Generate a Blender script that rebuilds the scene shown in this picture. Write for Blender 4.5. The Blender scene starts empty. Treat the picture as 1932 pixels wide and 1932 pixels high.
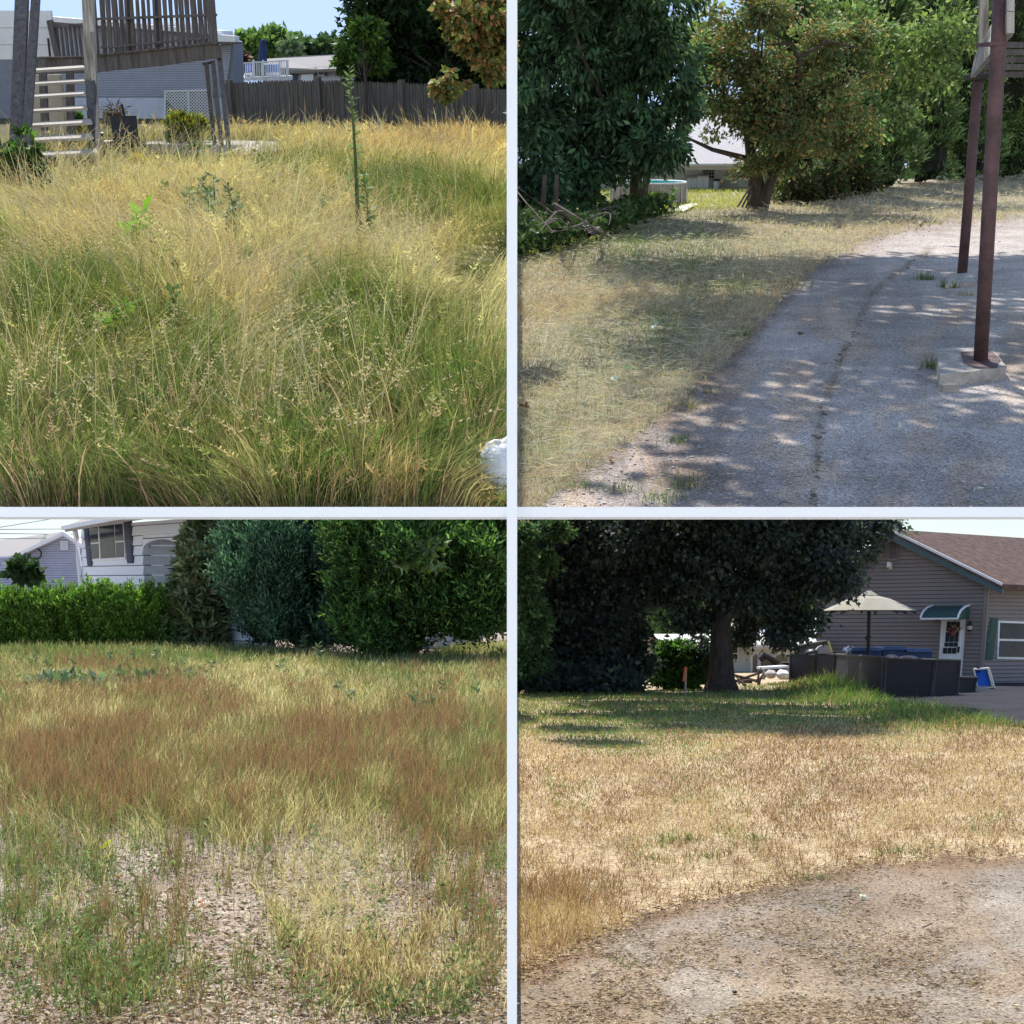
import bpy, bmesh, math, random
import numpy as np
from mathutils import Matrix, Vector
R = math.radians
rng = np.random.default_rng(7)
random.seed(7)
scene = bpy.context.scene
COL = scene.collection

# ------------------------------------------------------------------ camera
T = 0.36                      # tan of half the field of view
PITCH = R(-6)
HB = 1190.0                   # row (photo units 0..1932) of the true horizon
SB = 6.6                      # the two lower lots are larger than the upper terraces
EYE = 1.6
v_h = math.tan(-PITCH)        # height of the horizon above the optical axis
v_c = v_h + (HB - 966) / 966 * T
CAMP = Vector((0, 0, EYE * SB))
cam_d = bpy.data.cameras.new('camera'); cam = bpy.data.objects.new('camera', cam_d); COL.objects.link(cam)
cam.location = CAMP; cam.rotation_euler = (R(90) + PITCH, 0, 0)
cam_d.sensor_width = 36; cam_d.lens = 18 / T; cam_d.shift_y = v_c / (2 * T)
cam_d.clip_start = .1; cam_d.clip_end = 4000
scene.camera = cam
scene.render.resolution_x = scene.render.resolution_y = 1024

# ------------------------------------------------------------------ sky and sun
SUN_EL, SUN_AZ = R(60), R(-12)          # high, beyond the lots and a little to the left
w = bpy.data.worlds.new('World'); scene.world = w; w.use_nodes = True
nt = w.node_tree; nt.nodes.clear()
sky = nt.nodes.new('ShaderNodeTexSky'); sky.sky_type = 'NISHITA'; sky.sun_disc = False
sky.sun_elevation = SUN_EL; sky.sun_rotation = SUN_AZ; sky.air_density = 1.0; sky.dust_density = 1.0; sky.ozone_density = 1.9
bg = nt.nodes.new('ShaderNodeBackground'); bg.inputs[1].default_value = .15
wo = nt.nodes.new('ShaderNodeOutputWorld')
# the bright horizon is held back evenly over the whole sky by its luminance: c / (1 + 0.13 Y)
bw = nt.nodes.new('ShaderNodeRGBToBW'); vm = nt.nodes.new('ShaderNodeMath'); vm.operation = 'MULTIPLY_ADD'; vm.inputs[1].default_value = .13; vm.inputs[2].default_value = 1
vd = nt.nodes.new('ShaderNodeVectorMath'); vd.operation = 'DIVIDE'
nt.links.new(sky.outputs[0], bw.inputs[0]); nt.links.new(bw.outputs[0], vm.inputs[0]); nt.links.new(sky.outputs[0], vd.inputs[0]); nt.links.new(vm.outputs[0], vd.inputs[1])
nt.links.new(vd.outputs[0], bg.inputs[0]); nt.links.new(bg.outputs[0], wo.inputs[0])
sd = bpy.data.lights.new('sun', 'SUN'); sd.energy = 3.6; sd.angle = R(.53); sd.color = (1, .955, .88)
so = bpy.data.objects.new('sun', sd); COL.objects.link(so)
sdir = Vector((math.sin(SUN_AZ) * math.cos(SUN_EL), math.cos(SUN_AZ) * math.cos(SUN_EL), math.sin(SUN_EL)))
so.rotation_euler = sdir.to_track_quat('Z', 'Y').to_euler()
scene.view_settings.view_transform = 'Standard'; scene.view_settings.look = 'None'
scene.view_settings.exposure = 0.95; scene.view_settings.gamma = 1; scene.view_settings.use_curve_mapping = False
scene.render.engine = 'CYCLES'
scene.cycles.max_bounces = 6; scene.cycles.diffuse_bounces = 3; scene.cycles.transmission_bounces = 4; scene.cycles.transparent_max_bounces = 4

# ------------------------------------------------------------------ lots
def cray(px, py):
    d = Vector(((px - 966) / 966 * T, v_c + (966 - py) / 966 * T, -1))
    return Matrix.Rotation(R(90) + PITCH, 3, 'X') @ d
class Lot:
    """a level piece of ground of its own, tilted as one rigid block on the hillside"""
    def __init__(s, hor, scale, eye=EYE, flat=False):
        d = cray(966, hor); s.th = 0.0 if flat else math.atan2(d.z, d.y); s.s = scale; s.eye = eye
        s.M = Matrix.Translation(CAMP) @ Matrix.Scale(scale, 4) @ Matrix.Rotation(s.th, 4, 'X') @ Matrix.Translation((0, 0, -eye))
        s.Ri = Matrix.Rotation(-s.th, 3, 'X')
        # ray = Ri * Rc * (a,b,-1), as numpy rows
        m = s.Ri @ Matrix.Rotation(R(90) + PITCH, 3, 'X'); s.m = np.array(m)
    def ray(s, px, py): return s.Ri @ cray(px, py)
    def W(s, px, py, Y):
        d = s.ray(px, py); t = Y / d.y
        return Vector((d.x * t, Y, s.eye + d.z * t))
    def G(s, px, py, z=0.0):
        d = s.ray(px, py); t = (z - s.eye) / d.z
        return Vector((d.x * t, d.y * t, z))
    def Gn(s, px, py):
        a = np.stack([(px - 966) / 966 * T, v_c + (966 - py) / 966 * T, -np.ones_like(px)], 1) @ s.m.T
        t = -s.eye / a[:, 2]
        return np.stack([a[:, 0] * t, a[:, 1] * t, np.zeros_like(px)], 1)
    def px(s, n, Y): return n / 966 * T * Y          # n photo units at depth Y, in metres
TL = Lot(90, 1); TR = Lot(200, 1); BL = Lot(1095, SB); BR = Lot(HB, SB); FR = Lot(HB, 1, 0.0, True)

# ------------------------------------------------------------------ materials
MATS = {}
def mat(name, c, rough=.8, var=.15, scale=8, bump=.2, bscale=60, metal=0, c2=None, stretch=(1, 1, 1), spec=.3, obj=True):
    if name in MATS: return MATS[name]
    m = bpy.data.materials.new(name); m.use_nodes = True; n = m.node_tree.nodes; l = m.node_tree.links
    b = n['Principled BSDF']; b.inputs['Roughness'].default_value = rough; b.inputs['Metallic'].default_value = metal
    b.inputs['Specular IOR Level'].default_value = spec
    tc = n.new('ShaderNodeTexCoord'); mp = n.new('ShaderNodeMapping'); mp.inputs['Scale'].default_value = stretch
    l.new(tc.outputs['Object'], mp.inputs[0])
    t = n.new('ShaderNodeTexNoise'); t.inputs['Scale'].default_value = scale; t.inputs['Detail'].default_value = 6; t.inputs['Roughness'].default_value = .65
    l.new(mp.outputs[0], t.inputs[0])
    r = n.new('ShaderNodeValToRGB'); e = r.color_ramp.elements
    c = tuple(c); lo = tuple(x * (1 - var) for x in c) if c2 is None else tuple(c2); hi = tuple(min(1, x * (1 + var)) for x in c)
    e[0].position = .34; e[0].color = lo + (1,); e[1].position = .66; e[1].color = hi + (1,)
    l.new(t.outputs[0], r.inputs[0]); l.new(r.outputs[0], b.inputs['Base Color'])
    if bump:
        t2 = n.new('ShaderNodeTexNoise'); t2.inputs['Scale'].default_value = bscale; t2.inputs['Detail'].default_value = 4
        l.new(mp.outputs[0], t2.inputs[0]); bp = n.new('ShaderNodeBump'); bp.inputs['Strength'].default_value = bump; bp.inputs['Distance'].default_value = .02
        l.new(t2.outputs[0], bp.inputs['Height']); l.new(bp.outputs[0], b.inputs['Normal'])
    MATS[name] = m; return m
def leafmat(name, trans=.35, rough=.55, spec=.3):
    if name in MATS: return MATS[name]
    m = bpy.data.materials.new(name); m.use_nodes = True; n = m.node_tree.nodes; l = m.node_tree.links
    b = n['Principled BSDF']; b.inputs['Roughness'].default_value = rough; b.inputs['Specular IOR Level'].default_value = spec
    a = n.new('ShaderNodeAttribute'); a.attribute_name = 'Col'
    l.new(a.outputs[0], b.inputs['Base Color'])
    tr = n.new('ShaderNodeBsdfTranslucent')
    h = n.new('ShaderNodeMixRGB'); h.blend_type = 'MULTIPLY'; h.inputs[0].default_value = 1; h.inputs[2].default_value = (1.1, 1.18, .75, 1)
    l.new(a.outputs[0], h.inputs[1]); l.new(h.outputs[0], tr.inputs[0])
    mx = n.new('ShaderNodeMixShader'); mx.inputs[0].default_value = trans
    l.new(b.outputs[0], mx.inputs[1]); l.new(tr.outputs[0], mx.inputs[2]); l.new(mx.outputs[0], n['Material Output'].inputs[0])
    MATS[name] = m; return m
def ground_mat(name, cols, scale=.6, fine=40, bump=.5, speck=None, spec=.15, attr=False):
    """cols: list of colours blended by a broad noise and a fine noise, with optional pale specks"""
    m = bpy.data.materials.new(name); m.use_nodes = True; n = m.node_tree.nodes; l = m.node_tree.links
    b = n['Principled BSDF']; b.inputs['Roughness'].default_value = .95; b.inputs['Specular IOR Level'].default_value = spec
    tc = n.new('ShaderNodeTexCoord')
    a = n.new('ShaderNodeTexNoise'); a.inputs['Scale'].default_value = scale; a.inputs['Detail'].default_value = 8; a.inputs['Roughness'].default_value = .7
    f = n.new('ShaderNodeTexNoise'); f.inputs['Scale'].default_value = fine; f.inputs['Detail'].default_value = 8; f.inputs['Roughness'].default_value = .75
    for t in (a, f): l.new(tc.outputs['Object'], t.inputs[0])
    mm = n.new('ShaderNodeMath'); mm.operation = 'MULTIPLY_ADD'; mm.inputs[1].default_value = .55
    m3 = n.new('ShaderNodeMath'); m3.operation = 'MULTIPLY'; m3.inputs[1].default_value = .45
    l.new(f.outputs[0], m3.inputs[0]); l.new(a.outputs[0], mm.inputs[0]); l.new(m3.outputs[0], mm.inputs[2])
    r = n.new('ShaderNodeValToRGB'); e = r.color_ramp.elements
    while len(e) < len(cols): e.new(.5)
    for i, c in enumerate(cols): e[i].position = .38 + .24 * i / (len(cols) - 1); e[i].color = tuple(c) + (1,)
    l.new(mm.outputs[0], r.inputs[0]); out = r.outputs[0]
    if speck:
        v = n.new('ShaderNodeTexVoronoi'); v.inputs['Scale'].default_value = speck[1]; l.new(tc.outputs['Object'], v.inputs[0])
        rr = n.new('ShaderNodeValToRGB'); rr.color_ramp.elements[0].position = 0; rr.color_ramp.elements[1].position = 1
        l.new(v.outputs['Color'], rr.inputs[0])
        mx = n.new('ShaderNodeMixRGB'); mx.blend_type = 'OVERLAY'; mx.inputs[0].default_value = speck[0]
        l.new(out, mx.inputs[1]); l.new(rr.outputs[0], mx.inputs[2]); out = mx.outputs[0]
    if attr:
        at = n.new('ShaderNodeAttribute'); at.attribute_name = 'Col'; ma = n.new('ShaderNodeMixRGB'); ma.blend_type = 'MULTIPLY'; ma.inputs[0].default_value = 1; l.new(out, ma.inputs[1]); l.new(at.outputs[0], ma.inputs[2]); out = ma.outputs[0]
    l.new(out, b.inputs['Base Color'])
    bp = n.new('ShaderNodeBump'); bp.inputs['Strength'].default_value = bump; bp.inputs['Distance'].default_value = .03
    l.new(f.outputs[0], bp.inputs['Height']); l.new(bp.outputs[0], b.inputs['Normal'])
    MATS[name] = m; return m

# ------------------------------------------------------------------ mesh building
class MB:
    def __init__(s): s.v = []; s.f = []
    def add(s, vs, fs):
        o = len(s.v); s.v += [Vector(v) for v in vs]; s.f += [tuple(i + o for i in f) for f in fs]; return s
    def ext(s, front, back):                      # two matching polygons joined into a solid
        n = len(front); s.add(list(front) + list(back), [tuple(range(n)), tuple(range(2 * n - 1, n - 1, -1))] + [(i, i + n, (i + 1) % n + n, (i + 1) % n) for i in range(n)]); return s
    def box(s, c, d, rz=0, rx=0, ry=0):
        m = Matrix.Rotation(rz, 3, 'Z') @ Matrix.Rotation(rx, 3, 'X') @ Matrix.Rotation(ry, 3, 'Y')
        q = [Vector(c) + m @ Vector((x * d[0] / 2, y * d[1] / 2, z * d[2] / 2)) for z in (-1, 1) for x, y in ((-1, -1), (1, -1), (1, 1), (-1, 1))]
        return s.add(q, [(3, 2, 1, 0), (4, 5, 6, 7), (0, 1, 5, 4), (1, 2, 6, 5), (2, 3, 7, 6), (3, 0, 4, 7)])
    def ps(s, lot, pts, Y, th):                   # polygon given by sight lines, standing at depth Y, th thick
        f = [lot.W(x, y, Y) for x, y in pts]; return s.ext(f, [p + Vector((0, th, 0)) for p in f])
    def tube(s, pts, rad, n=8, caps=True):
        pts = [Vector(p) for p in pts]; rad = rad if hasattr(rad, '__len__') else [rad] * len(pts); vs = []; fs = []
        for i, p in enumerate(pts):
            a = pts[min(i + 1, len(pts) - 1)] - pts[max(i - 1, 0)]; a.normalize()
            u = a.cross(Vector((0, 1, 0)) if abs(a.y) < .9 else Vector((1, 0, 0))).normalized(); w_ = a.cross(u)
            for k in range(n): t = 2 * math.pi * k / n; vs.append(p + (u * math.cos(t) + w_ * math.sin(t)) * rad[i])
        for i in range(len(pts) - 1):
            for k in range(n): fs.append((i * n + k, i * n + (k + 1) % n, (i + 1) * n + (k + 1) % n, (i + 1) * n + k))
        if caps: fs += [tuple(range(n - 1, -1, -1)), tuple(range((len(pts) - 1) * n, len(pts) * n))]
        return s.add(vs, fs)
    def bar(s, lot, a, b, wpx, Y1, Y2=None, th=.05):   # bar between two sight points, wpx photo units wide
        Y2 = Y1 if Y2 is None else Y2
        dx, dy = b[0] - a[0], b[1] - a[1]; L = math.hypot(dx, dy); nx, ny = -dy / L * wpx / 2, dx / L * wpx / 2
        f = [lot.W(a[0] + nx, a[1] + ny, Y1), lot.W(b[0] + nx, b[1] + ny, Y2), lot.W(b[0] - nx, b[1] - ny, Y2), lot.W(a[0] - nx, a[1] - ny, Y1)]
        return s.ext(f, [p + Vector((0, th, 0)) for p in f])
    def blob(s, c, r, seed=0, n=10, m=7, amp=.15):
        vs = []; fs = []; rr = random.Random(seed); ph = [rr.random() * 6 for _ in range(6)]
        for j in range(1, m):
            for i in range(n):
                a = 2 * math.pi * i / n; b = math.pi * j / m
                k = 1 + amp * (math.sin(3 * a + ph[0]) * math.sin(2 * b + ph[1]) + .6 * math.sin(5 * a + ph[2] + 3 * b))
                vs.append((c[0] + r[0] * k * math.sin(b) * math.cos(a), c[1] + r[1] * k * math.sin(b) * math.sin(a), c[2] + r[2] * k * math.cos(b)))
        o = len(vs); vs += [(c[0], c[1], c[2] + r[2]), (c[0], c[1], c[2] - r[2])]
        for j in range(m - 2):
            for i in range(n): fs.append((j * n + i, (j + 1) * n + i, (j + 1) * n + (i + 1) % n, j * n + (i + 1) % n))
        for i in range(n): fs += [(o, i, (i + 1) % n), (o + 1, (m - 2) * n + (i + 1) % n, (m - 2) * n + i)]
        return s.add(vs, fs)

class Fac:
    """a vertical wall plane through two ground points of a lot; u runs A to B, n comes out towards the viewer"""
    def __init__(s, lot, A, B):
        s.lot = lot; s.A = Vector((A[0], A[1], 0)); d = Vector((B[0] - A[0], B[1] - A[1], 0)); s.L = d.length; s.u = d.normalized()
        s.n = Vector((s.u.y, -s.u.x, 0))
        if s.n.y > 0 and abs(s.n.y) > .02: s.n = -s.n
    def uz(s, px, py):
        d = s.lot.ray(px, py); o = Vector((0, 0, s.lot.eye)); t = (s.A - o).dot(s.n) / d.dot(s.n); p = o + d * t
        return ((p - s.A).dot(s.u), p.z)
    def p3(s, u, z, n=0): return s.A + s.u * u + Vector((0, 0, z)) + s.n * n
    def poly(s, mb, pts, n0, n1): return mb.ext([s.p3(u, z, n1) for u, z in pts], [s.p3(u, z, n0) for u, z in pts])
    def ppoly(s, mb, pix, n0, n1): return s.poly(mb, [s.uz(*p) for p in pix], n0, n1)
    def rect(s, mb, u0, u1, z0, z1, n0, n1): return s.poly(mb, [(u0, z0), (u1, z0), (u1, z1), (u0, z1)], n0, n1)

def clip(poly, axis, val, keep_gt):
    out = []
    for i in range(len(poly)):
        a, b = poly[i], poly[(i + 1) % len(poly)]; ia = (a[axis] >= val) == keep_gt; ib = (b[axis] >= val) == keep_gt
        if ia: out.append(a)
        if ia != ib and abs(b[axis] - a[axis]) > 1e-9:
            t = (val - a[axis]) / (b[axis] - a[axis]); out.append((a[0] + (b[0] - a[0]) * t, a[1] + (b[1] - a[1]) * t))
    return out
def strips(fac, outline, course, holes=(), z0=0.0, lap=.012, gap=0.0, zmax=99):
    """lapped siding boards cut to the outline, split round rectangular holes (u0,u1,z0,z1): list of MB"""
    res = []; zs = [p[1] for p in outline]; z = z0
    while z > min(zs): z -= course
    while z < min(max(zs), zmax):
        pc = clip(clip(outline, 1, z + gap, True), 1, z + course, False) if True else None
        segs = [pc] if len(pc) > 2 else []
        for (a, b, c, d) in holes:
            if d > z + course * .5 and c < z + course * .5:
                ns = []
                for q in segs:
                    l_ = clip(q, 0, a, False); r_ = clip(q, 0, b, True)
                    ns += [k for k in (l_, r_) if len(k) > 2]
                segs = ns
        for q in segs:
            if max(p[0] for p in q) - min(p[0] for p in q) < .02: continue
            mb = MB(); zb = z + gap
            fr = [fac.p3(u, zz, .004 + lap * (1 - (zz - zb) / course)) for u, zz in q]; bk = [fac.p3(u, zz, -.01) for u, zz in q]
            mb.ext(fr, bk); res.append(mb)
        z += course
    return res

BASE = {}
def props(o, label=None, cat=None, group=None, kind=None):
    if label: o['label'] = label
    if cat: o['category'] = cat
    if group: o['group'] = group
    if kind: o['kind'] = kind
    return o
def thing(name, label, cat, lot, base, group=None, rz=0):
    o = bpy.data.objects.new(name, None); COL.objects.link(o); o.empty_display_size = .2
    b = Vector(base); BASE[o.name] = b
    o.matrix_world = lot.M @ Matrix.Translation(b) @ Matrix.Rotation(rz, 4, 'Z')
    return props(o, label, cat, group)
def to_mesh(name, mb, m, off=None):
    me = bpy.data.meshes.new(name); off = off or Vector((0, 0, 0))
    if isinstance(mb, MB): me.from_pydata([tuple(v - off) for v in mb.v], [], mb.f)
    else: me = mb
    if m: me.materials.append(m)
    me.validate(); return me
def part(name, mb, m, parent, label=None, kind=None, smooth=False, raw=False):
    """raw: vertices already relative to the thing's base"""
    root = parent
    while root.parent: root = root.parent
    off = Vector((0, 0, 0)) if raw else BASE.get(root.name, Vector((0, 0, 0)))
    if isinstance(mb, MB): me = to_mesh(name, mb, m, off)
    else:
        me = mb; me.materials.append(m)
        if off.length: me.transform(Matrix.Translation(-off))
    if smooth: me.polygons.foreach_set('use_smooth', [True] * len(me.polygons))
    fixn(me)
    o = bpy.data.objects.new(name, me); COL.objects.link(o); o.parent = parent
    return props(o, label, None, None, kind)
def fixn(me):
    if len(me.polygons) > 3000: return
    b = bmesh.new(); b.from_mesh(me); bmesh.ops.recalc_face_normals(b, faces=b.faces); b.to_mesh(me); b.free()
def solo(name, mb, m, lot, label=None, cat=None, base=None, group=None, kind=None, smooth=False):
    base = Vector(base) if base is not None else Vector((0, 0, 0))
    if isinstance(mb, MB):
        me = to_mesh(name, mb, m, base); fixn(me)
    else:
        me = mb; me.materials.append(m)
        if base.length: me.transform(Matrix.Translation(-base))
    if smooth: me.polygons.foreach_set('use_smooth', [True] * len(me.polygons))
    o = bpy.data.objects.new(name, me); COL.objects.link(o); o.matrix_world = lot.M @ Matrix.Translation(base)
    return props(o, label, cat, group, kind)
def dup(root, lot, base, rz=0, scale=1, label=None):
    r = root.copy(); COL.objects.link(r); r.matrix_world = lot.M @ Matrix.Translation(base) @ Matrix.Rotation(rz, 4, 'Z') @ Matrix.Scale(scale, 4)
    if label: r['label'] = label
    for ch in list(root.children):
        c = ch.copy(); COL.objects.link(c); c.parent = r
        for g in list(ch.children):
            d = g.copy(); COL.objects.link(d); d.parent = c
    return r

def npmesh(name, V, quads=None, tris=None, col=None, smooth=False):
    me = bpy.data.meshes.new(name); V = np.asarray(V, np.float32).reshape(-1, 3)
    me.vertices.add(len(V)); me.vertices.foreach_set('co', V.ravel())
    q = np.zeros((0, 4), np.int32) if quads is None else np.asarray(quads, np.int32).reshape(-1, 4)
    t = np.zeros((0, 3), np.int32) if tris is None else np.asarray(tris, np.int32).reshape(-1, 3)
    me.loops.add(q.size + t.size); me.loops.foreach_set('vertex_index', np.concatenate([q.ravel(), t.ravel()]))
    me.polygons.add(len(q) + len(t))
    st = np.concatenate([np.arange(len(q)) * 4, q.size + np.arange(len(t)) * 3]).astype(np.int32)
    me.polygons.foreach_set('loop_start', st)
    if smooth: me.polygons.foreach_set('use_smooth', np.ones(len(q) + len(t), bool))
    me.update(calc_edges=True)
    if col is not None:
        a = me.color_attributes.new('Col', 'FLOAT_COLOR', 'POINT'); c = np.ones((len(V), 4), np.float32); c[:, :3] = col; a.data.foreach_set('color', c.ravel())
    return me

def vnoise(x, y, sc, seed=0):
    """smooth value noise 0..1"""
    g = np.random.default_rng(seed).random((64, 64)); x = np.asarray(x) / sc + 1000; y = np.asarray(y) / sc + 1000
    xi = np.floor(x).astype(int); yi = np.floor(y).astype(int); fx = x - xi; fy = y - yi; fx = fx * fx * (3 - 2 * fx); fy = fy * fy * (3 - 2 * fy)
    a = g[xi % 64, yi % 64]; b = g[(xi + 1) % 64, yi % 64]; c = g[xi % 64, (yi + 1) % 64]; d = g[(xi + 1) % 64, (yi + 1) % 64]
    return (a * (1 - fx) + b * fx) * (1 - fy) + (c * (1 - fx) + d * fx) * fy
def fbm(x, y, sc, seed=0): return (vnoise(x, y, sc, seed) * .5 + vnoise(x, y, sc / 2.1, seed + 1) * .3 + vnoise(x, y, sc / 4.3, seed + 2) * .2)

def unit(a): return a / np.maximum(np.linalg.norm(a, axis=1, keepdims=True), 1e-9)
def leaves(P, ax, L, Wd, col, fold=.25, lobes=False):
    """one folded leaf per row: base P, long axis ax, length L, width Wd"""
    n = len(P); ax = unit(ax); r = unit(rng.normal(size=(n, 3))); s = unit(np.cross(ax, r)); up = np.cross(s, ax)
    L = np.broadcast_to(L, n)[:, None]; Wd = np.broadcast_to(Wd, n)[:, None]
    if not lobes:
        V = np.stack([P, P + ax * L * .5 + s * Wd / 2 + up * Wd * fold, P + ax * L, P + ax * L * .5 - s * Wd / 2 + up * Wd * fold], 1)
        F = np.arange(n)[:, None] * 4 + np.array([[0, 1, 2, 3]]); k = 4
        return V.reshape(-1, 3), F, None, np.repeat(col, k, 0)
    V = np.stack([P, P + ax * L * .35 + s * Wd * .55 - up * Wd * .1, P + ax * L * .5 + s * Wd * .18, P + ax * L, P + ax * L * .5 - s * Wd * .18, P + ax * L * .35 - s * Wd * .55 - up * Wd * .1], 1)
    b = np.arange(n)[:, None] * 6; Tt = np.concatenate([b + np.array([[0, 1, 2]]), b + np.array([[0, 4, 5]])]); Q = b + np.array([[0, 2, 3, 4]])
    return V.reshape(-1, 3), Q, Tt, np.repeat(col, 6, 0)

def pal(n, cols, wts=None, jit=.18):
    cols = np.array(cols); i = rng.choice(len(cols), n, p=wts); c = cols[i] * (1 + rng.normal(0, jit, (n, 1))); return np.clip(c * (1 + rng.normal(0, .05, (n, 3))), .004, .9)

def crown(lot, blobs, nclus, per, L, Wd, cols, wts=None, spread=.5, shell=.35, droop=-.3, out=.6, lobes=False, xlim=None, zmin=None, jit=.18, cjit=.25, clcol=None, ymax=None):
    """leaf clumps through the volume of ellipsoid blobs ((px,py,Y,rx,ry[,rdepth]) in sight units)"""
    C = []; N = []; vol = np.array([b[3] * b[4] for b in blobs], float); cnt = rng.multinomial(nclus, vol / vol.sum())
    for b, k in zip(blobs, cnt):
        if not k: continue
        c = np.array(lot.W(b[0], b[1], b[2])); r = np.array([lot.px(b[3], b[2]), 0, lot.px(b[4], b[2])]); r[1] = lot.px(b[5], b[2]) if len(b) > 5 else r[0]
        d = unit(rng.normal(size=(k, 3))); q = (1 - shell) + shell * rng.random((k, 1)) ; q = np.where(rng.random((k, 1)) < .25, rng.random((k, 1)), q)
        C.append(c + d * r * q); N.append(d)
    C = np.concatenate(C); N = np.concatenate(N); sp = np.median([lot.px(b[3], b[2]) for b in blobs]) * spread
    n = len(C) * per; idx = np.repeat(np.arange(len(C)), per)
    cs = (.6 + .8 * rng.random((len(C), 1)))[idx] * sp
    off = rng.normal(size=(n, 3)) * np.array([1, 1, .62]) * cs * .45
    P = C[idx] + off; ax = N[idx] * out + unit(off) * .5 + rng.normal(size=(n, 3)) * .45 + np.array([0, 0, droop])
    cc = pal(n, cols, wts, jit) * (1 + cjit * rng.normal(size=(len(C), 1)))[idx].clip(.45, 1.7)
    m = np.ones(n, bool)
    if xlim is not None: m &= (P[:, 0] > xlim[0]) & (P[:, 0] < xlim[1])
    if zmin is not None: m &= P[:, 2] > zmin
    if ymax is not None: m &= P[:, 1] < ymax
    P, ax, cc = P[m], ax[m], cc[m]; n = len(P)
    s_ = .7 + .6 * rng.random(n)
    return leaves(P, ax, L * s_, Wd * s_, cc.clip(.003, .9), lobes=lobes), C
def cmesh(name, *sets):
    V = []; Q = []; Tt = []; K = []; o = 0
    for v, q, t, c in sets:
        V.append(v); K.append(c)
        if q is not None: Q.append(q + o)
        if t is not None: Tt.append(t + o)
        o += len(v)
    return npmesh(name, np.concatenate(V), np.concatenate(Q) if Q else None, np.concatenate(Tt) if Tt else None, np.concatenate(K))

def blades(P, H, Wd, lean, c0, c1, curl=1.0, heads=0.0, hcol=None, hs=1.0):
    """curved grass blades; lean is an (n,2) vector in units of height; heads = share of blades that carry a seed head"""
    n = len(P); H = np.broadcast_to(H, n); Wd = np.broadcast_to(Wd, n)
    a = rng.random(n) * np.pi; s = np.stack([np.cos(a), np.sin(a) * .5, np.zeros(n)], 1)
    ln = np.concatenate([lean, np.zeros((n, 1))], 1); mag = np.linalg.norm(lean, axis=1)
    V = []; K = []
    def at(t):
        z = H * t * (1 - .45 * np.clip(mag, 0, 1.4) * t); p = P.copy(); p[:, 2] += z; p += ln * (H * t ** (1 + .7 * curl))[:, None]; return p
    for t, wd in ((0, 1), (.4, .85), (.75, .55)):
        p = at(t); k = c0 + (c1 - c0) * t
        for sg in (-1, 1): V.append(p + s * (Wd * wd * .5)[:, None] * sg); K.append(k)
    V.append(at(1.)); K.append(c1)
    V = np.stack(V, 1); K = np.stack(K, 1); b = np.arange(n)[:, None] * 7
    Q = np.concatenate([b + np.array([[0, 1, 3, 2]]), b + np.array([[2, 3, 5, 4]])]); Tt = b + np.array([[4, 5, 6]])
    out = [(V.reshape(-1, 3), Q, Tt, K.reshape(-1, 3))]
    if heads > 0:
        i = np.where(rng.random(n) < heads)[0]
        if len(i):
            hc = c1[i] if hcol is None else pal(len(i), hcol)
            for t in np.linspace(.72, 1.0, 7):
                z = H[i] * t * (1 - .45 * np.clip(mag[i], 0, 1.4) * t); p = P[i].copy(); p[:, 2] += z; p += ln[i] * (H[i] * t ** (1 + .7 * curl))[:, None]
                for sg in (-1, 1):
                    d = np.stack([sg * (.5 + rng.random(len(i))), rng.normal(0, .5, len(i)), .5 + rng.random(len(i)) * .6], 1) + ln[i] * 1.2
                    Lh = (.022 + .012 * rng.random(len(i))) * hs * (1.5 - 1.1 * (t - .72) / .28)
                    out.append(leaves(p, d, Lh, Lh * .28 + Wd[i] * .4, hc))
    return out

def scatter(lot, n, x0, x1, y0, y1, dens=None, seed=0):
    """n random standing points seen inside the given part of the view; dens(px,py)->0..1 keeps or drops"""
    g = np.random.default_rng(seed + 100); px = g.uniform(x0, x1, n); py = g.uniform(y0, y1, n)
    if dens is not None: k = g.random(n) < dens(px, py); px, py = px[k], py[k]
    return px, py, lot.Gn(px, py)
def ell(px, py, cx, cy, rx, ry, soft=.5):
    d = np.sqrt(((px - cx) / rx) ** 2 + ((py - cy) / ry) ** 2); return np.clip((1 + soft - d) / (2 * soft), 0, 1)
def sm(x, a, b): t = np.clip((x - a) / (b - a), 0, 1); return t * t * (3 - 2 * t)
def poly_in(px, py, pts):
    ins = np.zeros(len(px), bool); n = len(pts)
    for i in range(n):
        x1, y1 = pts[i]; x2, y2 = pts[(i + 1) % n]
        c = ((y1 > py) != (y2 > py)) & (px < (x2 - x1) * (py - y1) / (y2 - y1 + 1e-9) + x1); ins ^= c
    return ins
def line_y(px, pts): return np.interp(px, [p[0] for p in pts], [p[1] for p in pts])
def mixc(a, b, t): return a + (b - a) * np.asarray(t)[:, None]
def gsheet(name, lot, m, xs, ys, amp=.02, zoff=0.0, seed=0, label=None, cat=None):
    X, Y = np.meshgrid(xs, ys); Z = zoff + amp * (fbm(X, Y, 1.2, seed) - .5) * 2; nx, ny = len(xs), len(ys)
    if callable(zoff): pass
    i = np.arange(nx * ny).reshape(ny, nx); F = np.stack([i[:-1, :-1], i[:-1, 1:], i[1:, 1:], i[1:, :-1]], -1).reshape(-1, 4)
    me = npmesh(name, np.stack([X, Y, Z], -1).reshape(-1, 3), F, smooth=True)
    return solo(name, me, m, lot, label, cat, kind='structure')
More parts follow.
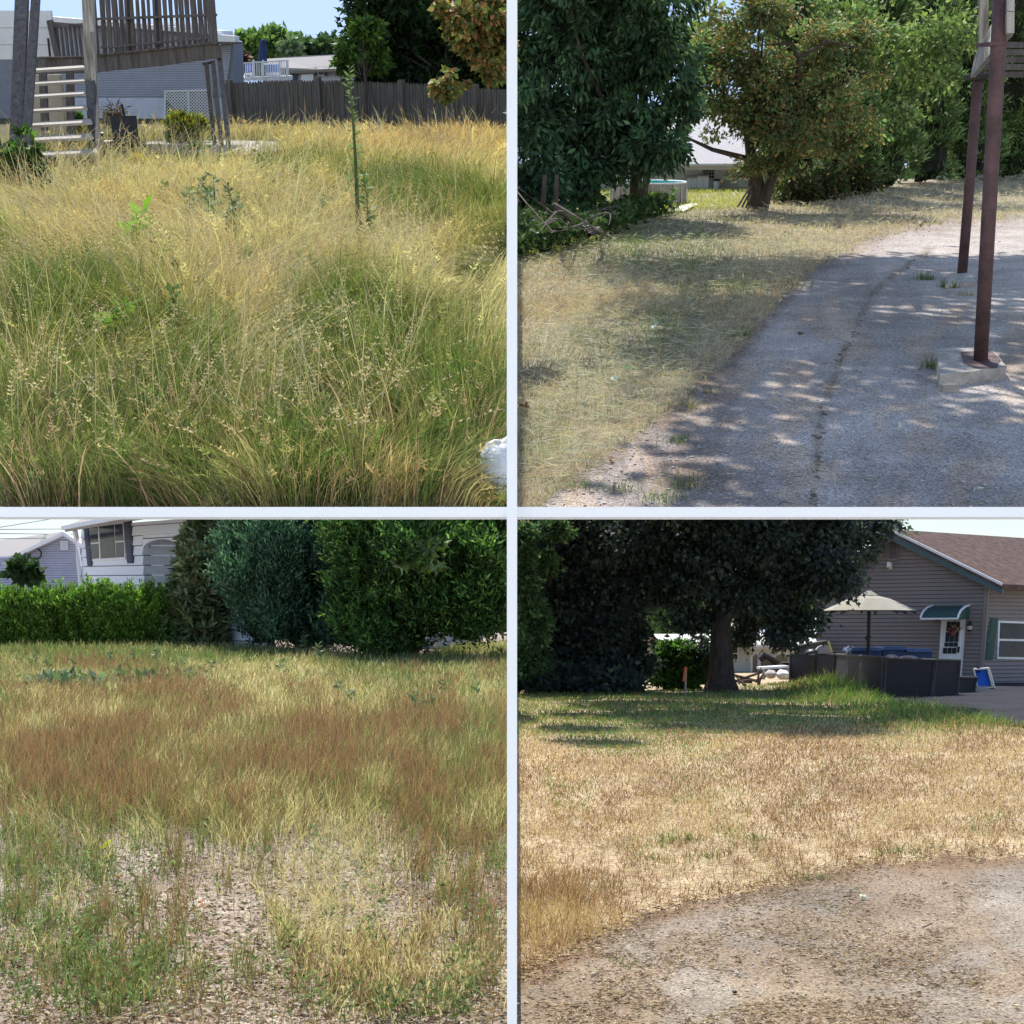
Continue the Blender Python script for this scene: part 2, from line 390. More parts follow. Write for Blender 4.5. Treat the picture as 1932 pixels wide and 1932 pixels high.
def gridpatch(name, lot, m, reg, step, inside, colf, z, label=None):
    """a ground sheet of small cells with a ragged outline and stains of its own colour"""
    gx = np.arange(reg[0], reg[1] + step, step); gy = np.arange(reg[2], reg[3] + step, step * .8); X, Y = np.meshgrid(gx, gy); nx = len(gx); ny = len(gy)
    px = X.ravel() + np.random.default_rng(3).uniform(-.3, .3, X.size) * step; py = Y.ravel(); P = lot.Gn(px, py); P[:, 2] = z; ins = inside(px, py); i = np.arange(nx * ny).reshape(ny, nx)
    F = np.stack([i[:-1, :-1], i[1:, :-1], i[1:, 1:], i[:-1, 1:]], -1).reshape(-1, 4); F = F[ins[F].sum(1) >= 3]
    u, inv = np.unique(F, return_inverse=True)
    return solo(name, npmesh(name, P[u], inv.reshape(-1, 4), None, colf(px, py)[u]), m, lot, label, kind='structure')
def patch(name, lot, m, pix, z=.006, sub=0, label=None, amp=0.0):
    mb = MB(); P = [lot.G(x, y, z) for x, y in (jag(pix) if amp else pix)]; mb.add(P, [tuple(range(len(P)))])
    return solo(name, mb, m, lot, label, kind='structure')
def jag(pts, amp=3, n=14, skip=None, seed=5):
    q = random.Random(seed); out = []
    for i in range(len(pts)):
        a, b = pts[i], pts[(i + 1) % len(pts)]; out.append(a)
        L_ = math.hypot(b[0] - a[0], b[1] - a[1]); k = max(2, int(L_ / n))
        if L_ < 500:
            for j in range(1, k): t = j / k; out.append((a[0] + (b[0] - a[0]) * t + q.uniform(-amp, amp), a[1] + (b[1] - a[1]) * t + q.uniform(-amp, amp) * .6))
    return out
def twig(mb, a, b, r, bend=.1, n=5):
    a, b = Vector(a), Vector(b); L = (b - a).length; o = Vector((random.uniform(-1, 1), random.uniform(-1, 1), random.uniform(-.5, 1))) * L * bend
    pts = [a.lerp(b, t / n) + o * math.sin(math.pi * t / n) for t in range(n + 1)]
    mb.tube(pts, [r * (1 - .75 * t / n) for t in range(n + 1)], 5, False)
def limbs(mb, start, C, k, r, zlo=-9):
    C = [Vector(c) for c in C if c[2] > zlo]; random.shuffle(C)
    for c in C[:k]: twig(mb, start.lerp(c, random.uniform(0, .25)), c, r, .12)
# ================================================================== shared materials
M_LEAF = leafmat('leaf_surface', .32, .62, .18); M_GRASS = leafmat('grass_blade', .42, .7, .15); M_DRY = leafmat('dry_blade', .25, .8, .1)
M_GLOSS = leafmat('glossy_leaf', .18, .35, .5)
M_WOOD = mat('weathered_deck_wood', (.14, .125, .12), .85, .35, 3, .5, 40, stretch=(6, 6, .6))
M_WOODL = mat('pale_tread_wood', (.42, .38, .32), .85, .3, 3, .4, 40, stretch=(.6, 6, 6))
M_WOODP = mat('silver_post_wood', (.45, .42, .38), .85, .4, 3, .6, 40, c2=(.2, .18, .16), stretch=(6, 6, .6))
M_FENCE = mat('grey_fence_wood', (.12, .11, .1), .9, .35, 3, .5, 50, stretch=(8, 8, .6))
M_WHITE = mat('white_paint', (.78, .79, .82), .6, .06, 4, .1, 60)
M_WHITEW = mat('white_vinyl', (.7, .72, .76), .5, .05, 4, .05, 60)
M_BLUESID = mat('grey_blue_siding', (.55, .58, .68), .7, .08, 3, .1, 30)
M_CONC = mat('concrete', (.42, .39, .35), .9, .2, 6, .6, 90)
M_CONCB = mat('painted_foundation', (.52, .56, .68), .85, .1, 3, .3, 40)
M_GAP = mat('siding_gap_shade', (.22, .24, .3), .9, .1)  # dark backing wall, paints shade into the gaps between siding boards
M_TAN = mat('tan_wall', (.48, .43, .34), .85, .12, 3, .3, 40)
M_BARK = mat('bark', (.075, .06, .05), .95, .45, 6, 1.0, 30, stretch=(3, 3, .5))
M_BARKG = mat('grey_bark', (.15, .12, .1), .95, .4, 6, 1.0, 30, stretch=(3, 3, .5))
M_CORE = mat('foliage_shade', (.022, .026, .016), 1, .4, 8, 0)  # near-black filler inside foliage, interior shade put into its colour
M_ROOFG = mat('grey_roof_shingles', (.33, .31, .3), .95, .2, 30, .4, 60)
M_NAVY = mat('navy_fabric', (.02, .035, .1), .8, .2, 8, .1)
M_BLACK = mat('black_plastic', (.02, .022, .025), .45, .2, 8, .1)
M_GLASS = mat('dark_window_glass', (.035, .045, .06), .15, .3, 1.2, 0, spec=.25)
M_SHUT = mat('slate_shutter', (.06, .07, .11), .6, .1, 5, .1)
M_RUST = mat('rusty_maroon_paint', (.125, .068, .072), .65, .3, 5, .4, 50, c2=(.075, .05, .045), metal=.1)
M_STEEL = mat('metal', (.5, .5, .52), .35, .1, 5, .05, metal=.8)
M_STRAW = mat('straw', (.5, .4, .22), .9, .2)

# ================================================================== pale ground around and behind the viewer, added to bounce fill light
m_far = ground_mat('bounce_ground', [(.46, .43, .38), (.6, .57, .51), (.7, .67, .61)], .02, .6, .2)
mbg = MB().add([(-900, -900, -.6), (900, -900, -.6), (900, 1500, -.6), (-900, 1500, -.6)], [(0, 1, 2, 3)])
g_ = solo('bounce_ground', mbg, m_far, FR, kind='structure'); g_.matrix_world = Matrix.Identity(4)

# ================================================================== white structure carrying the upper terraces
fp = lambda px, py, Y: FR.W(px, py, Y)
YB = 4.62
zt, zb = fp(966, 956.5, YB).z, fp(966, 975.5, YB).z
xb = FR.px(966, YB) * 1.06
mb = MB().box((0, YB + .05, (zt + zb) / 2), (2 * xb, .10, zt - zb))
t = thing('terrace_frame', 'white painted post and beam carrying the two upper lots and dividing the four yards', 'frame', FR, (0, YB, -CAMP.z))
M_FRM = mat('gloss_white_paint', (.95, .95, .95), .5, .02, 4, .03, 60)
part('beam', mb, M_FRM, t)
wp = FR.px(19, YB - .06)
part('post', MB().box((0, YB - .06 + .03, (fp(966, -10, YB).z - CAMP.z) / 2), (wp, .06, fp(966, -10, YB).z + CAMP.z)), M_FRM, t)
# ================================================================== UPPER LEFT: overgrown back yard
L0 = TL.G(300, 967).y
m_soilg = ground_mat('grassy_soil', [(.05, .045, .025), (.1, .09, .04), (.2, .16, .08)], 1.2, 30)
gsheet('ground', TL, m_soilg, np.linspace(-20, -.002, 70), np.concatenate([np.linspace(L0, 12, 50), np.linspace(12.4, 47, 46)]), .02, -.02, 1, 'overgrown yard soil under tall grass')
L = TL
FENY = L.G(700, 235).y; NBY = 33.0
# neighbour's long siding house ------------------------------------------------
nb = thing('neighbour_house', 'long pale grey blue sided house behind the wooden deck, with a lattice skirt', 'house', L, L.G(270, 222))
Yn = L.G(270, 222).y
mb = MB(); mb.ps(L, [(-40, 240), (442, 222), (438, 78), (404, 66), (-40, 30)], Yn + .1, 1.6); part('wall', mb, M_GAP, nb)
mb = MB()
for k in range(46):
    y0 = 182 - k * 3.4; xr = 425 + (182 - y0) * .12
    y1 = y0 - 2.7
    if y1 < 40: break
    xr2 = xr if y0 > 75 else 404
    f = [L.W(100, y0, Yn), L.W(xr2, y0, Yn), L.W(xr2, y1, Yn + .05), L.W(100, y1, Yn + .05)]
    mb.ext(f, [p + Vector((0, .045, 0)) for p in f])
part('siding', mb, M_BLUESID, nb, kind='stuff')
mb = MB().ps(L, [(130, 226), (425, 226), (425, 184), (130, 184)], Yn - .01, .09); part('foundation', mb, M_CONCB, nb)
mb = MB().ps(L, [(400, 64), (444, 68), (444, 83), (400, 80)], Yn - .35, .6); part('eave_end', mb, M_WHITE, nb)
mb = MB().ps(L, [(-40, 20), (410, 57), (410, 66), (-40, 30)], Yn - .35, 2.2); part('roof_edge', mb, M_WHITE, nb)
lat = MB()
for i in range(26):
    for sgn in (1, -1):
        x = 300 + i * 6
        xa, xb_ = (x, x + 54) if sgn > 0 else (x, x - 54)
        # clip to the skirt outline
        seg = []
        for k in range(19):
            q = (xa + (xb_ - xa) * k / 18, 172 + 54 * k / 18)
            if 311 < q[0] < 400: seg.append(q)
        if len(seg) > 1: lat.bar(L, seg[0], seg[-1], 1.7, Yn - .12 - (.02 if sgn > 0 else 0), None, .02)
sk = part('lattice_skirt', lat, M_WHITEW, nb)
mb = MB(); [mb.bar(L, a, b, 3, Yn - .16, None, .03) for a, b in (((311, 172), (311, 226)), ((355, 172), (357, 226)), ((398, 170), (403, 226)), ((309, 172), (400, 170)))]
part('lattice_frame', mb, M_WHITEW, nb)
mb = MB().ps(L, [(312, 173), (399, 172), (402, 225), (312, 225)], Yn - .03, .02); part('crawl_space_shade', mb, M_BLACK, nb)  # flat black sheet painted as the shade behind the lattice
# wooden deck -------------------------------------------------------------------
Ys, Yd = 25.6, 27.6
dk = thing('wooden_deck', 'weathered grey raised deck with open stairs at the far left', 'deck', L, L.G(112, 322))
mb = MB().ps(L, [(57, 141), (112, 141), (125, 262), (50, 266)], Yd + 2.2, .2)
hs = thing('house_corner', 'tan basement wall and white upper siding behind the deck stairs', 'house', L, L.G(60, 290)); part('basement_wall', mb, M_TAN, hs)
for a, b in ((20, 52), (53, 84), (85, 112)): part('siding_board', MB().ps(L, [(-30, b), (64 + (b - 39) * .11, b), (103 + (b - 110) * .06, b), (97 + (a - 39) * .08, a), (-30, a)], Yd + 2.1 + a * .0004, .1), M_WHITE, hs)
part('downspout', MB().bar(L, (90, 72), (94, 108), 3, Yd + 2.0), M_BLACK, hs)
part('rim_joist', MB().ps(L, [(62, 110), (186, 107), (186, 137), (62, 140)], Yd, .08), M_WOOD, dk)
part('beam', MB().ps(L, [(183, 106), (409, 82), (415, 84), (416, 109), (300, 125), (183, 136)], Yd - .02, .14), M_WOOD, dk)
for i in range(14):
    x0 = 186 + i * 16.2; yy = 103.5 - i * 1.7
    part('deck_board', MB().ps(L, [(x0, yy + 2), (x0 + 14.5, yy + .5), (x0 + 14.5, yy - 3), (x0, yy - 1.5)], Yd - .08, 2.4), M_WOOD, dk)
for i in range(6):
    x0 = 66 + i * 19.8; part('deck_board', MB().ps(L, [(x0, 109.6 - .3 * i), (x0 + 18.3, 109.4 - .3 * i), (x0 + 18.3, 106.8 - .3 * i), (x0, 107 - .3 * i)], Yd - .08, 2.4), M_WOOD, dk)
for i in range(7):
    x = 106 + i * 8.4; part('baluster', MB().bar(L, (x + 6, 108), (x - 1, 47), 3.9, Yd + 1.9, None, .06), M_WOOD, dk)
part('rail', MB().bar(L, (98, 50), (170, 45), 5, Yd + 1.85, None, .1), M_WOOD, dk)
part('post', MB().bar(L, (108, 110), (92, 38), 10, Yd + 1.8, None, .12), M_WOOD, dk)
def lx(x, y): return x + (100 - y) * -.07
for i in range(20):
    x = 196 + i * 10.6; yb = 104 - (x - 190) * .098
    part('baluster', MB().bar(L, (x + 3.2, yb + 3), (x - 2.5, -8), 4.9, Yd + .05, None, .05), M_WOOD, dk)
for i in range(22):
    x = 192 + i * 9.9 + (i % 3) * 1.2; yb = 100 - (x - 190) * .098
    part('baluster', MB().bar(L, (x + 4, yb + 2), (x - 4, -8), 3.4, Yd + 2.3, None, .05), M_WOOD, dk)
part('bottom_rail', MB().bar(L, (190, 90), (404, 70), 4, Yd - .02, None, .05), M_WOOD, dk)
part('top_rail', MB().bar(L, (180, 36), (408, 28), 5, Yd - .03, None, .1), M_WOOD, dk)
for a, b, wd in (((176, 106), (168, -8), 18), ((403, 84), (396, -8), 13), ((300, 97), (293, -8), 12), ((248, 100), (240, -8), 11)):
    part('post', MB().bar(L, a, b, wd, Yd - .06 if wd > 12.5 else Yd + .1, None, .12), M_WOOD, dk)
for (a, b, wd) in (((404, 276), (388, 118), 6), ((418, 283), (400, 114), 6.5), ((432, 290), (413, 106), 7.5)):
    part('leg', MB().bar(L, a, b, wd, L.G(a[0], a[1] + 2).y, Yd + .1, .11), M_WOOD, dk)
part('brace', MB().bar(L, (382, 121), (400, 118), 5, Yd + .3, None, .1), M_WOOD, dk)
tr = [(62, 160, 129.5, 4), (60, 160, 155, 4.5), (59, 162, 179, 5), (57, 165, 206, 5.5), (60, 174, 233, 6.5), (64, 176, 261, 7.5), (68, 184, 290, 7.5), (96, 200, 321, 6)]
for i, (xa, xb_, y, th) in enumerate(tr):
    Yt = Ys - i * .4
    f = [L.W(xa, y + 3.5, Yt), L.W(xb_, y - 2.5, Yt)]
    u = [L.W(xa + 3, y + 3.5 - th, Yt + .32), L.W(xb_ - 3, y - 2.5 - th, Yt + .32)]
    dn = Vector((0, 0, -.035)); q = [f[0], f[1], u[1], u[0]]
    part('tread', MB().ext(q, [p + dn for p in q]), M_WOODL, dk)
for a, b, wd in (((46, 300), (66, -8), 15), ((84, 246), (78, 112), 13), ((133, 258), (130, 112), 13)):
    part('stringer' if wd == 13 else 'stair_post', MB().bar(L, a, b, wd, Ys + (.4 if wd == 13 else -2.8), Ys + (.6 if wd == 13 else -.4), .1), M_WOOD, dk)
part('stair_post', MB().bar(L, (28, 300), (40, -8), 24, Ys - 2.5, Ys - .5, .1), M_WOOD, dk)
part('handrail_post', MB().bar(L, (170, 152), (164, -10), 20, Ys - .3, None, .14), M_WOODP, dk, label='sun bleached pale stair post')
part('handrail_post', MB().bar(L, (180, 222), (172, 60), 9, Ys - .42, None, .1), M_WOODP, dk)
part('stair_post', MB().bar(L, (176, 290), (168, 152), 15, Ys - 1.6, Ys - .6, .12), M_WOOD, dk)
part('stair_stringer', MB().bar(L, (188, 306), (174, 140), 9, Ys - 2.2, Ys - .2, .06), M_WOOD, dk)
# patio slab, chair, barrel, hose ---------------------------------------------------
patch('patio', L, M_CONC, [(250, 291), (300, 289), (470, 291), (552, 281), (520, 267), (400, 264), (262, 268)], .05, label='pale concrete patio strip beside the deck legs')
c = L.G(222, 306); s = L.px(1, c.y)
ch = thing('garden_chair', 'black lawn chair toppled in the weeds right of the stairs', 'chair', L, c)
V_ = Vector
def o_(x, y, z): return c + V_((x * s, y * s, z * s))
part('seat', MB().box(o_(0, 0, 30), (44 * s, 40 * s, 8 * s), .3), M_BLACK, ch)
part('backrest', MB().box(o_(14, 20, 50), (44 * s, 6 * s, 44 * s), .3, -.25), M_BLACK, ch)
for dx, dy in ((-18, -14), (18, -12), (-14, 18), (22, 18)): part('leg', MB().tube([o_(dx, dy, 30), o_(dx * 1.1, dy * 1.1, -2)], 3.2 * s, 6), M_BLACK, ch)
for dx in (-22, 24): part('armrest', MB().box(o_(dx, 4, 44), (5 * s, 36 * s, 5 * s), .3), M_BLACK, ch)
c = L.G(244, 292)
(v, q, t3, k), _ = crown(L, [(240, 285, c.y - .3, 22, 18)], 60, 22, .12, .03, [(.05, .055, .03), (.12, .1, .05)], spread=.7)
solo('dead_weed_heap', npmesh('dead_weed_heap', v, q, t3, k), M_DRY, L, 'dark heap of withered weeds beside the toppled chair', 'weeds', kind='stuff')
c = L.G(214, 238); s = L.px(1, c.y)
br = thing('barrel_planter', 'brown half barrel of dead stems in front of the neighbour house wall', 'planter', L, c)
pts = [(c + V_((0, 0, z * s))) for z in (0, 8, 16, 22)]; part('barrel', MB().tube(pts, [13 * s, 16 * s, 16 * s, 14.5 * s], 12), M_BARKG, br)
for dz in (6, 17): part('hoop', MB().tube([c + V_((0, 0, dz * s)), c + V_((0, 0, (dz + 2) * s))], 16.6 * s, 12), M_BLACK, br)
(v, q, t3, k), _ = crown(L, [(214, 212, c.y, 15, 10)], 20, 16, .18, .02, [(.14, .1, .05), (.07, .05, .03)], spread=.6, droop=-.6); part('dead_stems', npmesh('dead_stems', v, q, t3, k), M_DRY, br)
solo('garden_tool', MB().bar(L, (229, 196), (238, 232), 3, c.y - .2, c.y - .1, .04), M_BLACK, L, 'dark handle leaning on the wall above the barrel', 'tool')
# picket fence ---------------------------------------------------------------
fa = L.G(424, 228); fb = L.G(972, 246); ff = Fac(L, fa, (min(fb.x, -.01), fb.y))
fe = thing('picket_fence', 'long weathered grey stockade fence closing the back of the yard', 'fence', L, fa)
top = [(424, 158), (470, 153), (560, 151), (650, 152), (800, 158), (972, 170)]; xx = 424
n_p = 0
while xx < 964:
    wd = 4.7; yt = float(line_y([xx], top)[0]) + random.uniform(-.8, .8)
    a = ff.uz(xx, yt); b = ff.uz(xx + wd, yt); u0, u1, z = a[0], b[0], a[1]; mb = MB(); j = random.uniform(0, .02)
    ff.poly(mb, [(u0, -.05), (u1, -.05), (u1, z - .06), (u0 + (u1 - u0) * .65, z), (u0 + (u1 - u0) * .35, z), (u0, z - .06)], j, j + .025)
    part('picket', mb, M_FENCE, fe); xx += 5.15; n_p += 1
for zz in (.3, .7): part('rail', ff.rect(MB(), 0, ff.L, zz, zz + .08, -.06, -.001), M_FENCE, fe)
for xq in (436, 603, 760, 900):
    yt = float(line_y([xq], top)[0]) - 6; a = ff.uz(xq, yt); part('fence_post', ff.rect(MB(), a[0] - .07, a[0] + .07, -.05, a[1], .026, .12), M_FENCE, fe)
# far house, white deck, navy umbrella, far trees ------------------------------------------
Yf = 46.0
fh = thing('far_house', 'grey sided far house with a long brown roof showing over the fence', 'house', L, L.W(600, 210, Yf))
part('wall', MB().ps(L, [(500, 210), (690, 210), (690, 122), (545, 128), (500, 122)], Yf + .1, .3), M_BLUESID, fh)
f = [L.W(496, 121, Yf - .2), L.W(545, 133, Yf - .2), L.W(700, 127, Yf - .2), L.W(700, 100, Yf + 1.5), L.W(575, 105, Yf + 1.5), L.W(500, 111, Yf + 1.5)]
part('roof', MB().ext(f, [p + V_((0, .05, -.08)) for p in f]), M_ROOFG, fh)
for x in (605, 647):
    wn = part('window', MB().ps(L, [(x - 6, 128), (x + 6, 127.5), (x + 6, 142), (x - 6, 142)], Yf - .02, .1), M_WHITE, fh)
    part('pane', MB().ps(L, [(x - 4, 130), (x + 4, 129.5), (x + 4, 134.5), (x - 4, 134.5)], Yf - .04, .02), M_GLASS, wn); part('pane', MB().ps(L, [(x - 4, 136), (x + 4, 136), (x + 4, 140.5), (x - 4, 140.5)], Yf - .04, .02), M_GLASS, wn)
    for dx in (-9.5, 9.5): part('shutter', MB().ps(L, [(x + dx - 2.3, 127.5), (x + dx + 2.3, 127.5), (x + dx + 2.3, 143), (x + dx - 2.3, 143)], Yf - .05, .12), M_SHUT, fh)
for x in (550.5, 557.5): part('shutter', MB().ps(L, [(x - 2.5, 132), (x + 2.5, 132), (x + 2.5, 152), (x - 2.5, 152)], Yf - .05, .12), M_SHUT, fh)
part('garage_door', MB().ps(L, [(568, 141), (591, 139), (591, 172), (568, 172)], Yf - .05, .12), M_WHITE, fh)
Yw = 44.0
wd_ = thing('white_deck', 'white railed deck beyond the fence left of the far house', 'deck', L, L.W(495, 215, Yw))
part('deck_floor', MB().ps(L, [(440, 147), (546, 143), (546, 151), (440, 153)], Yw, .7), M_WHITE, wd_)
part('top_rail', MB().bar(L, (440, 120), (544, 114), 2.6, Yw - .03), M_WHITE, wd_)
for x in (455, 478, 496, 527, 542): part('post', MB().bar(L, (x + .6, 149), (x, 113), 3.6, Yw - .05), M_WHITE, wd_)
for i in range(24): part('baluster', MB().bar(L, (441.5 + i * 4.3, 148), (441 + i * 4.3, 120 - i * .2), 1.5, Yw), M_WHITE, wd_)
for x in (452, 520): part('support_post', MB().bar(L, (x, 215), (x, 150), 4, Yw + .1), M_WHITE, wd_)
ft = thing('deck_chairs', 'white chairs with blue cushions behind the white railing', 'chair', L, L.W(510, 148, Yw + .3))
for x in (468, 508, 520): part('cushion', MB().ps(L, [(x - 5, 122), (x + 5, 121), (x + 5, 135), (x - 5, 136)], Yw + .3, .08), mat('blue_cushion', (.12, .2, .5), .8), ft); part('seat', MB().ps(L, [(x - 7, 138), (x + 7, 137), (x + 7, 141), (x - 7, 142)], Yw + .2, .3), M_WHITE, ft); part('leg', MB().bar(L, (x - 5, 149), (x - 5, 141), 1.3, Yw + .2), M_WHITE, ft); part('leg', MB().bar(L, (x + 5, 149), (x + 5, 141), 1.3, Yw + .2), M_WHITE, ft)
um = thing('closed_umbrella', 'closed navy patio umbrella standing on the white deck', 'umbrella', L, L.W(494, 148, Yw + .5))
bs = [L.W(495 + .05 * (118 - y), y, Yw + .5) for y in (146, 122, 118, 108, 100, 92, 84, 78, 74)]
part('canopy', MB().tube(bs[2:], [L.px(r, Yw) for r in (8.5, 7.5, 7, 6.6, 6, 5.4, 2.5)], 10), M_NAVY, um, smooth=True); part('pole', MB().tube([bs[0], bs[2]], L.px(1.3, Yw), 6), M_STEEL, um)
def ftree(name, label, blobs, n, per, cols, lot, base, leaf=.12, group=None, trunk=True, m=None, trunk_r=None, **kw):
    t = thing(name, label, 'tree', lot, base, group)
    (v, q, t3, k), C = crown(lot, blobs, n, per, leaf, leaf * kw.pop('ratio', .6), cols, **kw)
    part('crown', npmesh('crown', v, q, t3, k), m or M_LEAF, t)
    if trunk:
        top_ = Vector(C.mean(0)); b = Vector(base); r = trunk_r or max(.04, (top_ - b).length * .03); mb = MB(); mb.tube([b, b.lerp(top_, .5) + V_((.03, 0, 0)), top_], [r, r * .7, r * .4], 7); limbs(mb, b.lerp(top_, .6), C, 10, r * .4); part('trunk', mb, M_BARK, t)
    return t
G1 = [(.13, .22, .06), (.18, .28, .08), (.09, .16, .05)]
ftree('far_tree', 'rounded bright green tree above the far white deck', [(500, 96, 50, 42, 26), (470, 100, 50, 28, 20), (530, 88, 50, 22, 22)], 170, 26, G1, L, L.W(500, 215, 50), .26, cjit=.2)
ftree('far_tree', 'darker low tree line above the far house roof, left clump', [(590, 100, 50, 30, 11)], 60, 22, [(.06, .11, .05), (.09, .15, .06)], L, L.W(590, 215, 50), .25)
ftree('far_tree', 'darker low tree line above the far house roof, right clump', [(622, 95, 50, 26, 14)], 60, 22, [(.06, .11, .05), (.09, .15, .06)], L, L.W(622, 215, 50), .25)
ftree('far_tree', 'pale slender tree beside the bright green far tree', [(548, 92, 49, 14, 16)], 26, 16, [(.15, .22, .12)], L, L.W(548, 215, 49), .2)
ftree('red_leaved_shrub', 'rusty red leaved shrub left of the white deck', [(450, 114, 46, 14, 7)], 24, 18, [(.16, .07, .05), (.1, .06, .04)], L, L.W(450, 215, 46), .2)
# big dark trees behind the fence
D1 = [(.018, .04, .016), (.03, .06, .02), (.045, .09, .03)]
XL = (-99, -.004)
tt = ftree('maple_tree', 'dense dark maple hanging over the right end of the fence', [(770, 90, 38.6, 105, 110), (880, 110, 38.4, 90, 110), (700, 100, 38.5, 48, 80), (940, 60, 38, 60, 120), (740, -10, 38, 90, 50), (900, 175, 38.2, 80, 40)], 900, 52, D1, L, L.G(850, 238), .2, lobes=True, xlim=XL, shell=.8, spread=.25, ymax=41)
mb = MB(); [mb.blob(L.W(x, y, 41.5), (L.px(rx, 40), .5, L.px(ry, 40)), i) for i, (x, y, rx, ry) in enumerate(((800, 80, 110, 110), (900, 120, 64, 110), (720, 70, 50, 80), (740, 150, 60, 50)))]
part('dark_core', mb, M_CORE, tt)  # solid dark blobs standing in for the shaded crown interior
ftree('lit_maple_boughs', 'sunlit bright green maple boughs at the left edge of the dark maple', [(668, 96, 36.4, 24, 26), (650, 120, 36.3, 16, 14), (690, 60, 36.4, 26, 20), (712, 110, 36.4, 16, 30)], 90, 30, [(.1, .19, .04), (.15, .26, .05), (.05, .1, .03)], L, L.G(690, 240), .16, lobes=True, spread=.4)  # brighter leaf colours paint the sunlit edge of the dark maple
ftree('autumn_tree', 'olive and orange leaved branch drooping in from the upper right', [(905, 50, 12, 55, 42), (935, 95, 12, 32, 38), (885, 25, 12, 60, 25), (852, 150, 11.8, 26, 16), (835, 168, 11.7, 14, 12), (868, 130, 11.9, 16, 12), (920, 128, 11.9, 22, 22)], 190, 34, [(.16, .2, .05), (.3, .26, .08), (.38, .2, .09), (.12, .16, .05)], L, L.G(948, 330), .06, xlim=XL, droop=-.6, spread=.3, trunk=False, jit=.3)
# left edge leafy shrub, goldenrod, small bush
def bush(name, label, lot, px, py, blobs, n, per, leaf, cols, cat='plant', group=None, m=None, stems=6, **kw):
    b = lot.G(px, py); t = thing(name, label, cat, lot, b, group)
    (v, q, t3, k), C = crown(lot, [(x, y, b.y + dz, *r) for x, y, dz, r in blobs], n, per, leaf, leaf * kw.pop('ratio', .5), cols, zmin=0.01, **kw)
    part('foliage', npmesh('foliage', v, q, t3, k), m or M_LEAF, t)
    if stems:
        mb = MB(); Cs = list(C); random.shuffle(Cs)
        for c_ in Cs[:stems]: twig(mb, b + V_((random.uniform(-.03, .03), 0, 0)), Vector(c_), .012 + .004 * leaf * 10)
        part('stem', mb, M_BARK, t)
    return t
bush('bramble_bush', 'dark leafy bramble at the left edge below the stair post', L, 48, 365, [(46, 300, 0, (26, 50)), (60, 330, -.1, (22, 22)), (20, 320, 0, (30, 50))], 60, 22, .09, [(.06, .12, .03), (.1, .2, .04), (.03, .06, .02)], ratio=.7)
bush('goldenrod', 'yellow flowering weed clump behind the patio', L, 350, 272, [(350, 246, 0, (40, 20)), (340, 232, 0, (20, 12)), (372, 238, 0, (16, 10))], 70, 26, .12, [(.3, .27, .03), (.18, .22, .04), (.1, .16, .04)], ratio=.25, m=M_GRASS, droop=.8)
bush('round_shrub', 'small round green shrub seen between the stair posts', L, 148, 262, [(145, 240, 0, (14, 20))], 30, 20, .12, [(.1, .2, .04), (.06, .12, .03)])
bush('ragwort', 'low plant with bright yellow flower heads in front of the patio', L, 264, 335, [(263, 300, 0, (10, 7))], 10, 14, .06, [(.6, .45, .03)], stems=4)
bush('ragwort', 'bright lime green weed growing on the patio edge', L, 374, 288, [(374, 280, 0, (12, 7))], 10, 16, .09, [(.2, .35, .05)], stems=4)
# tall weeds in the yard ------------------------------------------------------------
def weed(name, label, lot, px, py, top_py, npair, leaf, cols, flop=.0, wide=.35, cat='plant', group=None, lean=0, bias=.25, m=None):
    b = lot.G(px, py); tp = lot.W(px + lean, top_py, b.y); H = (tp - b).length
    t = thing(name, label, cat, lot, b, group); mb = MB(); bend = V_((rng.normal(0, .05) * H, 0, 0)); mb.tube([b, b.lerp(tp, .25) + bend * .75, b.lerp(tp, .5) + bend, b.lerp(tp, .75) + bend * .75, tp], [H * .012 + .003, H * .011 + .003, H * .009 + .002, H * .006 + .002, .002], 5, False); part('stem', mb, mat('green_stem', (.1, .14, .05), .8), t)
    n = npair * 2; tt_ = np.clip(np.linspace(.12, 1, n) ** .8 + rng.normal(0, .03, n), .05, 1); ang = np.arange(n) * 2.4 + rng.random(n); P = np.array(b)[None] + (np.array(tp) - np.array(b))[None] * tt_[:, None] + np.array(bend)[None] * np.sin(np.pi * tt_)[:, None]
    ax = np.stack([np.cos(ang), np.sin(ang), bias + .5 * tt_ ** 3 + rng.normal(0, .35, n)], 1); s_ = leaf * (1 - .45 * tt_) * rng.uniform(.35, 1.25, n)
    v, q, t3, k = leaves(P, ax, s_, s_ * wide, pal(n, cols, jit=.12), fold=.15); part('leaves', npmesh('leaves', v, q, t3, k), m or M_LEAF, t)
    return t
BG = [(.22, .46, .06), (.28, .5, .08)]; DG = [(.1, .15, .07), (.14, .19, .1)]
weed('pokeweed', 'bright lime green leafy sapling in the left grass, the taller upper one', L, 268, 505, 398, 20, .27, BG)
weed('pokeweed', 'bright lime green leafy sapling low in the left grass, below the taller one', L, 236, 660, 570, 18, .22, BG)
weed('lettuce_weed', 'tall pale grey green weed with a drooping leafy top, left of the mullein', L, 428, 500, 345, 40, .12, DG)
weed('lettuce_weed', 'grey green weed beside the drooping topped weed, slightly shorter', L, 385, 430, 335, 30, .1, DG)
weed('thistle_weed', 'very tall thin spiky weed rising above the fence line', L, 676, 470, 128, 84, .125, [(.2, .28, .13), (.27, .35, .18)], wide=.24, lean=-18)
weed('thistle_weed', 'leafy green weed at the foot of the very tall spiky weed', L, 690, 480, 330, 34, .12, [(.13, .21, .07)], lean=-4)
weed('dock_weed', 'small dark weed with a few leaves near the left edge grass', L, 140, 385, 345, 6, .12, DG)
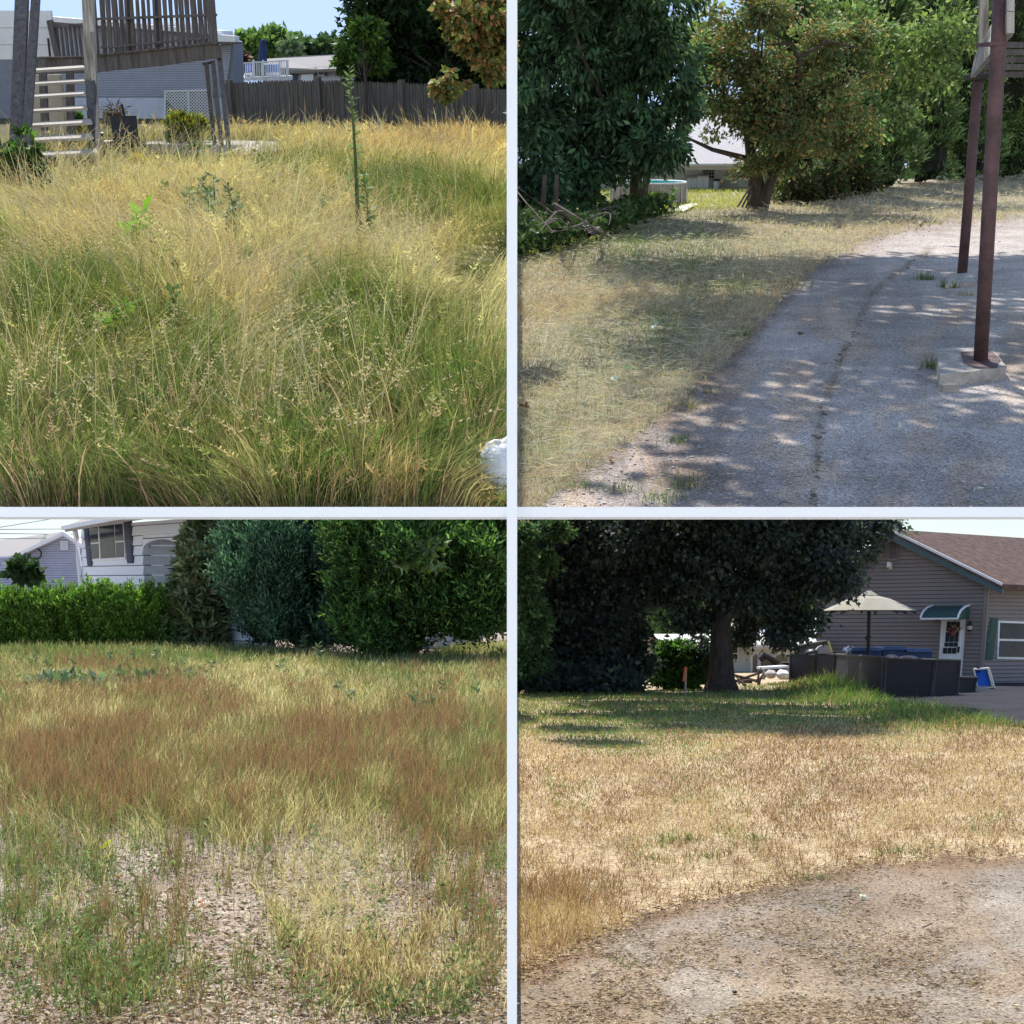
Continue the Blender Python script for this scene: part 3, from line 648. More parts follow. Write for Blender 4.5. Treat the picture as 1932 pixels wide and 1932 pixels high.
weed('dock_weed', 'dark leafy weed in the centre left grass below the pale weeds', L, 335, 590, 500, 14, .13, [(.06, .12, .04)])
weed('dock_weed', 'short weed with pale round leaves left of centre grass stream', L, 568, 575, 488, 9, .12, [(.3, .36, .25), (.12, .2, .09)], wide=.8)
weed('dock_weed', 'dark leaved weed in the right hand straw grass', L, 885, 520, 480, 8, .12, [(.06, .1, .05), (.2, .22, .15)], wide=.5)
weed('dock_weed', 'small dark leaved weed right of the grass centre near the green patch', L, 812, 415, 375, 7, .14, [(.1, .17, .06)])
for x, y, tpy, l in ((360, 440, 352, 'leftmost stem of the pale leafy weed group left of the tall spiky weed'), (395, 450, 332, 'tallest stem of the pale leafy weed group left of the tall spiky weed'), (412, 462, 350, 'middle right stem of the pale leafy weed group'), (440, 480, 372, 'rightmost low stem of the pale leafy weed group'), (420, 505, 400, 'lowest standing stem in front of the pale leafy weed group')):
    weed('lettuce_weed', l, L, x, y, tpy, 24, .13, [(.22, .3, .16), (.34, .4, .27), (.14, .22, .08)], wide=.45, lean=float(rng.normal(0, 8)), bias=.1)
for i, (x, y, l) in enumerate(((66, 950, 'pale green leafy weed in the bottom left corner of the tall grass'), (140, 925, 'small round leafed weed near the bottom left corner'), (200, 830, 'small light green weed low in the left grass'))):
    weed('clover_weed', l, L, x, y, y - 48 + i * 10, 12, .09, [(.14, .26, .07), (.3, .4, .22)], wide=.7)
for x, y, tp, l in ((330, 655, 545, 'dark green leafy weed standing in the middle of the green grass, left of centre'), (455, 560, 470, 'upright leafy weed just below the pale weed group'), (600, 430, 372, 'small leafy weed left of the tall spiky weed foot'), (730, 430, 360, 'leafy weed right of the tall spiky weed foot'), (300, 420, 345, 'broad leafed weed left of the pale weed group')):
    weed('leafy_weed', l, L, x, y, tp, 18, .14, [(.1, .18, .06), (.16, .25, .1)], wide=.5, lean=float(rng.normal(0, 8)))
# white boulder bottom right ---------------------------------------------------------
b = L.G(948, 925); s = L.px(1, b.y)
mb = MB().blob(b + V_((0, .12, 28 * s)), (44 * s, .14, 56 * s), 3, 14, 9, .09); mb.v = [V_((min(v.x, -.02), v.y, v.z)) for v in mb.v]
solo('boulder', mb, mat('white_stone', (.72, .74, .76), .8, .2, 7, .8, 30), L, 'large white stone half hidden by grass in the lower right corner', 'rock', b, smooth=True)
# the grass ---------------------------------------------------------------------
GRN = np.array([.06, .105, .025]); GRN2 = np.array([.115, .175, .045]); STR = np.array([.64, .50, .27]); ORG = np.array([.68, .42, .2]); PALE = np.array([.62, .55, .37]); DRK = np.array([.06, .09, .03])
edge_top = [(-20, 350), (120, 330), (200, 320), (260, 300), (420, 292), (560, 285), (600, 265), (640, 248), (980, 252)]
far_top = [(-20, 300), (240, 262), (430, 240), (980, 246)]
def tl_straw(px, py):
    f = fbm(px, py * 1.7, 150, 5)
    s_ = .10 + .55 * sm(f, .42, .62)
    s_ += .75 * ell(px, py, 800, 285, 190, 52) + .45 * ell(px, py, 300, 400, 260, 60)
    flow = (py - (430 + (px - 560) * .62)) / 62
    s_ += .8 * np.exp(-flow ** 2) * (px > 520) + .35 * ell(px, py, 480, 520, 160, 100) + .35 * ell(px, py, 880, 350, 120, 60)
    s_ -= .45 * ell(px, py, 180, 860, 260, 260) + .5 * ell(px, py, 870, 760, 100, 130) + .55 * ell(px, py, 860, 400, 90, 60) + .35 * ell(px, py, 420, 310, 150, 40)
    s_ -= .25 * ell(px, py, 500, 880, 400, 130)
    return np.clip((s_ - .32) * 1.8 + .40, 0, 1)
def tl_grass(n, x0, x1, y0, y1, hmul, seed, heads, wmul=1.0, dens=None, lay=1.0):
    px, py, P = scatter(L, n, x0, x1, y0, y1, dens, seed); k = (P[:, 0] < -.02) & (py > line_y(px, far_top) - 2) & (P[:, 1] > L0 + .02)
    pat = poly_in(px, py, [(240, 292), (470, 293), (556, 283), (520, 266), (250, 266)]); k &= ~(pat & (rng.random(len(px)) < .93)); px, py, P = px[k], py[k], P[k]; n = len(P); d = P[:, 1]
    st = np.clip(tl_straw(px, py) + rng.normal(0, .22, n), 0, 1)
    H = (.32 + .36 * rng.random(n) ** 1.5) * hmul * (1 - .42 * sm(py, 600, 930)) * (1 - .7 * ell(px, py, 390, 312, 170, 34)) * (1 - .78 * ell(px, py, 125, 348, 120, 52)) * (1 - .7 * ell(px, py, 925, 940, 60, 50))
    H *= 1 - .45 * sm(-py, -300, -250)
    fl = fbm(P[:, 0], P[:, 1] * .6, 1.7, 31) * 2 - 1; fl2 = fbm(P[:, 0], P[:, 1] * .6, 1.2, 51) * 2 - 1
    flow = np.exp(-((py - (430 + (px - 560) * .62)) / 110) ** 2) * (px > 480)
    lx_ = fl * 2.4 + 1.0 * flow + .25 * sm(px, 500, 960) - .15; ly_ = fl2 * 1.4 - .5 * flow - .25
    up = ell(px, py, 320, 300, 280, 50) + ell(px, py, 200, 840, 300, 160) + ell(px, py, 880, 760, 90, 130)
    mg = (1 - .65 * np.clip(up, 0, 1)) * lay
    lean = np.stack([lx_ * mg + rng.normal(0, .3, n) + (fbm(P[:, 0], P[:, 1] * .7, .45, 401) * 2 - 1) * 1.3, ly_ * mg + rng.normal(0, .25, n) + (fbm(P[:, 0], P[:, 1] * .7, .45, 403) * 2 - 1) * .7], 1)
    lean[:, 0] = np.minimum(lean[:, 0], (-.01 - P[:, 0]) / np.maximum(H, .05)); lean[:, 1] = np.maximum(lean[:, 1], (L0 - P[:, 1]) / np.maximum(H, .05))
    tip = mixc(np.broadcast_to(GRN2, (n, 3)), np.broadcast_to(STR, (n, 3)), st); org = np.clip(ell(px, py, 810, 280, 190, 50) + .5 * ell(px, py, 870, 480, 110, 50) + .5 * (fbm(px, py, 90, 77) > .6), 0, 1)
    tip = mixc(tip, np.broadcast_to(ORG, (n, 3)), org * np.clip(st + .2, 0, 1)); pl = np.exp(-((py - (450 + (px - 560) * .62)) / 50) ** 2) * (px > 540); tip = mixc(tip, np.broadcast_to(PALE, (n, 3)), np.clip(pl + .4 * ell(px, py, 480, 520, 120, 90), 0, 1) * .7)
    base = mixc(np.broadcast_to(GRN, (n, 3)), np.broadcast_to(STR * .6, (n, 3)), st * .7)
    base = mixc(base, np.broadcast_to(np.array([.22, .16, .09]), (n, 3)), .4 * (rng.random(n) < .15))
    dead = ((fbm(px, py, 60, 301) > .55) * .28 + .06) * sm(py, 640, 860) > rng.random(n); tip[dead] = [.42, .3, .2]; base[dead] = [.3, .2, .14]
    jt = (1 + rng.normal(0, .3, (n, 1))).clip(.35, 2); base = (base * jt).clip(.01, .7); tip = (tip * jt).clip(.01, .8)
    Wd = np.maximum(.0028, d * .00036) * wmul * (.6 + .6 * rng.random(n) + 1.9 * (rng.random(n) < .07))
    return blades(P, H, Wd, lean, base, tip, 1.0, heads, None, .55 + d.mean() * .02)
S = []
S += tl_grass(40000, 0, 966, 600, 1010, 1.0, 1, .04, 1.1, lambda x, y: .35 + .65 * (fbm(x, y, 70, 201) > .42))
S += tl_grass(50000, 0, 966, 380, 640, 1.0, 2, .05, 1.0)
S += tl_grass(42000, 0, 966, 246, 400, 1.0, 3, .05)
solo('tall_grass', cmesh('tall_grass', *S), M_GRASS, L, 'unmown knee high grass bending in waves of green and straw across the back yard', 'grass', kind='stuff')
# foreground seed heads, arching
px, py, P = scatter(L, 300, 20, 950, 640, 955, None, 9); n = len(P)
P = P[P[:, 0] < -.35]; n = len(P)
S = blades(P, .42 + .2 * rng.random(n), .004, np.stack([rng.normal(.15, .6, n), rng.normal(-.2, .35, n)], 1), np.tile([.3, .26, .12], (n, 1)), np.tile([.6, .48, .28], (n, 1)), 1.3, 1.0, [(.62, .5, .33), (.55, .43, .27)], .5)
px, py, P = scatter(L, 900, 20, 950, 250, 640, None, 10); n = len(P)
P = P[P[:, 0] < -.45]; n = len(P)
S += blades(P, .5 + .3 * rng.random(n), np.maximum(.003, P[:, 1] * .0004), np.stack([rng.normal(.1, .4, n), rng.normal(-.1, .3, n)], 1), np.tile([.3, .26, .12], (n, 1)), np.tile([.5, .36, .2], (n, 1)), 1.3, 1.0, [(.5, .38, .22), (.42, .28, .17)], .6)
px, py, P = scatter(L, 12000, 0, 960, 262, 960, None, 13); kk = (P[:, 0] < -.5) & (P[:, 1] > L0 + .5) & (rng.random(len(px)) < .12 + tl_straw(px, py) ** 1.5); P = P[kk]; n = len(P)
fl_ = fbm(P[:, 0], P[:, 1] * .6, 1.7, 31) * 2 - 1
S += blades(P, .42 + .4 * rng.random(n), np.maximum(.0032, P[:, 1] * .0005), np.stack([np.clip(fl_ * 2.2 + rng.normal(.15, .35, n), -1.2, .8), rng.normal(-.05, .3, n)], 1), np.tile([.4, .36, .2], (n, 1)), pal(n, [(.72, .64, .46), (.6, .5, .32)]), 1.2, .12, [(.66, .54, .36)], .5)
solo('grass_seed_heads', cmesh('grass_seed_heads', *S), M_DRY, L, 'pale drooping seed heads standing above the tall grass', 'grass', kind='stuff')
# ================================================================== UPPER RIGHT: mown slope, driveway, hedge
L = TR
YN = L.G(1200, 967).y
m_lawn = ground_mat('mown_lawn_soil', [(.2, .16, .11), (.34, .29, .2), (.46, .41, .3)], 1.5, 34)
ys = np.concatenate([np.linspace(YN - .02, 12, 50), np.linspace(12.4, 46, 46)])
gsheet('lawn', L, m_lawn, np.linspace(.002, 20, 70), ys, .02, -.02, 2)
m_asph = ground_mat('worn_asphalt', [(.30, .26, .235), (.44, .39, .36), (.56, .505, .47)], 1.6, 55, .55, (.55, 130))
drive = [(1000, 990), (1080, 905), (1180, 838), (1262, 775), (1330, 715), (1400, 655), (1455, 590), (1480, 556), (1530, 512), (1590, 474), (1660, 447), (1740, 425), (1830, 415), (1990, 412), (2060, 700), (2060, 990)]
dln = [(960, 1010), (1080, 905), (1180, 838), (1262, 775), (1330, 715), (1400, 655), (1455, 590), (1480, 556), (1530, 512), (1590, 474), (1660, 447), (1740, 425), (1830, 415), (1990, 410), (2100, 408)]
def drv_in(px, py): return py > line_y(px, dln) + (fbm(px, py, 14, 501) - .5) * 34 + (fbm(px, py, 40, 503) - .5) * 24
def drv_col(px, py):
    d_ = py - line_y(px, dln); soil = np.clip(ell(px, py, 1250, 870, 150, 105, .7) + .8 * np.exp(-(d_ / 26) ** 2) + .5 * ell(px, py, 1385, 700, 60, 60, .7), 0, 1) * (.55 + .9 * (fbm(px, py, 30, 505) - .2)); c = np.tile([1., 1., 1.], (len(px), 1))
    c = mixc(c, np.tile([.52, .47, .44], (len(px), 1)), np.clip(soil, 0, 1)); ck = np.abs(px - np.interp(py, [477, 515, 563, 621, 683, 799, 876, 967], [1752, 1694, 1637, 1617, 1584, 1545, 1541, 1532])); c = mixc(c, np.tile([.72, .68, .6], (len(px), 1)), np.exp(-(ck / 9) ** 2) * (fbm(px, py, 22, 507) > .42) * (py > 470))
    st_ = fbm(px, py * 1.4, 130, 509); c = c * (.82 + .36 * sm(st_, .3, .7))[:, None]; c = mixc(c, c * [1.12, 1.02, .9], sm(fbm(px, py, 60, 511), .5, .65)); return c.clip(.02, 1.4)
MATS.pop('worn_asphalt', None); m_asph = ground_mat('driveway_asphalt', [(.32, .275, .245), (.46, .405, .37), (.58, .52, .48)], 1.6, 55, .55, (.7, 130), attr=True)
dv = gridpatch('driveway', L, m_asph, (968, 2060, 404, 968), 4.2, drv_in, drv_col, .012)
# crack, built as a narrow uneven ridge of broken asphalt and grit
crk = [(1532, 967), (1541, 876), (1545, 799), (1562, 740), (1584, 683), (1600, 650), (1617, 621), (1637, 563), (1660, 535), (1694, 515), (1720, 495), (1752, 477)]
mb = MB(); rr = random.Random(4)
for i in range(420):
    t = i / 419 * (len(crk) - 1); k = min(int(t), len(crk) - 2); x = crk[k][0] + (crk[k + 1][0] - crk[k][0]) * (t - k) + rr.gauss(0, 3.5) + 3 * math.sin(i * .3); y = crk[k][1] + (crk[k + 1][1] - crk[k][1]) * (t - k) + rr.uniform(-3, 3)
    if rr.random() < .6 * (.5 + .5 * math.sin(i * .21)): mb.blob(L.G(x, y, .014), (rr.uniform(.005, .02), rr.uniform(.005, .02), rr.uniform(.003, .009)), i, 5, 3, .2)
solo('crack_grit', mb, mat('dark_grit', (.2, .175, .15), .95, .5), L, 'line of grit and crumbs filling the long driveway crack', 'gravel', kind='stuff')
# grit and dry clippings over the asphalt
def debris(name, label, lot, n, reg, m, cols, ln=.05, z=.02, dens=None, seed=0, wd=.003):
    px, py, P = scatter(lot, n, *reg, dens, seed); n = len(P); P[:, 2] = z + .004 * rng.random(n); a = rng.random(n) * 6.28
    v, q, t3, k = leaves(P, np.stack([np.cos(a), np.sin(a), rng.normal(0, .12, n)], 1), ln * (.4 + rng.random(n)), np.maximum(wd, P[:, 1] * .0003), pal(n, cols))
    return solo(name, npmesh(name, v, q, t3, k), m, lot, label, 'litter', kind='stuff')
def on_drive(px, py): return poly_in(px, py, drive).astype(float)
debris('grass_clippings', 'thin dry grass clippings scattered over the driveway', L, 5200, (1000, 1900, 420, 965), M_DRY, [(.5, .42, .28), (.36, .3, .18), (.15, .12, .09)], .055, dens=lambda x, y: on_drive(x, y) * (.25 + .75 * (fbm(x, y, 60, 3) > .5)))
def near_edge(x, y): return np.exp(-((y - line_y(x, dl)) / 26) ** 2)
dl = [(960, 1010), (1080, 905), (1180, 838), (1262, 775), (1330, 715), (1400, 655), (1455, 590), (1480, 556), (1530, 512), (1590, 474), (1660, 447), (1740, 425), (1830, 415), (1990, 410)]
debris('edge_hay', 'loose hay and crumbs spilling from the lawn over the driveway edge', L, 26000, (970, 1900, 405, 965), M_DRY, [(.6, .5, .36), (.4, .32, .22), (.2, .16, .12), (.3, .3, .18)], .06, dens=near_edge, seed=7)
mb = MB(); px, py, P = scatter(L, 900, 1020, 1900, 430, 965, on_drive, 12)
for i, p in enumerate(P): mb.blob((p[0], p[1], .016), (.005 + .008 * rr.random(), .006 + .006 * rr.random(), .004), i, 5, 3, .1)
solo('loose_pebbles', mb, mat('pale_pebble', (.5, .46, .42), .9, .4, 30), L, 'tiny loose pebbles sprinkled on the driveway', 'gravel', kind='stuff')
# mown grass -------------------------------------------------------------------------
edge = [(975, 493), (1040, 478), (1130, 452), (1220, 418), (1290, 398), (1420, 392), (1480, 384), (1560, 370), (1640, 360), (1740, 348), (1860, 337), (1940, 334)]
dl = [(960, 1010), (1080, 905), (1180, 838), (1262, 775), (1330, 715), (1400, 655), (1455, 590), (1480, 556), (1530, 512), (1590, 474), (1660, 447), (1740, 425), (1830, 415), (1990, 410)]
def tr_mow(n, y0, y1, seed, h=1.0):
    px, py, P = scatter(L, n, 966, 1932, y0, y1, None, seed); e = line_y(px, edge); d_ = line_y(px, dl)
    k = (P[:, 0] > .01) & (py > e - 2) & (py < d_ + rng.normal(0, 5, len(px)) + 4); px, py, P = px[k], py[k], P[k]; n = len(P)
    f = fbm(px, py * 1.6, 110, 21); g = fbm(px, py, 45, 23)
    st = np.clip(.6 + 1.2 * (f - .5) + .5 * ell(px, py, 1130, 560, 150, 60) + .5 * sm(py - line_y(px, dl), -90, -10) + .5 * ell(px, py, 1700, 400, 200, 40) - .5 * ell(px, py, 1200, 480, 140, 50) - .45 * ell(px, py, 1180, 640, 130, 60) + rng.normal(0, .22, n), 0, 1)
    gr = mixc(np.tile([.22, .25, .14], (n, 1)), np.tile([.22, .31, .1], (n, 1)), (g > .6) * .8)
    st = np.clip((st - .5) * 1.6 + .48, 0, 1); c1 = mixc(gr, np.tile([.70, .57, .40], (n, 1)), st); c1 = mixc(c1, np.tile([.58, .43, .31], (n, 1)), (fbm(px, py, 70, 29) > .55) * .6 * st)
    jt = 1 + rng.normal(0, .22, (n, 1)); c1 = (c1 * jt).clip(.02, .8); H = (.045 + .06 * rng.random(n)) * h; a = fbm(P[:, 0], P[:, 1], .9, 41) * 12
    lean = np.stack([np.cos(a) * .8 + rng.normal(0, .7, n), np.sin(a) * .5 + rng.normal(0, .6, n)], 1)
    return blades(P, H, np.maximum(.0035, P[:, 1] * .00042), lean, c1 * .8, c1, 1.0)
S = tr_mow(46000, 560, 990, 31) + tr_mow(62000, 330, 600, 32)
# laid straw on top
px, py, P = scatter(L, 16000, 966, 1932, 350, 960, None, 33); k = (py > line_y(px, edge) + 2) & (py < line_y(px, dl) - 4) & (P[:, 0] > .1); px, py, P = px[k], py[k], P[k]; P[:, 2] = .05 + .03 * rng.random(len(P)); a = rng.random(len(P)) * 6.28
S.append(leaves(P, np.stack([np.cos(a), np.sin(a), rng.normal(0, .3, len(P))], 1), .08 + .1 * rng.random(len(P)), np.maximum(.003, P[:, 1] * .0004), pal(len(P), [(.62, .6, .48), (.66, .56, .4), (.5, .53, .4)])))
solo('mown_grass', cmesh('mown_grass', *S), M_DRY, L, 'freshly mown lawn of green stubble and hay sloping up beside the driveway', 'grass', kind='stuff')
# bright far lawn by the pool
px, py, P = scatter(L, 26000, 975, 1440, 340, 480, None, 35); k = (py < line_y(px, edge)) & (py > 352) & (P[:, 0] > .01); P = P[k]; n = len(P)
solo('far_lawn', cmesh('far_lawn', *blades(P, .07, .012, rng.normal(0, .3, (n, 2)), pal(n, [(.3, .34, .08)]), pal(n, [(.45, .46, .12), (.55, .5, .2)]))), M_GRASS, L, 'sunny bright yellow green lawn around the pool beyond the trees', 'grass', kind='stuff')
# weeds at the edges
def tuft(name, label, lot, px, py, n, h, cols, cat='weed', spread=.06, group=None, m=None, heads=0):
    kd = 'stuff' if spread > .2 else None
    b = lot.G(px, py); P = np.array(b)[None] + rng.normal(0, spread, (n, 3)) * [1, .7, 0]; c = pal(n, cols)
    return solo(name, cmesh(name, *blades(P, h * (.5 + .7 * rng.random(n)), max(.004, b.y * .0006), rng.normal(0, .5, (n, 2)), c * .7, c, 1.0, heads)), m or M_GRASS, lot, label, cat, b, group, kd)
for x, y, n, h, l in ((1745, 530, 60, .12, 'bright green grass tuft left of the rear post footing'), (1790, 545, 70, .1, 'olive weed clump spilling round the rear post footing'), (1820, 560, 40, .08, 'straw coloured dry tuft below the rear post footing'), (1762, 700, 60, .13, 'dark leafy weed growing along the left side of the concrete footing'), (1810, 722, 30, .06, 'yellow green seedling row in front of the concrete footing'), (1395, 638, 60, .1, 'bright green tuft on the lawn edge above the dark soil'), (1340, 745, 30, .07, 'small green tuft alone on the dark soil edge'), (1305, 775, 40, .09, 'dry straw tuft where the soil meets the asphalt'), (1275, 838, 40, .08, 'sprawling green tuft on the bare soil'), (1290, 925, 70, .12, 'larger green grass tuft low on the bare soil by the asphalt'), (1090, 925, 50, .09, 'green tuft near the bottom left of the bare soil'), (1165, 930, 50, .09, 'middle green tuft at the bottom of the bare soil'), (1245, 950, 60, .1, 'green tuft at the bottom edge between two others on the soil'), (1440, 545, 120, .12, 'large yellow green leafy patch at the top of the lawn edge')):
    tuft('grass_tuft', l, L, x, y, n, h, [(.12, .2, .06), (.2, .26, .08)] if 'dry' not in l and 'straw' not in l else [(.45, .38, .2)], spread=.05 if n < 100 else .28)
# ivy and ground cover under the maple
reg = [(966, 500), (966, 440), (1020, 425), (1110, 425), (1190, 402), (1280, 395), (1270, 410), (1180, 440), (1090, 465), (1030, 482)]
px, py, P = scatter(L, 9000, 966, 1290, 385, 505, None, 51); k = poly_in(px, py, reg) & (P[:, 0] > .01); P = P[k]; n = len(P); P[:, 2] = rng.random(n) ** .7 * .3
d = np.stack([rng.normal(0, 1, n), rng.normal(-.3, 1, n), rng.normal(.3, .4, n)], 1); v, q, t3, k = leaves(P, d, .11, .09, pal(n, [(.03, .06, .02), (.06, .11, .035), (.1, .16, .06)]), lobes=True)
solo('ivy', npmesh('ivy', v, q, t3, k), M_LEAF, L, 'dark leafy ground cover creeping along the lawn edge under the left maple', 'ground cover', kind='stuff')
# brush pile
base = L.G(1040, 438); bp = thing('brush_pile', 'pile of bare brown branches lying under the dark maple', 'branches', L, base)
for i in range(26):
    x, y = random.uniform(985, 1120), random.uniform(415, 448); a = L.G(x, y, random.uniform(.03, .3)); b = L.G(x + random.uniform(-70, 70), y + random.uniform(-14, 12), random.uniform(.03, .5)); b.x = max(b.x, .05); a.x = max(a.x, .05)
    mb = MB(); twig(mb, a, b, random.uniform(.012, .03), .15); part('branch', mb, M_BARKG, bp)
part('branch', (lambda m_: (twig(m_, L.G(1060, 440, .05), L.W(1165, 388, L.G(1060, 440).y + .4), .05, .08), m_)[1])(MB()), M_BARKG, bp, label='longest branch leaning up to the right')
sh = MB().ps(L, [(1010, 424), (1105, 412), (1108, 418), (1012, 432)], L.G(1060, 425).y, .8)
solo('plastic_sheet', sh, M_WHITEW, L, 'pale plastic sheeting lying behind the brush pile', 'sheet', L.G(1060, 425))
# white house with roof beyond the pool
Yh = L.G(1350, 356).y
wh = thing('white_house', 'pale house with a bleached roof seen through the trees behind the pool', 'house', L, L.G(1250, 356))
part('wall', MB().ps(L, [(966.5, 360), (1500, 360), (1500, 305), (966.5, 305)], Yh, .3), M_WHITE, wh)
f = [L.W(967, 309, Yh - .5), L.W(1520, 309, Yh - .5), L.W(1520, 205, Yh + 2.4), L.W(967, 203, Yh + 2.4)]
part('roof', MB().ext(f, [p + V_((0, .05, -.12)) for p in f]), mat('bleached_roof', (.62, .58, .58), .9, .1, 20, .3), wh)
part('fascia', MB().bar(L, (967, 310.5), (1520, 310.5), 4, Yh - .52), M_WHITE, wh)
wn = part('window', MB().ps(L, [(1325, 311), (1349, 311), (1349, 338), (1325, 338)], Yh - .05, .06), M_WHITE, wh)
for i in range(4):
    for j in range(4): part('pane', MB().ps(L, [(1327 + i * 5.3, 313 + j * 6), (1331.5 + i * 5.3, 313 + j * 6), (1331.5 + i * 5.3, 318 + j * 6), (1327 + i * 5.3, 318 + j * 6)], Yh - .07, .02), M_GLASS, wn)
part('door', MB().ps(L, [(1393, 314), (1412, 314), (1412, 356), (1393, 356)], Yh - .05, .06), M_WHITEW, wh)
part('cable', MB().tube([L.W(1370, 345, Yh - .1), L.W(1372, 328, Yh - .1), L.W(1378, 317, Yh - .1), L.W(1388, 313, Yh - .1)], .02, 6), M_BLACK, wh)
part('step', MB().ps(L, [(1395, 356), (1422, 356), (1422, 363), (1395, 363)], Yh - .6, .5), M_CONC, wh)
YB2 = L.G(1310, 356.5).y - .2
for x0, x1, y0, l in ((1296, 1314.5, 331, 'left of the two white resin storage cabinets against the white house'), (1315.5, 1337, 328, 'right, slightly larger of the two white resin storage cabinets against the white house')):
    c = L.W((x0 + x1) / 2, 356, YB2); t = thing('storage_cabinet', l, 'cabinet', L, c, 'white storage cabinets by the pool')
    part('body', MB().ps(L, [(x0, 356.5), (x1, 356.5), (x1 + .3, y0 + 4), (x0 - .3, y0 + 4)], YB2, .55), M_WHITEW, t)
    f = [L.W(x0 - 1, y0 + 4.6, YB2 - .04), L.W(x1 + 1, y0 + 4.6, YB2 - .04), L.W(x1 - 1, y0 - 1, YB2 + .3), L.W(x0 + 2, y0 - 1, YB2 + .3)]; part('lid', MB().ext(f, [p + V_((0, .3, -.03)) for p in f]), M_WHITE, t)
    part('door_seam', MB().bar(L, ((x0 + x1) / 2, 355), ((x0 + x1) / 2, y0 + 6), .7, YB2 - .012, None, .02), M_STEEL, t)
c = L.G(1351, 357.5); s = L.px(1, c.y); t = thing('trash_can', 'small pale bin with a black lid beside the storage cabinets', 'bin', L, c)
part('body', MB().tube([c, c + V_((0, 0, 14 * s))], [4.6 * s, 5.6 * s], 12), M_WHITEW, t); part('lid', MB().tube([c + V_((0, 0, 13.8 * s)), c + V_((0, 0, 17 * s))], [6.2 * s, 5 * s], 12), M_BLACK, t)
c = L.G(1369, 356.5); t = thing('air_conditioner', 'beige outdoor air conditioning unit by the house wall', 'air conditioner', L, c)
part('body', MB().box(c + V_((0, 0, 9.5 * s)), (14 * s, 12 * s, 18 * s)), M_WHITEW, t); part('fan_cover', MB().tube([c + V_((0, 0, 18.6 * s)), c + V_((0, 0, 20.4 * s))], [8 * s, 7 * s], 12), M_WHITE, t)
for i in range(6): part('grille_slat', MB().box(c + V_(((-5.5 + i * 2.2) * s, -6.2 * s, 9 * s)), (.8 * s, .5 * s, 14 * s)), M_BLACK, t)
# pool
c0 = L.G(1228, 386); s = L.px(1, c0.y); rx, ry, hp = 66 * s, 66 * s, 34 * s
pl = thing('round_pool', 'above ground round pool with grey panelled sides and turquoise liner, half hidden by the maple', 'pool', L, c0 + V_((0, ry * .8, 0)))
cc = c0 + V_((0, ry * .8, 0)); nn = 20
def pr(k, z, q=1): a = 2 * math.pi * k / nn; return cc + V_((rx * q * math.cos(a), ry * q * math.sin(a), z))
M_PW = mat('pool_wall', (.42, .40, .37), .7, .1, 4, .1); M_PL = mat('turquoise_liner', (.08, .5, .5), .4, .15, 3, .1)
for k in range(nn):
    part('wall_panel', MB().add([pr(k, 0), pr(k + 1, 0), pr(k + 1, hp), pr(k, hp)], [(0, 1, 2, 3)]), M_PW, pl)
    part('liner', MB().add([pr(k, hp * .75, .985), pr(k + 1, hp * .75, .985), pr(k + 1, hp, .985), pr(k, hp, .985)], [(3, 2, 1, 0)]), M_PL, pl)
    part('support_post', MB().tube([pr(k, -.02, 1.03), pr(k, hp, 1.01)], 1.1 * s, 6), M_STEEL, pl)
    part('rim', MB().tube([pr(k, hp), pr(k + 1, hp)], 1.6 * s, 6), M_WHITE, pl)
part('water', MB().add([pr(k, hp * .8, .98) for k in range(nn)], [tuple(range(nn))]), mat('pool_water', (.1, .62, .62), .08, .15, 2, .15, 6, spec=.6), pl)
part('float', MB().box(cc + V_((8 * s, -10 * s, hp * .84)), (46 * s, 4 * s, 2.5 * s)), mat('salmon_float', (.7, .3, .2), .6, .1), pl, label='salmon coloured pool float')
fc = bpy.data.curves.new('tmp', 'FONT')
def text_mesh(s_, size, depth=.004):
    c = bpy.data.curves.new('lettering', 'FONT'); c.body = s_; c.size = size; c.extrude = depth; c.align_x = 'CENTER'; c.align_y = 'CENTER'; c.resolution_u = 3
    o = bpy.data.objects.new('tmp', c); COL.objects.link(o); dg = bpy.context.evaluated_depsgraph_get(); me = bpy.data.meshes.new_from_object(o.evaluated_get(dg)); bpy.data.objects.remove(o); return me
def text_part(s_, size, p, right, m, parent, name='lettering'):
    me = text_mesh(s_, size); rt = Vector(right).normalized(); up = V_((0, 0, 1)); n_ = rt.cross(up)
    me.transform(Matrix.Translation(p) @ Matrix((rt, up, n_)).transposed().to_4x4()); me.materials.clear(); return part(name, me, m, parent)
text_part('FLUGGR', 9 * s, pr(16.5, hp * .74, 1.015), (1, .3, 0), M_WHITE, pl)
solo('pool_apron', MB().add([L.G(1250, 397, .02), L.G(1300, 384, .02), L.G(1318, 384, .02), L.G(1290, 398, .02)], [(0, 1, 2, 3)]), M_WHITEW, L, 'pale ground sheet showing at the right foot of the pool', 'sheet')
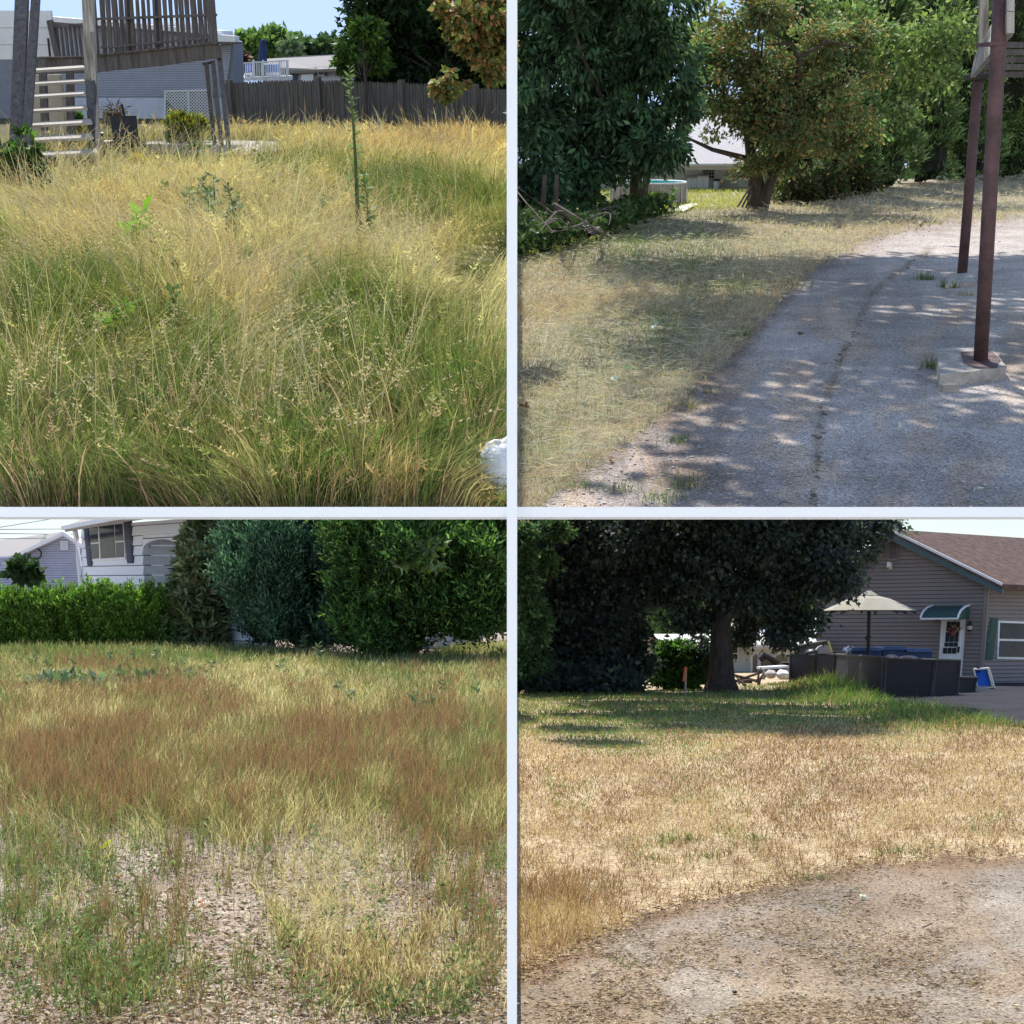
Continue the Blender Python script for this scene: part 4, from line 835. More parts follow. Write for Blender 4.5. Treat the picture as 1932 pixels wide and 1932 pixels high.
# trees ----------------------------------------------------------------------------------
XR = (.004, 99)
D2 = [(.06, .12, .07), (.085, .17, .085), (.14, .25, .12), (.05, .09, .055)]
Ym = 24.8
bl = [(1010, 110, Ym, 80, 110), (1110, 90, Ym, 100, 100), (1220, 110, Ym, 85, 90), (1010, 240, Ym - .5, 60, 70), (1100, 250, Ym, 80, 70), (1190, 240, Ym, 90, 70), (1235, 285, Ym - .6, 55, 32), (1020, 345, Ym - 1, 65, 50), (1110, 330, Ym - .5, 60, 40), (1050, -10, Ym, 130, 70), (1200, -10, Ym, 100, 70), (1290, 180, Ym, 35, 50), (1020, 390, Ym - 1.5, 60, 26), (1100, 370, Ym, 40, 22)]
tb = L.G(1203, 404)
mt = thing('maple_tree', 'large dark green maple with twin trunks filling the upper left of the slope', 'tree', L, tb)
(v, q, t3, k), C = crown(L, bl, 760, 62, .14, .055, D2, xlim=XR, shell=.9, spread=.3, droop=-.7, lobes=False, cjit=.3, zmin=.12)
part('crown', npmesh('crown', v, q, t3, k), M_LEAF, mt)
mb = MB(); mb.tube([L.W(1201, 404, tb.y), L.W(1200, 330, tb.y), L.W(1190, 200, tb.y + .1)], [.12, .095, .06], 9); limbs(mb, L.W(1196, 300, tb.y), C, 40, .04); part('trunk', mb, M_BARK, mt)
mb = MB(); mb.tube([L.W(1209, 403, tb.y - .05), L.W(1216, 360, tb.y), L.W(1224, 300, tb.y + .2)], [.07, .06, .05], 8); part('trunk', mb, M_BARKG, mt, label='thinner paler second trunk leaning right')
for x, y in ((1022, 425), (1045, 430)):
    b = L.G(x, y); solo('sapling_trunk', MB().tube([b, L.W(x + 6, 330, b.y)], [.05, .03], 6), M_BARKG, L, 'thin bare stem standing %s the brush pile' % ('at the left of' if x < 1030 else 'inside'), 'tree', b)
# centre tree
O2 = [(.16, .25, .1), (.2, .28, .12), (.25, .25, .12), (.17, .24, .1), (.38, .24, .1)]
cb = L.G(1428, 394); Yc = cb.y
ct = thing('olive_tree', 'brownish olive leaved tree with a dark forked trunk in the centre of the lawn edge', 'tree', L, cb)
bl = [(1325, 90, Yc + .6, 30, 26), (1345, 190, Yc + .4, 22, 18), (1640, 150, Yc + .2, 30, 26), (1620, 60, Yc + .5, 40, 30), (1380, 60, Yc + .3, 34, 26), (1640, 235, Yc, 22, 20), (1340, 250, Yc, 14, 12), (1470, 300, Yc - .2, 30, 20), (1400, 130, Yc, 60, 60), (1480, 160, Yc, 80, 60), (1560, 200, Yc, 70, 70), (1430, 230, Yc, 50, 50), (1500, 250, Yc - .4, 60, 55), (1590, 270, Yc, 40, 40), (1380, 200, Yc, 45, 40), (1350, 130, Yc + .3, 40, 40), (1550, 80, Yc + .3, 60, 45), (1410, 320, Yc - .3, 28, 28), (1440, 20, Yc, 60, 40)]
(v, q, t3, k), C = crown(L, bl, 560, 60, .08, .04, O2, shell=1, spread=.55, droop=-.3, cjit=.3)
part('crown', npmesh('crown', v, q, t3, k), M_LEAF, ct)
mb = MB(); mb.tube([L.W(1427, 396, Yc), L.W(1426, 340, Yc), L.W(1414, 275, Yc), L.W(1400, 180, Yc)], [.17, .13, .08, .04], 10); mb.tube([L.W(1436, 396, Yc - .05), L.W(1450, 350, Yc - .1), L.W(1480, 270, Yc), L.W(1500, 190, Yc)], [.12, .1, .07, .04], 9)
mb.tube([L.W(1424, 318, Yc - .05), L.W(1410, 299, Yc - .15), L.W(1344, 282, Yc - .2), L.W(1286, 255, Yc - .2)], [.07, .05, .035, .015], 7)
mb.tube([L.W(1500, 190, Yc), L.W(1508, 110, Yc - .3), L.W(1490, 82, Yc - .3), L.W(1440, 85, Yc - .3)], [.05, .045, .03, .01], 7); mb.tube([L.W(1508, 110, Yc - .3), L.W(1560, 78, Yc - .3), L.W(1620, 90, Yc - .3)], [.04, .03, .01], 7)
limbs(mb, L.W(1440, 250, Yc), C, 50, .03); part('trunk', mb, M_BARK, ct)
# hedge of arborvitae behind
HG = [(.14, .22, .08), (.2, .29, .11), (.1, .16, .06), (.28, .36, .16)]
for i, (x, yb, w_, l) in enumerate(((1500, 374, 62, 'leftmost dim arborvitae behind the olive tree'), (1590, 366, 60, 'second arborvitae from the left, right of the olive tree crown'), (1672, 356, 58, 'middle arborvitae with a gap at its right side'), (1752, 347, 56, 'arborvitae left of the rear rusty post'), (1832, 341, 56, 'arborvitae behind the two rusty posts'), (1910, 338, 60, 'rightmost arborvitae cut by the picture edge'))):
    b = L.G(x, yb); t = thing('arborvitae', l, 'tree', L, b, 'arborvitae hedge along the top of the lawn')
    bl = [(x, yb - 60, b.y + .9, w_, 62), (x - 4, yb - 150, b.y + .9, w_ * .95, 80), (x, yb - 250, b.y + .9, w_ * .8, 90), (x, yb - 340, b.y + .9, w_ * .6, 70)]
    (v, q, t3, k), C = crown(L, bl, 330, 52, .14, .04, HG, spread=.3, droop=.7, out=.9, shell=.25, zmin=.1, cjit=.35)
    part('crown', npmesh('crown', v, q, t3, k), M_LEAF, t); mb = MB(); [mb.blob(L.W(a, c_, b.y + .9), (L.px(rx_, b.y) * .55, .5, L.px(ry_, b.y) * .75), i) for a, c_, _, rx_, ry_ in bl]; part('dark_core', mb, M_CORE, t)  # dark filler blobs stand in for shade inside the crown
    part('trunk', MB().tube([b + V_((0, .9, 0)), b + V_((0, .9, 1.5))], [.1, .06], 7), M_BARK, t)
ftree('young_maple', 'sunlit pale green maple boughs in front of the arborvitae hedge', [(1650, 70, 30, 50, 22), (1730, 95, 30, 60, 22), (1700, 135, 30, 40, 16), (1655, 120, 30, 22, 14), (1700, 208, 29.5, 34, 9), (1655, 240, 29.5, 24, 11), (1790, 60, 30, 50, 26), (1600, 40, 30, 40, 20), (1770, 150, 30, 30, 14)], 150, 26, [(.2, .3, .09), (.28, .36, .13), (.14, .2, .07)], L, L.G(1690, 362), .13, lobes=True, spread=.9, trunk=False)
ftree('tall_back_tree', 'yellow green tree tops above the hedge at the right', [(1800, 70, 44, 70, 60), (1560, 50, 44, 80, 40), (1700, 20, 44, 100, 40), (1340, 60, 44, 40, 40)], 260, 26, [(.2, .26, .08), (.14, .2, .06), (.22, .2, .1)], L, L.G(1800, 300), .25)
for i, (x, y, w_, l) in enumerate(((1500, 384, 34, 'low dark shrub right of the olive tree trunk'), (1560, 378, 32, 'low shrub with dead twigs, middle of the row under the hedge'), (1620, 366, 34, 'low olive shrub at the right end of the row under the hedge'))):
    bush('understory_shrub', l, L, x, y, [(x, y - 28, .2, (w_, 26))], 50, 30, .09, [(.06, .09, .03), (.1, .14, .05), (.14, .1, .05)])
# sticks leaning at the centre trunk
t = thing('leaning_sticks', 'thin poles leaning against the left side of the olive tree trunk', 'sticks', L, L.G(1408, 390))
for a, b in (((1400, 391), (1420, 352)), ((1407, 392), (1421, 358)), ((1392, 390), (1417, 350))): part('stick', MB().tube([L.W(*a, Yc - .3), L.W(*b, Yc - .1)], .018, 5), M_BARKG, t)
# posts, footings, deck corner ----------------------------------------------------
pf = L.G(1830, 690); Yp = L.G(1850, 681).y; s = L.px(1, Yp)
ftg = MB(); z1 = .09; top_ = [L.G(1766, 657, z1), L.G(1870, 655, z1), L.G(1900, 692, z1), L.G(1774, 708, z1)]; ftg.ext(top_, [V_((p.x, p.y, -.02)) for p in top_])
solo('footing', ftg, mat('stained_concrete', (.5, .45, .4), .95, .3, 9, .8, 80), L, 'square concrete footing under the front rusty post', 'footing', L.G(1830, 690))
solo('rust_stain', MB().add([L.G(x, y, z1 + .004) for x, y in ((1812, 664), (1868, 660), (1888, 678), (1880, 694), (1840, 694), (1818, 684))], [(0, 1, 2, 3, 4, 5)]), M_RUST, L, kind='structure')
t = thing('steel_post', 'thick front rusty maroon post standing on the concrete footing', 'post', L, L.G(1850, 681, z1)); Yq = L.G(1850, 681, z1).y
mb = MB(); mb.tube([L.W(1850, 681, Yq), L.W(1867, 380, Yq), L.W(1884, 80, Yq), L.W(1889, -20, Yq)], 12 * s, 18); part('shaft', mb, M_RUST, t, smooth=True)
part('base_plate', MB().tube([L.W(1850, 682, Yq), L.W(1850, 679, Yq)], 15 * s, 18), M_RUST, t)
part('cap_plate', MB().ps(L, [(1868, 79), (1900, 76), (1900, 84), (1868, 86)], Yq - .05, .3), M_RUST, t)
Yr = L.G(1815, 520).y; t = thing('steel_post', 'thinner rear rusty post standing farther back under the deck corner', 'post', L, L.G(1815, 520)); s2 = L.px(1, Yr)
part('shaft', MB().tube([L.W(1815, 520, Yr), L.W(1831, 330, Yr), L.W(1845, 149, Yr)], 8.7 * s2, 16), M_RUST, t, smooth=True)
part('cap_plate', MB().ps(L, [(1833, 141), (1868, 137), (1868, 147), (1836, 151)], Yr - .1, .3), M_BLACK, t)
mb = MB(); tq = [L.G(1786, 518, .05), L.G(1834, 514, .05), L.G(1842, 532, .05), L.G(1784, 536, .05)]; mb.ext(tq, [V_((p.x, p.y, -.02)) for p in tq]); solo('footing', mb, MATS['stained_concrete'], L, 'low weedy concrete footing under the rear rusty post', 'footing', L.G(1815, 525))
t = thing('deck_corner', 'weathered wooden deck corner resting on the two rusty posts at the upper right', 'deck', L, L.G(1860, 600))
Yk = Yr - .4
f = [L.W(1830, 148, Yr + .1), L.W(1900, 62, Yq - .2), L.W(1900, 22, Yq - .2), L.W(1838, 112, Yr + .1)]; part('fascia_board', MB().ext(f, [p + V_((.05, .02, 0)) for p in f]), M_WOODP, t)
f = [L.W(1838, 111, Yr + .12), L.W(1900, 21, Yq - .18), L.W(1900, -6, Yq - .18), L.W(1846, 88, Yr + .12)]; part('fascia_board', MB().ext(f, [p + V_((.05, .02, 0)) for p in f]), M_WOODP, t)
part('corner_post', MB().bar(L, (1857, 100), (1857, -20), 17, Yr + .3), M_WOODP, t)
for i in range(5):
    k_ = i / 5; part('deck_board', MB().ps(L, [(1840 + 12 * i, 146 - 14 * i), (1990, 146 - 14 * i), (1990, 135 - 14 * i), (1848 + 12 * i, 135 - 14 * i)], Yr + .1 - (Yr - Yq) * k_, .06), M_WOOD, t)
c = L.G(1790, 742); solo('wood_block', MB().box(c + V_((0, 0, .028)), (L.px(31, c.y), .07, .05), .05), M_WOODL, L, 'small split wood block lying on the asphalt below the footing', 'wood block', c)
for x, y, cl, l, nm in ((1237, 628, (.6, .75, .8), 'pale blue plastic wrapper lying in the mown grass', 'wrapper'), (1190, 712, (.3, .6, .4), 'small green leaf standing up in the dry grass', 'fallen_leaf'), (1165, 736, (.7, .72, .75), 'crumpled clear wrapper in the straw near the soil', 'wrapper'), (1465, 765, (.55, .5, .42), 'pale twig stub on the asphalt centre', 'twig'), (990, 787, (.2, .07, .03), 'dark red dead leaf at the left picture edge', 'fallen_leaf'), (1857, 722, (.35, .1, .05), 'reddish dead leaf in front of the concrete footing', 'fallen_leaf'), (1146, 877, (.3, .2, .12), 'curled brown leaf on the soil', 'fallen_leaf'), (1504, 634, (.3, .2, .12), 'curled brown leaf on the asphalt beside the crack', 'fallen_leaf'), (1700, 812, (.8, .8, .8), 'tiny white scrap on the driveway near the sunny patch', 'scrap'), (1840, 930, (.8, .8, .8), 'white scrap near the lower right picture edge', 'scrap')):
    c = L.G(x, y); r_ = L.px(7, c.y); c.z = .06 if y < 800 and x < 1300 else .03
    v, q, t3, k = leaves(np.array(c)[None] + rng.normal(0, r_ * .3, (3, 3)) * [1, 1, .3], rng.normal(size=(3, 3)) * [1, .6, .4], r_ * 2, r_ * 1.3, np.tile(cl, (3, 1)), fold=.4); solo(nm, npmesh(nm, v, q, t3, k), M_DRY, L, l, 'leaf' if 'leaf' in nm else 'litter', c)
# overhead boughs of a tree leaning over the drive, the source of the dappled shade
ob = L.G(2420, 760)
t = thing('shade_tree', 'wide crown above the top of the picture that dapples the driveway with shade', 'tree', L, ob)
cs = []
for i in range(900):
    x = rng.uniform(.3, 6.5); y = rng.uniform(9.5, 25.0); cs.append((x, y, 4.6 + .12 * (y - 6) + rng.normal(0, .25)))
cs = np.array(cs); cs = cs[fbm(cs[:, 0], cs[:, 1], 2.0, 92) < .59]; idx = np.repeat(np.arange(len(cs)), 46); Pq = cs[idx] + rng.normal(size=(len(idx), 3)) * [.34, .34, .15]
dmn = fbm(Pq[:, 0], Pq[:, 1], 1.3, 91) > .2; Pq = Pq[dmn]
v, q, t3, k = leaves(Pq, rng.normal(size=(len(Pq), 3)) * [1, 1, .4], .2, .14, pal(len(Pq), D2)); part('crown', npmesh('crown', v, q, t3, k), M_LEAF, t)
mb = MB(); mb.tube([ob, ob + V_((-.1, .5, 2.5)), ob + V_((-1.5, 3, 4.6))], [.2, .16, .1], 9); limbs(mb, ob + V_((-.6, 1.5, 3.4)), cs, 18, .05); part('trunk', mb, M_BARK, t)
# ================================================================== LOWER LEFT: front yard with hedge and raised ranch
L = BL
m_mulch = ground_mat('gravelly_dirt', [(.16, .12, .09), (.30, .245, .20), (.44, .385, .33)], 1.6, 26, .45, (.6, 90))
gsheet('dirt', L, m_mulch, np.linspace(-22, -.002, 90), np.concatenate([np.linspace(4.6, 13, 80), np.linspace(13.4, 70, 50)]), .03, -.02, 5)
# far left grey house
Y3 = 52.0
gh = thing('grey_house', 'small pale grey gabled house at the far left behind the hedge', 'house', L, L.G(110, 1190))
part('wall', MB().ps(L, [(-40, 1250), (163, 1250), (160, 1034), (119, 1006), (38, 1046), (-40, 1060)], Y3, .5), M_GAP, gh)
sd_ = MB()
for k in range(48):
    y0 = 1130 - k * 4.5; y1 = y0 - 3.7
    if y1 < 1008: break
    xl = -40 if y1 > 1046 else 38 + (1046 - y1) * 2.02; xr = 160 if y1 > 1034 else 160 - (1034 - y1) * 1.46
    f = [L.W(xl, y0, Y3 - .06), L.W(xr, y0, Y3 - .06), L.W(xr, y1, Y3 - .01), L.W(xl, y1, Y3 - .01)]; sd_.ext(f, [p + V_((0, .05, 0)) for p in f])
part('siding', sd_, mat('lavender_siding', (.5, .5, .6), .7, .06, 3, .1), gh, kind='stuff')
f = [L.W(30, 1048, Y3 - .4), L.W(119, 1003, Y3 - .4), L.W(-20, 1022, Y3 + 7), L.W(-90, 1060, Y3 + 7)]; part('roof', MB().ext(f, [p + V_((0, .05, -.12)) for p in f]), M_ROOFG, gh)
part('rake_board', MB().bar(L, (26, 1050), (120, 1006), 6, Y3 - .42, None, .3), M_WHITE, gh); part('rake_board', MB().bar(L, (119, 1006), (166, 1038), 6, Y3 - .45, None, .3), M_WHITE, gh)
vt = part('gable_vent', MB().ps(L, [(114, 1021), (127, 1021), (127, 1037), (114, 1037)], Y3 - .12, .08), M_WHITE, gh)
for i in range(5): part('slat', MB().ps(L, [(115.5, 1023 + i * 2.7), (125.5, 1023 + i * 2.7), (125.5, 1024.3 + i * 2.7), (115.5, 1024.3 + i * 2.7)], Y3 - .15, .03), M_CONCB, vt)
cb_ = []
for k in range(14): a = k / 13 * 4.4; cb_.append(L.W(66 - 12 * math.cos(a), 1045 + 11 * math.sin(a), Y3 - .2))
part('service_cable', MB().tube(cb_, .03, 5), M_BLACK, gh)
# raised ranch
hd = V_((.62, -.78, 0)); A0 = L.G(166, 1190); A0 = V_((A0.x, A0.y, 0)); Yo = 40.0; A0 = L.W(158, 1100, Yo); A0.z = 0
hf = Fac(L, A0, A0 + hd * 5)
rh = thing('raised_ranch_house', 'white wide shingled split level house with a bay of three windows and an arched entry', 'house', L, A0)
uL = 0.0; uR = hf.uz(500, 1050)[0]; ztop = hf.uz(148, 994)[1]
z545 = hf.uz(300, 1105)[1]; z465 = hf.uz(300, 1086)[1]; course = z465 - z545
ar_u0 = hf.uz(272.4, 1080)[0]; ar_u1 = hf.uz(340.2, 1080)[0]; ar_sp = hf.uz(272.4, 1038)[1]; ar_tp = hf.uz(306, 1017)[1]
holes = [(ar_u0, ar_u1, -1, ar_tp + .02)]
outline = [(uL, -.2), (uR, -.2), (uR, ztop), (uL, ztop)]
z0 = z545 - 12 * course
sh_m = mat('white_shingle_siding', (.82, .84, .9), .7, .05, 4, .25, 25, stretch=(30, 30, .5))
for sbm in strips(hf, outline, course, holes, z0, .035, .022): part('siding_board', sbm, sh_m, rh)
part('wall', hf.rect(MB(), uL + .01, ar_u0 - .01, -.2, ztop - .02, -.2, -.03), mat('siding_gap_shade', (.22, .24, .3), .9, .1), rh)
part('wall', hf.rect(MB(), ar_u1 + .01, uR, -.2, ztop - .02, -.2, -.03), MATS['siding_gap_shade'], rh)
part('wall', hf.rect(MB(), ar_u0 - .01, ar_u1 + .01, ar_tp + .03, ztop - .02, -.2, -.03), MATS['siding_gap_shade'], rh)
part('end_wall', MB().ext([hf.p3(0, -.2, 0), hf.p3(0, ztop, 0), hf.p3(0, ztop, -3), hf.p3(0, -.2, -3)], [hf.p3(.05, -.2, 0), hf.p3(.05, ztop, 0), hf.p3(.05, ztop, -3), hf.p3(.05, -.2, -3)]), sh_m, rh)
# arch surround (two spandrels) and recess
am = (ar_u0 + ar_u1) / 2
for sgn, ue in ((-1, ar_u0), (1, ar_u1)):
    pts = [(ue, ar_tp + .02), (ue, ar_sp)]
    for k in range(1, 8):
        a = k / 7 * math.pi / 2; uu = ue + (am - ue) * math.sin(a) * .98; pts.append((ue + (am - ue) * (1 - math.cos(a)), ar_sp + (ar_tp - ar_sp) * math.sin(a)))
    pts.append((am, ar_tp + .02)); part('arch_spandrel', hf.poly(MB(), pts, -.1, .02), sh_m, rh)
dp = 1.1
zc = z0
while zc < ar_tp + .3:
    part('recess_board', hf.rect(MB(), ar_u0 - .05, ar_u1 + .05, zc + .03, zc + course, -dp - .05, -dp), M_WHITE, rh)
    part('recess_board', MB().ext([hf.p3(ar_u0, zc + .03, 0), hf.p3(ar_u0, zc + course, 0), hf.p3(ar_u0, zc + course, -dp), hf.p3(ar_u0, zc + .03, -dp)], [hf.p3(ar_u0 - .05, zc + .03, 0), hf.p3(ar_u0 - .05, zc + course, 0), hf.p3(ar_u0 - .05, zc + course, -dp), hf.p3(ar_u0 - .05, zc + .03, -dp)]), M_WHITE, rh)
    part('recess_board', MB().ext([hf.p3(ar_u1, zc + .03, 0), hf.p3(ar_u1, zc + course, 0), hf.p3(ar_u1, zc + course, -dp), hf.p3(ar_u1, zc + .03, -dp)], [hf.p3(ar_u1 + .05, zc + .03, 0), hf.p3(ar_u1 + .05, zc + course, 0), hf.p3(ar_u1 + .05, zc + course, -dp), hf.p3(ar_u1 + .05, zc + .03, -dp)]), M_WHITE, rh)
    zc += course
part('recess_ceiling', MB().ext([hf.p3(ar_u0, ar_tp + .05, 0), hf.p3(ar_u1, ar_tp + .05, 0), hf.p3(ar_u1, ar_tp + .05, -dp), hf.p3(ar_u0, ar_tp + .05, -dp)], [hf.p3(ar_u0, ar_tp + .12, 0), hf.p3(ar_u1, ar_tp + .12, 0), hf.p3(ar_u1, ar_tp + .12, -dp), hf.p3(ar_u0, ar_tp + .12, -dp)]), M_WHITE, rh)
fr = Fac(L, hf.p3(0, 0, -dp), hf.p3(5, 0, -dp))
dr = part('door_frame', fr.ppoly(MB(), [(315, 1140), (314, 1055), (352, 1054), (352, 1140)], 0, .06), M_SHUT, rh)
part('door', fr.ppoly(MB(), [(317.5, 1140), (317, 1061), (352, 1060), (352, 1140)], .06, .12), M_WHITE, dr); part('door_glass', fr.ppoly(MB(), [(322, 1140), (321, 1067), (350, 1066), (350, 1140)], .12, .15), M_GLASS, dr)
def window(fac, pix, parent, bars, fm=M_WHITE, gm=M_GLASS, proud=.06, fw=2.6):
    w_ = part('window', fac.ppoly(MB(), pix, -.02, proud), fm, parent)
    for q in bars: part('pane', fac.ppoly(MB(), q, proud, proud + .012), gm, w_)
    return w_
window(hf, [(171.5, 985), (236, 982), (240.5, 1056), (178, 1059)], rh, [
    [(174, 995), (188, 994), (189.5, 1023), (175.5, 1024)], [(175.5, 1027), (189.8, 1026), (191, 1053.5), (178, 1055)],
    [(191.5, 994), (219, 990), (222.5, 1052), (194.5, 1054)],
    [(221, 990), (235, 988.5), (237, 1020), (222.5, 1021)], [(222.8, 1024), (237.3, 1023), (238.5, 1051), (224, 1052)]])
def shutter(fac, pix, parent, m, n=14, proud=.05):
    s_ = part('shutter', fac.ppoly(MB(), pix, 0, proud), m, parent); (a, b, c, d) = [V_((*fac.uz(*p), 0)) for p in pix]
    for i in range(n):
        t0, t1 = (i + .2) / n, (i + .75) / n
        if n > 8 and abs(i - n // 2) < 1: continue
        l0, l1, r0, r1 = a.lerp(d, t0), a.lerp(d, t1), b.lerp(c, t0), b.lerp(c, t1); q = [l0.lerp(r0, .15), l0.lerp(r0, .85), l1.lerp(r1, .85), l1.lerp(r1, .15)]
        part('slat', fac.poly(MB(), [(v_.x, v_.y) for v_ in q], proud, proud + .02), m, s_)
shutter(hf, [(160.5, 993), (171, 991.5), (177.5, 1067.5), (168, 1068)], rh, M_SHUT); shutter(hf, [(236, 979.7), (249.5, 979.5), (255, 1063), (243, 1063)], rh, M_SHUT)
shutter(hf, [(369, 960), (386, 960), (386, 992), (369, 993)], rh, M_SHUT); window(hf, [(387, 955), (440, 952), (440, 992), (387, 992)], rh, [[(390, 958), (412, 957), (412, 989), (390, 989)], [(415, 957), (437, 956), (437, 988), (415, 989)]])
for s_, x in (('8', 268), ('4', 271.6)):
    pc = hf.p3(*hf.uz(x, 1095), .07); text_part(s_, L.px(8.5, 38), pc, hf.u, M_SHUT, rh, 'house_number')
# eave, gutter, downspout
ev = [(120, 996), (275, 973), (470, 945)]
fe_ = Fac(L, hf.p3(0, 0, 1.0), hf.p3(5, 0, 1.0))
part('gutter', fe_.ppoly(MB(), [(122, 1000), (122, 993), (300, 958), (520, 920), (520, 930), (300, 968)], -.1, .1), M_WHITE, rh)
a = [fe_.p3(*fe_.uz(122, 993), 0), fe_.p3(*fe_.uz(520, 922), 0)]; bk = [p - fe_.n * 4 + V_((0, 0, 1.6)) for p in a]; f = [a[0], a[1], bk[1], bk[0]]
part('roof', MB().ext(f, [p + V_((0, 0, -.15)) for p in f]), M_ROOFG, rh)
sf = [fe_.p3(*fe_.uz(124, 999), -.05), fe_.p3(*fe_.uz(520, 931), -.05)]; f = [sf[0], sf[1], hf.p3(hf.uz(500, 1050)[0] + 1, hf.uz(268, 976)[1] + .1, 0), hf.p3(-.2, ztop + .02, 0)]; part('soffit', MB().ext(f, [p + V_((0, 0, .06)) for p in f]), M_SHUT, rh)
part('downspout', MB().tube([fe_.p3(*fe_.uz(134, 999), -.1), hf.p3(*hf.uz(150, 1018), .08), hf.p3(*hf.uz(153, 1050), .08), hf.p3(*hf.uz(160, 1120), .08)], .07, 6), M_WHITE, rh)
# wires
for i, (a, b, l) in enumerate((((0, 989), (130, 974), 'topmost power line crossing the left sky'), ((0, 993), (132, 998), 'second power line from the top in the left sky'), ((0, 1001), (140, 1008), 'third power line from the top in the left sky'), ((0, 1011), (150, 1014), 'lowest power line just above the grey house roof'))):
    p, q = L.W(*a, 44), L.W(*b, 60); p = p.lerp(q, -1.2); solo('power_line', MB().tube([p, p.lerp(q, .5) - V_((0, 0, .1)), q], .011, 4), M_BLACK, L, l, 'cable', p)
# hedge --------------------------------------------------------------------
HD = [(.14, .26, .04), (.1, .2, .035), (.22, .36, .06)]
hb = L.G(170, 1228); t = thing('clipped_hedge', 'bright green clipped evergreen hedge running along the left', 'hedge', L, hb); Yg = hb.y
bl = []
for x in range(-20, 310, 22): bl.append((x, 1138 + 4 * math.sin(x / 17) - x * .01, Yg + .6, 20, 18, 26)); bl.append((x + 8, 1160, Yg + .4, 22, 24, 24)); bl.append((x, 1185, Yg + .4, 22, 30, 22)); bl.append((x, 1215, Yg + .4, 22, 14, 22))
def sprays(lot, blobs, nclus, per, Lf, Wf, cols, upb=1.0, csz=.5, xlim=None, frontal=True, jit=.15, cj=.3, zmin=.02, fan=.45):
    """conifer sprays: tight upright tufts of needles seated on the surface of the blobs"""
    C = []; N = []; vol = np.array([b[3] * b[4] for b in blobs], float); cnt = rng.multinomial(nclus, vol / vol.sum())
    for b, k in zip(blobs, cnt):
        if not k: continue
        c = np.array(lot.W(b[0], b[1], b[2])); r = np.array([lot.px(b[3], b[2]), lot.px(b[5] if len(b) > 5 else b[3], b[2]), lot.px(b[4], b[2])]); d = unit(rng.normal(size=(k, 3)))
        if frontal: d[:, 1] = -np.abs(d[:, 1])
        C.append(c + d * r * (.85 + .2 * rng.random((k, 1)))); N.append(d)
    C = np.concatenate(C); N = np.concatenate(N); n = len(C) * per; idx = np.repeat(np.arange(len(C)), per); ax = unit(N * .55 + np.array([0, 0, upb]) + rng.normal(0, .25, N.shape))[idx]
    sz = (csz * (.6 + .8 * rng.random(len(C))))[idx][:, None]; tt_ = rng.random((n, 1)); P = C[idx] + ax * sz * (tt_ - .3) + rng.normal(0, .16, (n, 3)) * sz * (1.1 - .8 * tt_); dr_ = ax + rng.normal(0, fan, (n, 3))
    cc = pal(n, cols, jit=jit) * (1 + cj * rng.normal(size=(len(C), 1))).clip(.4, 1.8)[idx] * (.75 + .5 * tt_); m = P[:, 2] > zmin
    if xlim is not None: m &= (P[:, 0] > xlim[0]) & (P[:, 0] < xlim[1])
    return leaves(P[m], dr_[m], Lf * (.6 + .7 * rng.random(m.sum())), Wf, cc[m].clip(.004, .9)), C
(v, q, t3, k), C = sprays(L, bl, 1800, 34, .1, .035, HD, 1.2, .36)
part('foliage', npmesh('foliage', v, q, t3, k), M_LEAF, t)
mb = MB(); [mb.blob(L.W(b[0], b[1], Yg + 1.0), (L.px(b[3], Yg) * 1.0, .5, L.px(b[4], Yg) * .85), i) for i, b in enumerate(bl)]; part('dark_core', mb, M_CORE, t)  # dark filler row painted as the hedge's inner shade
weed('oak_seedling', 'pale leafed sapling growing out of the hedge face', L, 146, 1216, 1160, 8, .42, [(.2, .28, .1), (.3, .36, .05)], wide=.55)
weed('oak_seedling', 'lime leafed shoot on top of the right hedge end', L, 296, 1200, 1100, 7, .3, [(.2, .36, .05)], wide=.4)
# dark twig at far left
ftree('left_branch', 'dark leafy bough poking in at the far left above the hedge', [(40, 1072, 30, 26, 10), (52, 1080, 30, 16, 7)], 14, 16, [(.04, .08, .03)], L, L.G(-20, 1215), .26, trunk=False)
XB = (-99, -.01)
def lumps(bs, k, r0, r1, dy, seed):
    q = random.Random(seed); out = list(bs)
    for b in bs:
        for _ in range(k):
            a, t_ = q.uniform(0, 6.28), q.uniform(.2, .95); r = q.uniform(r0, r1); out.append((b[0] + math.cos(a) * b[3] * t_, b[1] + math.sin(a) * b[4] * t_, b[2] - q.uniform(.2, dy), r, r * q.uniform(.8, 1.3)))
    return out
def shrub(name, label, blobs, n, per, Lf, Wf, cols, base, core=True, m=None, cat='shrub', trunk=None, **kw):
    t = thing(name, label, cat, L, base); (v, q, t3, k), C = sprays(L, blobs, n, per, Lf, Wf, cols, xlim=XB, **kw); part('foliage', npmesh('foliage', v, q, t3, k), m or M_LEAF, t)
    if core: mb = MB(); [mb.blob(L.W(b[0], b[1], b[2] + .35), (L.px(b[3], b[2]) * .84, min(.6, L.px(b[3], b[2]) * .8), L.px(b[4], b[2]) * .86), i, 10, 8) for i, b in enumerate(blobs)]; mb.v = [V_((min(p.x, -.02), p.y, p.z)) for p in mb.v]; part('dark_core', mb, M_CORE, t)  # solid dark core, shade inside the shrub painted as colour
    if trunk:
        mb = MB(); mb.tube(*trunk); limbs(mb, V_(trunk[0][-1]), C, 14, .07); part('trunk', mb, M_BARK, t)
    return t, C
Yr_ = L.G(400, 1224).y
